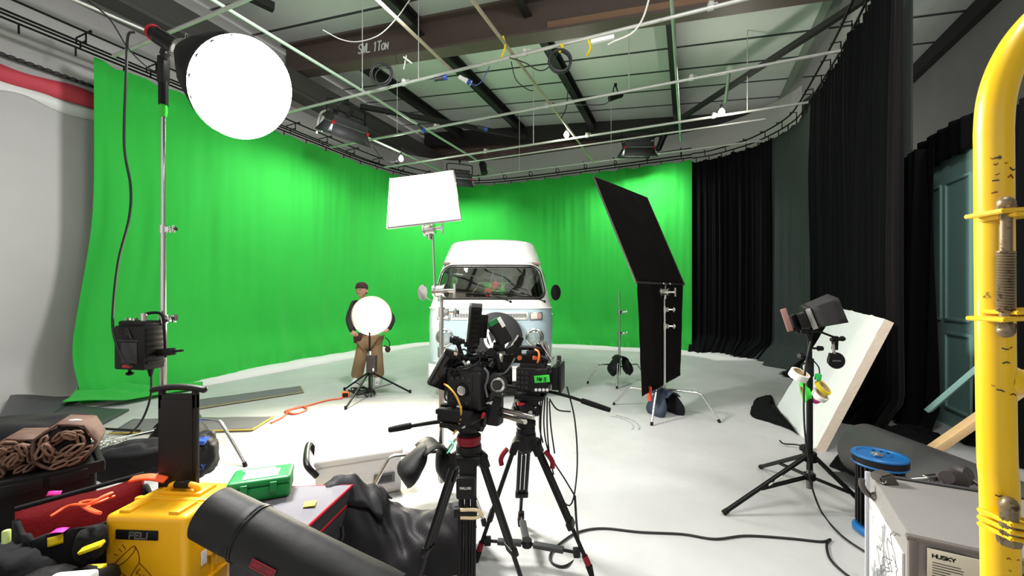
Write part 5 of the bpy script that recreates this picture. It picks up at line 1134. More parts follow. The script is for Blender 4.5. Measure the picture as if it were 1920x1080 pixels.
for k, q in enumerate(([Bp(1018, 745), Bp(1014, 790), Bp(1016, 850), Bp(1030, 900), Bp(1068, 948), Bp(1082, 880), Bp(1078, 790), Bp(1063, 725)], [Bp(1022, 740), Bp(1020, 800), Bp(1030, 850), Bp(1060, 900), Bp(1078, 930)], [Bp(1026, 745), Bp(1026, 800), Bp(1030, 850), Bp(1038, 890)], [Bp(1014, 745), Bp(1012, 800), Bp(1018, 830)], [Bp(1030, 748), Bp(1045, 768), Bp(1070, 772)], [Bp(1030, 752), Bp(1033, 800), Bp(1040, 850)])):
    bp('cable', MB().tube(q, .0042, 7), BCAB)
fl_ = lambda px, py: (lambda g: Vector((g.x, g.y, .008)))(G(px, py))
cable('floor_cable', [Bp(1078, 930), Bp(1081, 980), fl_(1085, 1040)] + [fl_(*q) for q in ((1060, 1064), (1035, 1058), (1033, 1040), (1055, 1018), (1085, 1000), (1130, 993), (1200, 1000), (1280, 1004), (1340, 1013), (1400, 1007), (1480, 1012), (1540, 1018), (1557, 1014), (1550, 1024), (1556, 1050), (1580, 1075), (1610, 1095))], .0065, BCAB, 'long black cable snaking over the floor from the farther tripod toward the grey case')
# ------------------------------------------------------------------ right side: monitor stand
MX, MYY = P(1518, 900, 2.72).x, 2.72
def M_(px, py, dy=0): return P(px, py, MYY + dy)
ms = thing('light_stand', 'black tripod stand at right holding the hooded monitor and tape rolls', 'stand', (MX, MYY, 0))
zt = M_(1518, 640).z; hub = Vector((0, 0, M_(1518, 856).z)); low = Vector((0, 0, M_(1518, 893).z))
b = MB(); b.cyl((0, 0, M_(1518, 915).z), (0, 0, M_(1518, 700).z), .0185, n=16); b.cyl((0, 0, M_(1518, 705).z), (0, 0, zt), .0145, n=16); obj('column', b, BLKM, ms)
b = MB(); b.cyl((0, 0, M_(1518, 914).z), (0, 0, M_(1518, 880).z), .0195, n=16); obj('column_sleeve', b, GREY, ms)
for g in (G(1357, 966), (P(1648, 985, 2.55)), Vector((MX + .05, MYY + .62, 0))):
    v = Vector((g.x - MX, g.y - MYY, .016)); h = Vector((v.x, v.y, 0)).normalized(); lg = obj('leg', MB().cyl(hub + h * .03, v, .0145, n=12), BLKM, ms)
    t = Vector((-h.y, h.x, 0)) * .01; q = hub.lerp(v, .58); b = MB()
    for s in (-1, 1): b.bar(low + t * s, q + t * s, .006, .014)
    obj('stay', b, BLKM, lg); obj('foot', MB().cyl(v + (hub - v).normalized() * .03, v - (hub - v).normalized() * .004, .0165), RUB, lg)
    if g.x < MX: obj('tape_band', MB().cyl(hub.lerp(v, .34), hub.lerp(v, .43), .0155).cyl(hub.lerp(v, .46), hub.lerp(v, .5), .0155), WHT, lg)
b = MB(); b.cyl(hub - Vector((0, 0, .03)), hub + Vector((0, 0, .03)), .04, n=10); obj('hub', b, BLKM, ms); obj('lower_hub', MB().cyl(low - Vector((0, 0, .02)), low + Vector((0, 0, .02)), .034, n=10), BLKM, ms)
b = MB(); b.cyl((0, 0, M_(1518, 705).z), (0, 0, M_(1518, 672).z), .024); knob(b, (-.02, 0, M_(1518, 668).z), (-1, -.2, .1), .03, .012, .02); knob(b, (.02, 0, M_(1518, 653).z), (1, -.2, .0), .03, .012, .018); obj('locking_collar', b, BLK, ms)
mo = thing('monitor', 'small hooded field monitor on top of the black stand at right', 'monitor', M_(1515, 640))
im = rootmat(mo).inverted()
b = MB(); c = M_(1508, 594); up = (M_(1508, 573) - M_(1524, 612)).normalized(); T = face_frame(M_(1516, 593, .01), up.cross((.93, -.36, .05)), up); b.box((0, 0, 0), (.16, .135, .035), bev=.008, T=T); obj('housing', b, BLK, mo, True)
b = MB()
def hoodf(u, v):
    q = [(-.08, -.066), (.08, -.066), (.08, .066), (-.08, .066)]; i = int(u * 4) % 4; f = u * 4 - int(u * 4) if u < 1 else 0
    a, d = q[i], q[(i + 1) % 4]; x = a[0] + (d[0] - a[0]) * f; y = a[1] + (d[1] - a[1]) * f; k = 1 + .22 * v
    return T @ Vector((x * k, y * k, .017 + .15 * v))
b.grid(hoodf, 16, 3, cu=True); obj('sun_hood', b, mat('hood_black', (34, 31, 32), .8, bump=.1), mo, True, solid=.004, sharp=30)
b = MB(); b.box((0, 0, .02), (.145, .12, .002), T=T); obj('screen', b, mat('dark_screen2', (18, 18, 20), .12), mo, True)
b = MB(); b.box((-.082, 0, -.005), (.008, .14, .03), bev=.002, T=T); obj('side_plate', b, CHR, mo, True, label='bright metal side plate')
b = MB(); b.box((-.05, .0, -.045), (.06, .1, .05), bev=.008, T=T); obj('battery', b, BLK, mo, True)
b = MB(); b.cyl(M_(1518, 642), M_(1516, 618), .015); b.sph(M_(1517, 628), .022, 14); b.box(M_(1505, 622), (.06, .04, .025), rz=.2, bev=.005); b.cyl(M_(1493, 622), M_(1530, 620), .012); obj('swivel_mount', b, BLK, mo, True)
b = MB(); up2 = (M_(1468, 580) - M_(1482, 622)); T2 = slab(b, M_(1475, 600), .035, .155, .012, up2, (-.2, -1, 0), .004); sp = thing('phone', 'slim pinkish phone held in a clamp left of the hooded monitor', 'phone', M_(1475, 600)); obj('case', b, mat('pinkish_case', (150, 112, 104), .4), sp, True)
b = MB(); slab(b, M_(1490, 605, .02), .05, .11, .03, up2, (.3, -1, 0)); b.cyl(M_(1486, 618), M_(1502, 620), .012); obj('holder', b, BLK, sp, True)
ar = thing('headphone_hanger', 'black articulated arm with hanging round disc, right of the monitor', 'bracket', M_(1550, 640))
b = MB(); b.cyl(M_(1527, 618), M_(1566, 633), .007); b.bar(M_(1566, 630), M_(1565, 656), .026, .03, .004); b.cyl(M_(1558, 637), M_(1583, 635), .013); b.sph(M_(1579, 635), .018, 12); obj('arm', b, BLKM, ar, True)
obj('link', MB().cyl(M_(1562, 645, -.02), M_(1564, 664, -.02), .009), CHR, ar, True)
dT = axis_frame(M_(1568, 676, -.02), (-.15, -1, .1)); b = MB(); b.lathe([(.001, .012), (.03, .012), (.047, .009), (.054, 0), (.05, -.012), (.001, -.014)], 30, dT); b.box(M_(1558, 672, -.02), (.035, .02, .07), ry=.2, bev=.006); obj('disc', b, BLK, ar, True)
b = MB(); b.box((0, .0, .0135), (.05, .008, .001), T=face_frame(M_(1566, 676, -.034), (1, -.1, 0), (0, 0, 1))); obj('lettering_strip', b, GREY, ar, True)
def ring(name, label, c, nrm, R0, r1, h, m, parent=None, group='rolls of tape hanging on the monitor stand'):
    T = axis_frame(c, nrm); root = thing(name, label, 'tape', c, 0, group)
    obj('tape', MB().lathe([(r1, -h / 2), (R0, -h / 2), (R0, h / 2), (r1, h / 2), (r1, -h / 2)], 32, T), m, root, True)
    obj('core', MB().lathe([(r1 - .004, -h / 2), (r1, -h / 2), (r1, h / 2), (r1 - .004, h / 2), (r1 - .004, -h / 2)], 32, T), mat('card_core', (196, 170, 130), .8), root, True)
ring('tape_roll', 'wide white roll of tape hanging left of the black stand', M_(1498, 703, -.03), (.25, -.5, 1), .056, .044, .045, mat('white_tape', (232, 230, 220), .6))
ring('tape_roll', 'bright green roll of tape hanging behind the black stand', M_(1510, 735, .04), (1, -.35, .2), .065, .045, .03, GRN)
ring('tape_roll', 'yellow roll of tape hanging right of the black stand', M_(1543, 727, -.04), (.5, -.7, .7), .052, .04, .024, YEL)
ring('tape_roll', 'white roll of tape under the yellow roll beside the black stand', M_(1537, 741, -.03), (.35, -.6, .75), .05, .038, .03, MATS['white_tape'])
ring('tape_roll', 'magenta roll of tape mostly hidden behind the black stand', M_(1527, 744, .02), (.3, -.8, .5), .045, .032, .02, PINK)
b = MB(); b.tube([M_(1525, 676), M_(1532, 684), M_(1536, 692), M_(1537, 708), M_(1540, 722)], .004, 6); b.tube([M_(1510, 680), M_(1503, 686), M_(1506, 700), M_(1500, 705)], .006, 6); tag(obj('hook_line', b, BLK), 'black hook and cord carrying the tape rolls on the monitor stand', 'hook')
b = MB(); b.box(M_(1534, 707, -.03), (.03, .03, .045), ry=.2, bev=.008); tag(obj('green_clip', b, mat('green_clip', (40, 190, 90), .5)), 'small green clip above the yellow tape roll', 'clip')
cable('monitor_cable', [M_(1520, 640, -.02), M_(1510, 690, -.03), M_(1507, 760, -.03), M_(1510, 820, -.03), M_(1517, 870, -.03), M_(1520, 905, -.03), (lambda g: Vector((g.x, g.y, .01)))(G(1540, 962)), (lambda g: Vector((g.x, g.y, .01)))(G(1575, 1005)), (lambda g: Vector((g.x, g.y, .01)))(G(1625, 1040)), (lambda g: Vector((g.x, g.y, .01)))(G(1660, 1062))], .006, BCAB, 'black cable running down the monitor stand and over the floor to the grey case')
b = MB(); b.tube([(lambda g: Vector((g.x, g.y, .03)))(G(x, y)) for x, y in ((1462, 832), (1470, 838), (1495, 840), (1510, 845))], .007, 6); b.box(G(1510, 845) + Vector((0, 0, .03)), (.1, .05, .05), rz=.4, bev=.01); tag(obj('strap', b, BLK), 'black strap end on the floor behind the monitor stand', 'strap')

# white board leaning on the black drape
wb = thing('polystyrene_board', 'large scuffed white polystyrene board leaning against the black drape', 'board', (3.0, 4.4, 0))
q0, q1 = Vector((3.30, 5.15, .0)), Vector((2.74, 3.73, .0)); t0, t1 = Vector((3.93, 4.98, 1.26)), Vector((3.27, 3.62, 1.2)); nn = (q1 - q0).cross(t0 - q0).normalized(); 
if nn.x > 0: nn = -nn
th = -nn * .075
b = MB(); NU, NV = 24, 20; f = lambda u, v: q0.lerp(q1, u).lerp(t0.lerp(t1, u), v)
def front(u, v): 
    e = min(u, 1 - u, v, 1 - v); return f(u, v) + nn * (.006 * noise.noise(Vector((u * 14, v * 14, 1))) + .004 * noise.noise(Vector((u * 40, v * 40, 2)))) + Vector((0, 0, .012 * noise.noise(Vector((u * 12, 5, 0))) * (v > .97)))
b.grid(front, NU, NV); b.grid(lambda u, v: f(u, v) + th, NU, NV)
o_ = lambda i, j: i * (NV + 1) + j; K = (NU + 1) * (NV + 1)
for i in range(NU): b.f.append((o_(i, 0), o_(i + 1, 0), K + o_(i + 1, 0), K + o_(i, 0))); b.f.append((o_(i, NV), o_(i + 1, NV), K + o_(i + 1, NV), K + o_(i, NV))); b.mi += [1, 1]
for j in range(NV): b.f.append((o_(0, j), o_(0, j + 1), K + o_(0, j + 1), K + o_(0, j))); b.f.append((o_(NU, j), o_(NU, j + 1), K + o_(NU, j + 1), K + o_(NU, j))); b.mi += [1, 1]
obj('sheet', b, [mat('polystyrene', (226, 230, 226), .8, bump=.25, bs=30, var=.05), mat('polystyrene_edge', (206, 190, 172), .85, bump=.3, bs=40)], wb, True)
# black cloth scraps
def cloth_patch(label, pts, h, seed, m=BC, name='black_cloth'):
    c = sum(pts, Vector()) / len(pts); n = len(pts)
    loop = catmull(pts, 5, True); m_ = len(loop); b = MB(); vs = []; NR = 9
    for r in range(NR + 1):
        k = r / NR
        for i, p in enumerate(loop):
            q = c.lerp(p, k * (1 + .06 * noise.noise(Vector((i * .7, seed, 0))))); hh = h * (1 - k ** 2) * (.55 + .6 * abs(noise.noise(Vector((q.x * 9, q.y * 9, seed)))) ) + .012 + .03 * abs(noise.noise(Vector((q.x * 22, q.y * 22, seed + 3))))
            vs.append((q.x, q.y, hh if r < NR else .006))
    b.add(vs, [(r * m_ + i, r * m_ + (i + 1) % m_, (r + 1) * m_ + (i + 1) % m_, (r + 1) * m_ + i) for r in range(NR) for i in range(m_)])
    return tag(obj(name, b, m, sharp=70), label, 'cloth')
cloth_patch('crumpled black cloth on the floor left of the white board', [G(*p) for p in ((1408, 768), (1418, 748), (1440, 742), (1448, 744), (1458, 768), (1496, 814), (1480, 806), (1440, 792), (1410, 782))], .07, 1)
cloth_patch('ragged black cloth on the floor behind the blue cable reel', [G(*p) for p in ((1556, 872), (1590, 850), (1640, 845), (1700, 860), (1690, 900), (1640, 905), (1600, 896), (1566, 880))], .22, 4)
cloth_patch('spread of black drape cloth on the floor behind the white board', [G(*p) for p in ((1590, 850), (1620, 820), (1690, 805), (1760, 815), (1770, 850), (1690, 868), (1620, 872))], .2, 8)
# grey bolster roll
rl = thing('foam_roll', 'long dark grey padded roll lying behind the blue cable reel', 'roll', (2.74, 2.7, 0))
b = MB(); c0, c1 = Vector((2.76, 3.28, .2)), Vector((2.70, 1.9, .2)); T = axis_frame(c0, c1 - c0); L = (c1 - c0).length
b.lathe([(.001, 0), (.12, .0), (.18, .015), (.2, .05), (.203, L * .5), (.2, L - .05), (.18, L), (.001, L)], 40, T @ Matrix.Diagonal((1, 1, 1, 1)))
obj('roll', b, mat('grey_vinyl', (64, 63, 65), .5, bump=.15, bs=200, var=.1), rl, True)
obj('flap', MB().bar(Vector((2.55, 3.24, .012)), Vector((2.5, 1.95, .012)), .14, .02, .008), MATS['grey_vinyl'], rl, True)
# timber and teal braces
b = MB(); b.bar(P(1660, 905, 3.02), P(1935, 716, 2.7), .095, .045, .003); tag(obj('timber', b, WOOD), 'pale pine timber propped diagonally behind the yellow gate', 'timber')
b = MB(); b.bar(P(1740, 770, 3.75), P(1860, 668, 3.4), .085, .04, .003); tag(obj('brace', b, TEAL), 'teal painted brace slanting from the foot of the panelled flat', 'timber')
# blue cable reel
RX, RY = P(1649, 900, 2.42).x, 2.42
rr = thing('cable_reel', 'cable reel with blue flanges and ribbed black drum standing on end, beside the grey case', 'cable reel', (RX, RY, 0))
BLR = mat('reel_blue', (16, 96, 158), .4, var=.06)
zt = P(1649, 853, RY).z
def disc(z, parent, nm): 
    return obj(nm, MB(FR((0, 0, z))).lathe([(.03, .03), (.13, .03), (.098, .036), (.126, .036), (.129, .03), (.129, .022)], 48), BLR, parent)
obj('top_flange', MB(FR((0, 0, zt))).lathe([(.001, .008), (.05, .008), (.055, .0), (.104, .0), (.108, .006), (.126, .006), (.131, 0), (.131, -.008), (.124, -.012)], 56), BLR, rr)
obj('flange_rim', MB(FR((0, 0, zt))).lathe([(.126, -.01), (.131, -.012), (.131, -.042), (.126, -.044)], 56), BLK, rr)
obj('under_flange', MB(FR((0, 0, zt))).lathe([(.08, -.05), (.129, -.044), (.131, -.05), (.124, -.058), (.08, -.058)], 56), BLR, rr)
b = MB(); b.lathe([(.08, zt - .05), (.098, zt - .06), (.098, .05), (.08, .04)], 44)
for k in range(26): a = 2 * PI * k / 26; b.box((.101 * math.cos(a), .101 * math.sin(a), zt / 2), (.02, .012, zt - .12), rz=a, bev=.003)
obj('drum', b, BLK, rr)
obj('bottom_flange', MB().lathe([(.001, .0), (.112, 0), (.126, .012), (.126, .03), (.112, .045), (.08, .048)], 48), BLR, rr)
b = MB(); b.cyl((-.03, -.02, zt + .006), (-.03, -.02, zt + .014), .03, n=16); b.cyl((-.03, -.02, zt + .014), (-.03, -.02, zt + .02), .014); obj('hub_bolt', b, CHR, rr)
b = MB(); [b.cyl((.05 * math.cos(a), .05 * math.sin(a), zt + .005), (.05 * math.cos(a), .05 * math.sin(a), zt + .0105), .008) for a in (0, .7, 1.4)]; obj('screw', b, BLK, rr)
# grey flight case with label
HZc = .795; p0 = Vector((1.008, 1.05, 0)); ue = Vector((.514, .858, 0)).normalized(); ve = Vector((.858, -.514, 0)).normalized()
hc = thing('grey_case', 'tall scuffed grey metal case with a maker plate, bottom right corner', 'case', p0 + ue * .22 + ve * .3)
Th = Matrix((ve, ue, Vector((0, 0, 1)))).transposed().to_4x4(); Th.translation = p0
HG = mat('case_grey', (142, 138, 134), .42, .25, var=.1, vs=3, bump=.05, bs=90)
b = MB(Th); b.box((.325, .215, HZc / 2), (.65, .43, HZc), bev=.008, seg=2); hb = obj('body', b, HG, hc, True)
b = MB(Th)
b.box((.34, -.004, .38), (.58, .014, .76), bev=.004); obj('front_panel', b, mat('case_panel_dark', (74, 71, 71), .5), hc, True)
b = MB(Th); b.box((.3, -.004, .789), (.61, .016, .014), bev=.004); b.box((.008, -.004, .4), (.018, .016, .79), bev=.004); obj('edge_trim', b, mat('trim_taupe', (112, 104, 98), .45, .3), hc, True)
b = MB(Th); b.box((-.003, .43, .4), (.016, .016, .79), bev=.004); obj('corner_strip', b, mat('pale_alu', (196, 198, 206), .35, .5), hc, True)
SCF = mat('scuffed_white', (196, 192, 188), .55, var=.06, dirt=(120, 122, 126), ds=9, dt=.52)
b = MB(Th); b.box((-.003, .21, .37), (.006, .37, .72), bev=.002); sp_ = obj('side_panel', b, SCF, hc, True, label='pale side panel with grey scribbles')
b = MB(); Ts = Th @ face_frame((-.0062, .40, .35), (0, -1, 0), (0, 0, 1)); rnd = random.Random(11)
for k in range(22):
    x, y = .1 + .2 * rnd.random(), .02 + .3 * rnd.random() * (1 - k / 40); pts = [(x + .03 * math.sin(j * .9 + k) + .012 * j * rnd.random(), y + .016 * j * (1 if k % 3 else -.6) + .02 * rnd.random()) for j in range(7)]; b.stroke(pts, .0028, .0006, Ts)
obj('scribble', b, GREY, sp_, True)
b = MB(Th); b.box((.105, -.0125, .728), (.145, .003, .095), bev=.001); pl_ = obj('maker_plate', b, mat('plate_cream', (212, 202, 180), .4), hc, True)
b = MB(); Tt = Th @ face_frame((.042, -.0145, .756), (1, 0, 0), (0, 0, 1)); text(b, 'HUSKY', Tt, .0085, .0068, .22, .0024, .0005); 
rnd = random.Random(5)
for r_ in range(7):
    for x in (0, .085):
        y = -.012 - r_ * .0065; L_ = .03 + .03 * rnd.random(); b.stroke([(x, y), (x + L_, y)], .0016, .0004, Tt)
obj('plate_lettering', b, BLK, pl_, True)
b = MB(); Tt = Th @ face_frame((.055, -.0145, .688), (1, 0, 0), (0, 0, 1)); text(b, 'S', Tt, .014, .009, .2, .003, .0005); b.stroke([(.014, .004), (.11, .003)], .004, .0005, Tt); obj('red_lettering', b, RED, pl_, True)
b = MB(Th); b.tube([(.0, .40, HZc + .004), (.3, .415, HZc + .004), (.62, .42, HZc + .004)], .006, 6); obj('rear_seam', b, DGREY, hc, True)
# clamp and arm lying on the case
YC = 1.38
def C_(px, py, dy=0): return P(px, py, YC + dy)
cl = thing('super_clamp', 'dark clamp with chrome rod gripping the rear corner of the grey case', 'clamp', C_(1655, 925))
CG = mat('clamp_grey', (84, 80, 76), .4, .5)
b = MB(); b.prism([(-.005, .02), (.035, .03), (.06, -.01), (.075, -.06), (.055, -.07), (.035, -.03), (.02, -.01), (-.005, .0)], .045, face_frame(C_(1632, 895, -.02), (1, 0, 0), (0, 0, 1)), bev=.005); obj('jaw', b, CG, cl, True)
b = MB(); b.tube([C_(1616, 898, -.02), C_(1617, 912, -.02), C_(1630, 928, -.02), C_(1648, 930, -.02)], .009, 10); b.prism([(0, 0), (.03, .005), (.045, -.02), (.03, -.04), (.005, -.02)], .035, face_frame(C_(1630, 922, -.03), (1, 0, 0), (0, 0, 1)), bev=.004); obj('lower_jaw', b, CG, cl, True)
b = MB(); b.tube([C_(1640, 932, -.02), C_(1649, 948, -.03), C_(1652, 962, -.03)], lambda u: .012 - .004 * u, 10); obj('lever', b, BLK, cl, True)
b = MB(); b.cyl(C_(1655, 901, -.06), C_(1655, 901, -.04), .009); obj('bolt', b, CHR, cl, True)
b = MB(); b.cyl(C_(1660, 902), C_(1672, 902), .01); b.cyl(C_(1690, 901), C_(1762, 896), .0085, n=14); b.bar(C_(1735, 897), C_(1768, 894), .022, .018, .004); obj('rod', b, CHR, cl, True)
b = MB(); b.cyl(C_(1670, 902), C_(1690, 901), .013, n=14); b.cyl(C_(1693, 901), C_(1699, 900), .0125); obj('sleeve', b, BLK, cl, True)
ak = thing('arm_knob', 'round dark knob and arm resting on the grey case beside the yellow gate', 'arm', C_(1790, 915))
b = MB(); b.cyl(C_(1768, 894), C_(1775, 895, -.04), .02); b.lathe([(.001, .014), (.03, .014), (.036, .01), (.038, -.006), (.03, -.014), (.001, -.014)], 24, axis_frame(C_(1788, 902, -.03), (-.3, -1, .2))); b.lathe([(.001, .012), (.028, .012), (.034, 0), (.028, -.012), (.001, -.012)], 20, axis_frame(C_(1808, 892, -.01), (.3, -1, .3))); obj('knob', b, mat('knob_dark', (52, 46, 46), .5), ak, True)
b = MB(); b.cyl(C_(1812, 893), C_(1850, 920, -.05), .007); obj('arm', b, CG, ak, True)
b = MB(); b.tube([C_(1770, 912, -.03), C_(1768, 920, -.04), C_(1780, 926, -.05), C_(1792, 922, -.05)], .005, 7); obj('strap', b, BLK, ak, True)
# yellow gate
GYD = .55
def Y_(px, py, dy=0): return P(px, py, GYD + dy)
yg = thing('yellow_gate', 'scratched yellow tubular safety gate post close to the camera at the right edge', 'gate', (Y_(1868, 800).x, GYD, 0))
YM = mat('gate_yellow', (238, 190, 8), .38, var=.06, vs=20, coat=.25, dirt=(92, 66, 40), ds=26, dt=.69)
rp = .0185; pts = [Vector((Y_(1886, 1150).x, GYD, .0)), Vector((Y_(1876, 1080).x, GYD, Y_(0, 1080).z)), Y_(1869, 850), Y_(1865, 560), Y_(1863, 290)]
cc = Vector((Y_(1863, 0).x + .2, GYD, Y_(0, 238).z)); arc = [cc + Vector((-.2 * math.cos(a), 0, .2 * math.sin(a))) for a in [PI / 2 * k / 9 for k in range(10)]]
pts += arc + [arc[-1] + Vector((.5, .05, 0))]
obj('frame_tube', MB().tube(pts, rp, 28, 5), YM, yg, True)
b = MB(); b.cyl(Y_(1855, 710), Y_(2100, 735, .0), .0165, n=24); b.lathe([(.019, -.01), (.022, 0), (.019, .01)], 24, axis_frame(Y_(1885, 713), (1, 0, -.1))); obj('rail_tube', b, YM, yg, True)
for (px, py, w_) in ((1862, 404, 46), (1888, 410, 42), (1865, 601, 46), (1890, 588, 42)):
    b = MB(); T = face_frame(Y_(px, py, -.022), (1, 0, .06), (0, 1, .0)); b.prism([(-.014, -.022), (w_ * .0005, -.022), (w_ * .0008, -.012), (w_ * .0008, .012), (w_ * .0005, .022), (-.014, .022)], .0055, T, bev=.0012); obj('hinge_plate', b, YM, yg, True)
for (py, dz) in ((978, 0), (992, 0), (1005, 0)):
    b = MB(); T = face_frame(Y_(1890, py, -.02), (1, 0, -.18), (0, 1, 0)); b.prism([(-.02, -.02)] + [(.012 + .022 * math.sin(a), -.022 * math.cos(a)) for a in [PI * k / 8 for k in range(9)]] + [(-.02, .02)], .006, T, bev=.0015); obj('hinge_plate', b, YM, yg, True)
BOLT = mat('worn_bolt', (132, 116, 92), .45, .7, var=.3, vs=40, dirt=(80, 62, 46), ds=60, dt=.55)
x0 = 1886; yy = -.03
b = MB(); b.cyl(Y_(x0, 396, yy), Y_(x0, 625, yy), .006, n=16); b.cyl(Y_(x0, 398, yy), Y_(x0, 386, yy), .0092, n=6); b.sph(Y_(x0, 382, yy), (.0088, .0088, .0095), 16); b.cyl(Y_(x0, 606, yy), Y_(x0, 616, yy), .0092, n=6); b.sph(Y_(x0, 620, yy), (.0088, .0088, .009), 16); obj('hinge_bolt', b, BOLT, yg, True)
b = MB(); n = 22; q = []
za, zb_ = Y_(x0, 470, yy), Y_(x0, 585, yy)
for k in range(n * 12 + 1): a = 2 * PI * k / 12; p = za.lerp(zb_, k / (n * 12)); q.append(p + Vector((.0072 * math.cos(a), .0072 * math.sin(a), 0)))
b.tube(q, .0018, 6, 1, sm=False); obj('spring', b, BOLT, yg, True)
b = MB(); b.sph(Y_(1892, 955 - 6, yy), (.0092, .0092, .012), 16); b.cyl(Y_(1892, 950, yy), Y_(1892, 1012, yy), .0085, n=16); b.cyl(Y_(1892, 1008, yy), Y_(1892, 1022, yy), .0125, .01, 6); obj('lower_hinge_bolt', b, BOLT, yg, True)
SCR = mat('rust_scratch', (120, 52, 20), .7); rnd = random.Random(8); b = MB(); b2 = MB()
for k in range(26):
    py = rnd.choice([rnd.uniform(330, 390), rnd.uniform(640, 780), rnd.uniform(830, 1070), rnd.uniform(250, 340)]); a = rnd.uniform(-1.1, .5); cx = Y_(1865 + (py - 560) * .014, py); p = cx + Vector((rp * math.sin(a), -rp * math.cos(a), 0)); T = face_frame(p, (math.cos(a), math.sin(a), 0), (0, 0, 1))
    s_ = rnd.uniform(.0012, .0035); (b if k % 2 else b2).stroke([(0, 0), (s_, s_ * rnd.uniform(-1, 1)), (s_ * 1.7, s_ * rnd.uniform(-.6, .6))], s_ * .5, .0004, T)
obj('scratch_mark', b, SCR, yg, True)['kind'] = 'stuff'; obj('dark_scuff', b2, DGREY, yg, True)['kind'] = 'stuff'
# ------------------------------------------------------------------ left foreground pile
PY = mat('case_yellow', (240, 176, 14), .42, var=.05, vs=4, bump=.04, bs=120)
YP = 1.72
pc = thing('yellow_case', 'upright yellow hard case with black trolley handle raised and a torch doodle', 'case', (P(268, 1080, YP).x, YP + .12, 0))
def Q(px, py, dy=0): return P(px, py, YP + dy)
xl, xr = Q(189, 1000).x, Q(352, 1000).x; ztp = Q(268, 968).z; wv = xr - xl; xm = (xl + xr) / 2
pr = .05                                              # case yaw
Tp = FR((xm, YP, 0), -.06)
b = MB(Tp); b.box((0, .075, ztp / 2), (wv, .15, ztp), bev=.028, seg=4); lid = obj('lid', b, PY, pc, True)
b = MB(Tp); b.box((.0, .235, ztp / 2 + .004), (wv * 1.0, .17, ztp + .0), bev=.028, seg=4); base = obj('base', b, PY, pc, True)
b = MB(Tp); b.box((0, .15, ztp / 2), (wv + .014, .03, ztp + .012), bev=.01); obj('rim', b, PY, pc, True)
for x in (-.11, .11):
    b = MB(Tp); b.box((x, .07, ztp + .004), (.05, .1, .016), bev=.006); obj('rib', b, PY, lid, True)
b = MB(Tp); b.box((.0, .22, ztp + .008), (.2, .1, .02), bev=.006); obj('handle_well', b, PY, base, True)
b = MB(Tp); b.tube([(-.07, .2, ztp + .01), (-.05, .19, ztp + .045), (.05, .19, ztp + .045), (.07, .2, ztp + .01)], .013, 10, 5); hnd = obj('carry_handle', b, PY, pc, True)
b = MB(Tp); b.cyl((-.035, .19, ztp + .046), (.035, .19, ztp + .046), .0165, n=16); obj('grip', b, RUB, hnd, True)
obj('latch', MB(Tp).box((wv / 2 + .008, .15, .30), (.03, .09, .09), bev=.01).box((wv / 2 + .02, .12, .3), (.02, .03, .07), bev=.006), PY, pc, True); obj('latch', MB(Tp).box((wv / 2 + .008, .16, .12), (.03, .1, .09), bev=.01), PY, pc, True)
b = MB(Tp); b.cyl((wv / 2 + .024, .2, .33), (wv / 2 + .03, .2, .33), .02); b.box((wv / 2 + .005, .14, .42), (.012, .05, .02), bev=.004); obj('valve', b, BLK, pc, True)
b = MB(Tp); b.box((wv / 2 + .004, .09, .26), (.004, .03, .06), bev=.001); obj('side_sticker', b, WHT, pc, True)
# name plate PELI
zp = Q(0, 1003).z
b = MB(Tp); b.box((-.03, -.002, zp), (.185, .008, .04), bev=.003); npl = obj('name_plate', b, BLK, pc, True)
b = MB(); Tt = Tp @ face_frame((-.06, -.0065, zp - .012), (1, 0, 0), (0, 0, 1)); text(b, 'PELI', Tt, .024, .019, .3, .006, .0012, .15); obj('lettering', b, GREY, npl, True)
# torch doodle, pen lines on the lid face
b = MB(); Tt = Tp @ face_frame((0, -.0012, 0), (1, 0, 0), (0, 0, 1)); PEN = mat('brown_pen', (110, 44, 12), .6)
def dp(l): return [(lambda q: (q.x - xm, q.z))(Q(185 + x / 10.8, 980 + y / 10.8)) for x, y in l]
def dcurve(l): return [(p.x, p.y) for p in catmull([Vector((x, y, 0)) for x, y in dp(l)], 5)]
for l in ([(280, 860), (420, 720), (560, 590), (690, 490), (740, 500), (700, 600), (580, 740), (440, 850), (340, 892), (285, 905), (280, 860)], [(740, 500), (800, 600), (825, 720), (822, 815)], [(822, 815), (740, 930), (650, 1075), (600, 1160)], [(822, 815), (950, 930), (1085, 1075), (1180, 1180)], [(285, 905), (360, 990), (500, 1075), (600, 1130), (640, 1140)], [(460, 460), (530, 550)], [(380, 545), (450, 600)], [(275, 660), (370, 675)], [(840, 935), (765, 1010), (775, 1035), (805, 1030)], [(855, 1050), (820, 1095)], [(930, 1065), (890, 1090), (900, 1120)]):
    b.stroke(dcurve(l), .003, .0006, Tt)
obj('torch_doodle', b, PEN, lid, True)
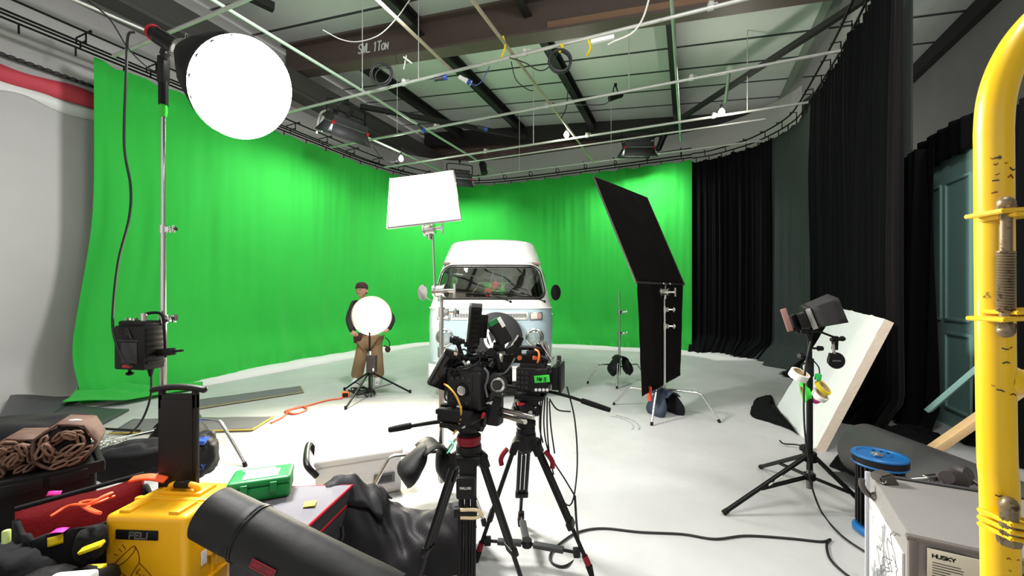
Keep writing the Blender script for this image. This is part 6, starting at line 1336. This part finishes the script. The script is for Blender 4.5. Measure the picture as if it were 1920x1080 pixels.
# trolley handle
YT = YP + .27
def H(px, py, dy=0): return P(px, py, YT + dy)
xa, xb = H(300, 800).x, H(371, 800).x; zh = H(0, 730).z; xc = (xa + xb) / 2
TRH = mat('trolley_black', (24, 19, 17), .45, var=.12, spec=.25)
b = MB(); b.box((xc, YT, (ztp + H(0, 757).z) / 2), (xb - xa, .025, H(0, 757).z - ztp + .1), bev=.005); b.box((xc, YT - .011, (ztp + H(0, 757).z) / 2), (xb - xa - .03, .012, H(0, 757).z - ztp + .05), bev=.004); 
for x in (xa + .011, xb - .011): b.box((x, YT, (H(0, 762).z + zh) / 2), (.022, .025, zh - H(0, 762).z + .02), bev=.004)
obj('trolley_slide', b, TRH, pc, True)
b = MB(); b.grid(lambda u, v: (lambda a: Vector((xc + (u * 2 - 1) * .122, YT + .02 * math.cos(a), zh + .012 - .014 * (u * 2 - 1) ** 2 + .015 * math.sin(a))))(2 * PI * v), 20, 14, cv=True)
b.sph((xc - .122, YT, zh - .002), (.012, .02, .016), 12); b.sph((xc + .122, YT, zh - .002), (.012, .02, .016), 12); obj('trolley_grip', b, TRH, pc, True)

# long black tube bag
tb_ = thing('tube_bag', 'long black cylindrical bag with red logo lying across in front of the grey case', 'bag', P(540, 1050, 1.62))
e0, e1 = P(398, 962, 1.62), P(735, 1135, 1.5); T = axis_frame(e0, e1 - e0); L = (e1 - e0).length; rb = .102
def tubef(u, v):
    a = 2 * PI * u; r = rb * (1 + .03 * noise.noise(Vector((math.cos(a) * 2, math.sin(a) * 2, v * 5)))); 
    if v < .22: r *= .985
    if abs(v - .225) < .012: r *= 1.03
    return T @ Vector((r * math.cos(a), r * math.sin(a), L * v))
b = MB(); b.grid(tubef, 40, 50, cu=True); b.lathe([(.001, -.012), (.06, -.012), (rb * .93, -.006), (rb * .985, .0)], 40, T); obj('body', b, mat('tube_bag_nylon', (20, 19, 20), .6, var=.25, vs=6, bump=.2, bs=7, spec=.3), tb_, True, sharp=60)
b = MB()
for v in (.22, .235): b.tube([T @ Vector(((rb + .002) * math.cos(2 * PI * k / 30), (rb + .002) * math.sin(2 * PI * k / 30), L * v)) for k in range(30)], .003, 5, 1, closed=True, sm=False)
obj('seam', b, BLK, tb_, True)
dirx = (e1 - e0).normalized(); viewn = Vector((.0, -1, .25)); viewn = (viewn - dirx * viewn.dot(dirx)).normalized()
cl_ = e0 + dirx * L * .42 + viewn * (rb + .003); yd = viewn.cross(dirx)
Tl = face_frame(cl_ - yd * .03, dirx, yd); b = MB(Tl); b.box((0, 0, 0), (.1, .03, .003), bev=.001); lb = obj('logo_patch', b, mat('logo_dark_red', (96, 16, 24), .6), tb_, True)
b = MB(); Tq = Tl @ Matrix.Translation((0, 0, .002)); b.stroke([(-.048, -.013), (-.048, .013), (.048, .013), (.048, -.013)], .0022, .0008, Tq, True); [b.stroke([(x, -.006), (x + .002, .007)], .0026, .0008, Tq) for x in (-.04, -.034, -.027, -.021, -.014, .02, .027, .034)]; obj('logo_lettering', b, mat('logo_red', (170, 30, 44), .6), lb, True)
# dark red case edge behind the bag, grey soft case
gc = thing('soft_case', 'grey topped soft case with red piping, right of the tube bag', 'case', (-1.1, 2.0, 0))
zg = .42; q = [PZ(500, 915, zg), PZ(660, 911, zg), PZ(575, 990, zg), PZ(430, 990, zg)]
b = MB(); b.add([Vector((p.x, p.y, z)) for z in (.04, zg) for p in q], [(3, 2, 1, 0), (4, 5, 6, 7), (0, 1, 5, 4), (1, 2, 6, 5), (2, 3, 7, 6), (3, 0, 4, 7)]); obj('body', b, mat('case_dark_fabric', (54, 52, 55), .8, bump=.2, bs=140), gc, True)
b = MB(); g_ = .018; cen = sum(q, Vector()) / 4; qq = [cen.lerp(p, .985) for p in q]; b.grid(lambda u, v: qq[0].lerp(qq[1], u).lerp(qq[3].lerp(qq[2], u), v) + Vector((0, 0, .006 + .012 * math.sin(PI * u) * math.sin(PI * v))), 10, 10); obj('lid', b, mat('case_grey_fabric', (112, 110, 116), .8, bump=.2, bs=180), gc, True)
for z, rr_ in ((zg, .008), (zg - .075, .006)):
    b = MB(); b.tube([Vector((p.x, p.y, z)) for p in q], rr_, 8, 1, closed=True, sm=False); obj('piping', b, mat('red_piping', (190, 14, 40), .5), gc, True)
b = MB(); b.tube([Vector((0, 0, 0)) + q[1].lerp(q[2], .35) + Vector((.02, 0, -.14)), q[1].lerp(q[2], .45) + Vector((.045, -.01, -.17)), q[1].lerp(q[2], .6) + Vector((.045, -.01, -.17)), q[1].lerp(q[2], .7) + Vector((.02, 0, -.14))], .012, 8); obj('side_handle', b, BLK, gc, True)
p = PZ(581, 947, zg + .014); b = MB(); b.box(p + Vector((0, 0, .006)), (.05, .05, .003), rz=.3); tag(obj('sticky_note', b, YEL), 'yellow sticky note on the grey soft case lid', 'note')
# first aid box
fa = thing('first_aid_box', 'green first aid box sitting on the corner of the grey soft case', 'first aid box', PZ(492, 925, zg + .02))
FG = mat('first_aid_green', (10, 128, 58), .4, var=.04)
Tf = FR((0, 0, 0), .38); b = MB(Tf); b.box((0, 0, .034), (.255, .17, .068), bev=.018, seg=3); obj('base', b, FG, fa)
b = MB(Tf); b.box((0, 0, .082), (.262, .176, .034), bev=.016, seg=3); fl_d = obj('lid', b, FG, fa)
b = MB(Tf); b.box((.0, -.01, .1), (.15, .1, .002), bev=.0008); lbx = obj('label', b, mat('label_pale_green', (130, 196, 160), .5), fl_d); b = MB(Tf); b.box((-.02, .045, .1015), (.14, .022, .002), bev=.0008); obj('label_strip', b, WHT, fl_d)
b = MB(); Tt = Tf @ face_frame((-.06, -.0, .1012), (1, 0, 0), (0, 1, 0)); [b.stroke([(x0, y0), (x1, y0)], h_, .0008, Tt) for x0, x1, y0, h_ in ((0, .035, .022, .007), (.062, .095, .026, .007), (.016, .032, .0, .014), (.062, .074, .004, .014))]; obj('lettering', b, WHT, lbx)
b = MB(Tf); b.box((.06, -.091, .06), (.03, .01, .05), bev=.003); obj('catch', b, FG, fa); b = MB(Tf); b.box((-.06, -.091, .06), (.03, .01, .05), bev=.003); obj('catch', b, FG, fa)
# white cool box with black handle
wx = thing('cool_box', 'scuffed pale grey plastic box with black handle behind the soft case', 'box', (P(668, 900, 3.0).x, 3.0, 0))
Tw = FR((P(672, 900, 3.0).x, 3.0, 0), .42); CW = mat('cool_box_white', (205, 203, 199), .5, var=.05)
b = MB(Tw); b.box((0, 0, .135), (.56, .36, .27), bev=.035, seg=3); obj('body', b, CW, wx, True)
b = MB(Tw); b.box((0, 0, .285), (.58, .38, .06), bev=.028, seg=3); b.box((.06, -.02, .315), (.36, .24, .012), bev=.005); ld = obj('lid', b, CW, wx, True)
b = MB(); Tt = Tw @ face_frame((-.12, .0, .3215), (1, 0, 0), (0, 1, 0)); 
for r_ in range(3): b.stroke([(0, .03 * r_), (.16 - .03 * r_, .03 * r_)], .008, .0006, Tt)
obj('faded_lettering', b, mat('faded_grey', (178, 176, 174), .6), ld, True)
b = MB(Tw); b.tube([(-.27, -.21, .22), (-.33, -.2, .31), (-.33, .18, .31), (-.28, .2, .22)], .02, 10, 5); obj('handle', b, BLK, wx, True)
b = MB(Tw); b.box((.16, -.187, .12), (.14, .012, .07), bev=.005); obj('side_recess', b, GREY, wx, True); b = MB(Tw); b.box((.16, -.19, .12), (.1, .012, .045), bev=.004); obj('latch', b, DGREY, wx, True)
# black cloth bag heap
def lump(name, label, c, dims, m, seed, rz=0, cat='bag', amp=.22, parent=None, lab=None, n=(40, 22), base=.0):
    """soft bag: superellipsoid with folds, flat underneath"""
    def fn(u, v):
        a = 2 * PI * u; p = PI * v; e = .62
        x = math.copysign(abs(math.cos(a)) ** e, math.cos(a)) * math.sin(p) ** .6; y = math.copysign(abs(math.sin(a)) ** e, math.sin(a)) * math.sin(p) ** .6; z = math.copysign(abs(math.cos(p)) ** .7, math.cos(p))
        q = Vector((x, y, z)); k = 1 + amp * noise.noise(q * 1.7 + Vector((seed, 0, 0))) + amp * .4 * noise.noise(q * 4.5 + Vector((seed, 3, 0)))
        return Vector((x * dims[0] / 2 * k, y * dims[1] / 2 * k, max(base, dims[2] / 2 + z * dims[2] / 2 * k)))
    b = MB(FR(c, rz)).grid(fn, n[0], n[1], cu=True)
    if parent: return obj(name, b, m, parent, True, sharp=70)
    return tag(obj(name, b, m, sharp=70), label, cat)
BLB = mat('soft_black_bag', (22, 20, 22), .62, var=.2, bump=.08, bs=12, spec=.25)
def heap(u, v):
    x0, x1 = -.98, -.2; xx = x0 + (x1 - x0) * u; yb = 1.95 + .42 * v + .03 * math.sin(u * 6); prof = (math.sin(PI * (.04 + .92 * v))) ** .6
    h = (.40 - .17 * u + .05 * math.sin(u * 9)) * prof; h += .035 * noise.noise(Vector((u * 6, v * 5, 2))) + .03 * noise.noise(Vector((u * 13 + v * 6, v * 4, 7)))
    return Vector((xx + .03 * noise.noise(Vector((u * 4, v * 4, 9))), yb, max(.008, h)))
bh = thing('cloth_bag', 'slumped black cloth bag on the floor behind the near tripod leg', 'bag', (-.6, 2.15, 0))
obj('body', MB().grid(heap, 60, 30), BLB, bh, True, sharp=70); 
obj('flap', MB().grid(lambda u, v: heap(.0 + .42 * u, .25 + .5 * v) + Vector((0, -.01, .018 + .012 * math.sin(u * 9))), 24, 10), BLB, bh, True, solid=.008)
# floor level dark boards at left
PB = mat('black_board', (64, 64, 68), .45, var=.1)
for i, (qd, z0, lb_) in enumerate((([(-8, 812), (40, 762), (242, 766), (168, 806)], .03, 'big dark plastic sheet on the floor under the end of the green curtain'), ([(-8, 800), (20, 745), (150, 742), (60, 800)], .07, 'dark upper sheet curled over the first sheet at far left'))):
    qd = [PZ(x, y, z0) for x, y in qd]
    b = MB(); b.grid(lambda u, v: (lambda p: Vector((p.x, p.y, z0 + .02 * math.sin(u * 5 + i) * v + .03 * (1 - u) * (1 - v))))(qd[0].lerp(qd[3], u).lerp(qd[1].lerp(qd[2], u), v)), 20, 12); tag(obj('plastic_sheet', b, PB, solid=.03), lb_, 'sheet')
b = MB(); [b.cyl(P(x0, y0, 4.0), P(x1, y1, 3.9), .012) for x0, y0, x1, y1 in ((180, 803, 262, 808),)]; tag(obj('thin_rod', b, BLKM), 'thin black rod lying on the floor left of the trolley handle', 'rod')
b = MB(); [b.cyl(P(200, 815, 3.8), P(245, 818, 3.7), .008)]; tag(obj('thin_rod', b, CHR), 'thin chrome rod on the floor near the pile of chain', 'rod')
# chrome chain pile
rnd = random.Random(21); b = MB(); c = P(196, 838, 2.9)
for k in range(46): p = c + Vector((rnd.gauss(0, .06), rnd.gauss(0, .05), rnd.uniform(-.05, .05))); T = FR(p, rnd.random() * 6, rnd.random() * 3); b.tube([T @ Vector((.02 * math.cos(a), .012 * math.sin(a), 0)) for a in [2 * PI * j / 8 for j in range(8)]], .003, 5, 2, closed=True)
tag(obj('chain_pile', b, CHR), 'small heap of bright chain behind the black toolbox', 'chain', kind='stuff')
lump('black_bag', 'long black bag lying left of the trolley handle', P(245, 893, 2.75), (.42, .3, .22), BFAB, 3, .5)
lump('black_bag', 'black bag right of the trolley handle with blue lettering', P(372, 893, 2.9), (.22, .25, .3), BNYL, 8, .2)
b = MB(); Tt = face_frame(P(370, 880, 2.76), (1, .1, 0), (0, 0, 1)); text(b, 'LY', Tt, .03, .02, .3, .006, .002); tag(obj('blue_lettering', b, BLUE), 'blue lettering on the black bag right of the trolley handle', 'lettering')
b = MB(); b.box(P(378, 826, 2.85), (.07, .1, .03), rz=.3, ry=.2, bev=.008); tag(obj('blue_strap', b, BLUE), 'blue strap on top of the black bag right of the trolley handle', 'strap')
# black toolbox with honeycomb rolls
bx = thing('toolbox', 'black plastic storage box at the left edge carrying the brown honeycomb rolls', 'box', P(60, 950, 1.95))
zb = .56
q = [PZ(-120, 905, zb), PZ(190, 858, zb), PZ(200, 850, zb - .0)]
a0, a1 = PZ(-90, 922, zb), PZ(190, 862, zb); ux = (a1 - a0).normalized(); uy = Vector((-ux.y, ux.x, 0)); Lx = (a1 - a0).length
Tb = Matrix((ux, uy, Vector((0, 0, 1)))).transposed().to_4x4(); Tb.translation = Vector((a0.x, a0.y, 0))
b = MB(Tb); b.box((Lx / 2, .2, .3), (Lx - .03, .38, .5), bev=.02, seg=3); obj('body', b, BLK, bx, True)
b = MB(Tb)
for sx, sy, dx, dy in ((Lx / 2, .0, Lx, .03), (Lx / 2, .4, Lx, .03), (.0, .2, .03, .42), (Lx, .2, .03, .42)): b.box((sx, sy, zb - .03), (dx, dy, .06), bev=.012)
obj('rim', b, BLK, bx, True)
for k in (.45, .72): obj('latch', MB(Tb).box((Lx * k, -.02, zb - .045), (.16, .02, .05), bev=.008), BLK, bx, True)
b = MB(Tb); b.box((Lx / 2, .2, zb - .04), (Lx - .06, .34, .02)); obj('lid_panel', b, BLKM, bx, True)
HN = mat('brown_board', (84, 58, 46), .75, var=.25, vs=9); HNE = mat('brown_board_edge', (104, 76, 60), .8, var=.25, vs=20); DKI = mat('dark_inside', (30, 22, 20), .9)
def honey(label, c, ax, L, r, seed, rings=(1, .62, .3)):
    root = thing('honeycomb_roll', label, 'honeycomb grid', c, 0, 'rolled honeycomb grids'); T = axis_frame(c, ax); rnd = random.Random(seed)
    b = MB(); n = 14
    vs = []
    for z in (0, L):
        for k in range(n): a = 2 * PI * k / n; rr_ = r * (1 + .09 * (k % 2) + .05 * rnd.random()); vs.append(T @ Vector((rr_ * math.cos(a), rr_ * math.sin(a), z + .02 * (k % 2))))
    b.add(vs, [(k, (k + 1) % n, n + (k + 1) % n, n + k) for k in range(n)]); obj('outer_wrap', b, HN, root, True, solid=.012, sharp=10)
    b = MB(); 
    k = 0
    while k < 24:
        a = rnd.random() * 6.283; rr_ = r * math.sqrt(rnd.random()) * .86; k += 1
        p = Vector((rr_ * math.cos(a), rr_ * math.sin(a), rnd.uniform(-.015, .02))); w_ = rnd.uniform(.016, .026); ang = a + PI / 2 + rnd.uniform(-.5, .5); 
        b.box(T @ p, (.001, .001, .001)) if 0 else None
        e = T @ Matrix.Translation(p) @ Matrix.Rotation(ang, 4, 'Z'); b.grid(lambda u, v: e @ Vector((w_ * 1.3 * math.cos(2 * PI * u) * 1.2, w_ * .55 * math.sin(2 * PI * u), -.01 + .05 * v)), 6, 1, cu=True)
    obj('cells', b, HNE, root, True, solid=.011, sharp=20)['kind'] = 'stuff'
    b = MB(); b.lathe([(.001, .03), (r * .95, .03)], 24, T); obj('core', b, DKI, root, True)
    return root
honey('big brown honeycomb roll on top of the black toolbox', P(118, 838, 2.02), (-.8, 1, -.12), .34, .10, 3)
honey('smaller brown honeycomb roll at the left edge on the black toolbox', P(22, 862, 1.95), (-.85, 1, -.12), .34, .088, 9)
b = MB(); b.tube([P(108, 798, 2.1), P(140, 790, 2.15), P(165, 795, 2.2)], .012, 8); tag(obj('white_strap', b, WHT), 'white strap over the big honeycomb roll', 'strap')
lump('black_cloth_bundle', 'black cloth bundle behind the honeycomb rolls at far left', P(20, 862, 2.5), (.72, .5, .24), BFAB, 14, .3, 'cloth', .12)
# red lined open bag
rbx = thing('tool_bag', 'open black bag with red lining, between the toolbox and the yellow case', 'bag', P(150, 960, 1.75))
zr = .47; c0, c1, c2, c3 = PZ(28, 960, zr), PZ(270, 900, zr), PZ(300, 930, zr - .02), PZ(60, 1000, zr - .04)
b = MB(); base = [Vector((p.x, p.y, .2)) for p in (c0, c1, c2, c3)]; up_ = [c0 + Vector((0, 0, .0)), c1 + Vector((0, 0, .02)), c2, c3]
b.grid(lambda u, v: base[0].lerp(base[1], u).lerp(up_[0].lerp(up_[1], u), v) + Vector((0, 0, .01 * math.sin(u * 7) * v)), 16, 4)
obj('red_lining', b, mat('red_lining', (150, 14, 24), .7, bump=.2), rbx, True, solid=.012)
b = MB(); 
for i, j in ((1, 2), (2, 3), (3, 0)): b.grid(lambda u, v: base[i].lerp(base[j], u).lerp(up_[i].lerp(up_[j], u), v * .86) + Vector((0, 0, .012 * math.sin(u * 9) * v)), 10, 4)
obj('body', b, BFAB, rbx, True, solid=.016)
b = MB(); b.add(base, [(0, 1, 2, 3)]); obj('base_panel', b, BFAB, rbx, True, solid=.01)
b = MB(); b.tube([up_[0] + Vector((0, 0, .012)), up_[0].lerp(up_[1], .5) + Vector((0, 0, .012)), up_[1] + Vector((0, 0, .012))], .011, 8); obj('rim', b, BFAB, rbx, True)
OC = mat('orange_lead_bright', (255, 96, 48), .5)
cable('orange_cable', [PZ(95, 968, zr - .02), PZ(130, 948, zr), PZ(165, 945, zr + .03), PZ(195, 930, zr + .04), PZ(210, 924, zr + .02), PZ(190, 935, zr), PZ(158, 940, zr), PZ(150, 945, zr), PZ(170, 958, zr + .03), PZ(188, 962, zr + .04), PZ(165, 950, zr), PZ(190, 940, zr), PZ(215, 930, zr)], .006, OC, 'bright orange cable coiled in the red lined bag')
b = MB(); b.grid(lambda u, v: PZ(240, 905, zr + .05).lerp(PZ(306, 905, zr + .05), u) + Vector((0, .03 * v, .014 * math.sin(PI * u) + .012 * v)), 10, 4); tag(obj('orange_flap', b, OC, solid=.012), 'orange plastic flap showing above the red lined bag', 'flap')
# black bags with sticky notes in the bottom left corner
lump('black_bag', 'creased black bag with pink and yellow notes, bottom left corner', Vector((P(62, 1080, 1.5).x, 1.5, .0)), (.4, .42, .345), BNYL, 21, .35, amp=.2)
lump('black_bag', 'black bag at the far left edge below the toolbox', Vector((P(-10, 1110, 1.62).x, 1.62, 0)), (.3, .3, .4), BFAB, 25, .0, amp=.25)
lump('black_pouch', 'small black pouch against the left side of the yellow case', P(171, 1046, 1.68), (.08, .1, .12), BFAB, 30, .1, amp=.15)
bpy.context.view_layer.update(); DG = bpy.context.evaluated_depsgraph_get()
def seen(px, py):
    d = (P(px, py, 1) - Vector((0, 0, CH))).normalized(); r = SC.ray_cast(DG, Vector((0, 0, CH)), d); return r[1], r[2]
for px, py, m, lb_, cat in ((104, 1013, YEL, 'yellow sticky note on the creased black bag', 'note'), (112, 996, PINK, 'pink sticky note behind the yellow one on the creased black bag', 'note')):
    p, n_ = seen(px, py); T = face_frame(p + n_ * .003, Vector((1, .3, 0)) - n_ * Vector((1, .3, 0)).dot(n_), n_.cross(Vector((1, .3, 0)))); b = MB(T); b.grid(lambda u, v: ((u - .5) * .045, (v - .5) * .04, .002 * math.sin(u * 4)), 6, 4); tag(obj('sticky_note', b, m, solid=.002), lb_, cat)
b = MB(FR(P(101, 925, 1.9), .2, .9)); b.grid(lambda u, v: ((u - .5) * .05, (v - .5) * .02, .004 * math.sin(u * 5)), 6, 3); tag(obj('pink_tag', b, PINK, solid=.003), 'pink tape tag on the front of the black toolbox', 'tape')
b = MB(FR(P(172, 1026, 1.62), .2, .3)); b.box((0, 0, 0), (.085, .03, .014), ry=-.35, bev=.004); tag(obj('yellow_strap', b, YEL), 'yellow strap on the small black pouch beside the yellow case', 'strap')
b = MB(FR(P(177, 1066, 1.62), .1)); b.box((0, 0, 0), (.07, .03, .02), bev=.004); tag(obj('yellow_block', b, YEL), 'yellow block at the foot of the small black pouch', 'block')
b = MB(FR(P(120, 1100, 1.25), .15)); b.box((0, 0, -.005), (.12, .1, .05), bev=.012); tag(obj('white_box', b, WHT), 'white box corner at the bottom edge left of the yellow case', 'box')
b = MB(FR(P(12, 1006, 1.55), .3)); b.box((0, 0, 0), (.02, .02, .05), bev=.006); tag(obj('green_marker', b, mat('pale_lime', (180, 200, 120), .5)), 'pale lime tag at the left edge by the black bag', 'tag')
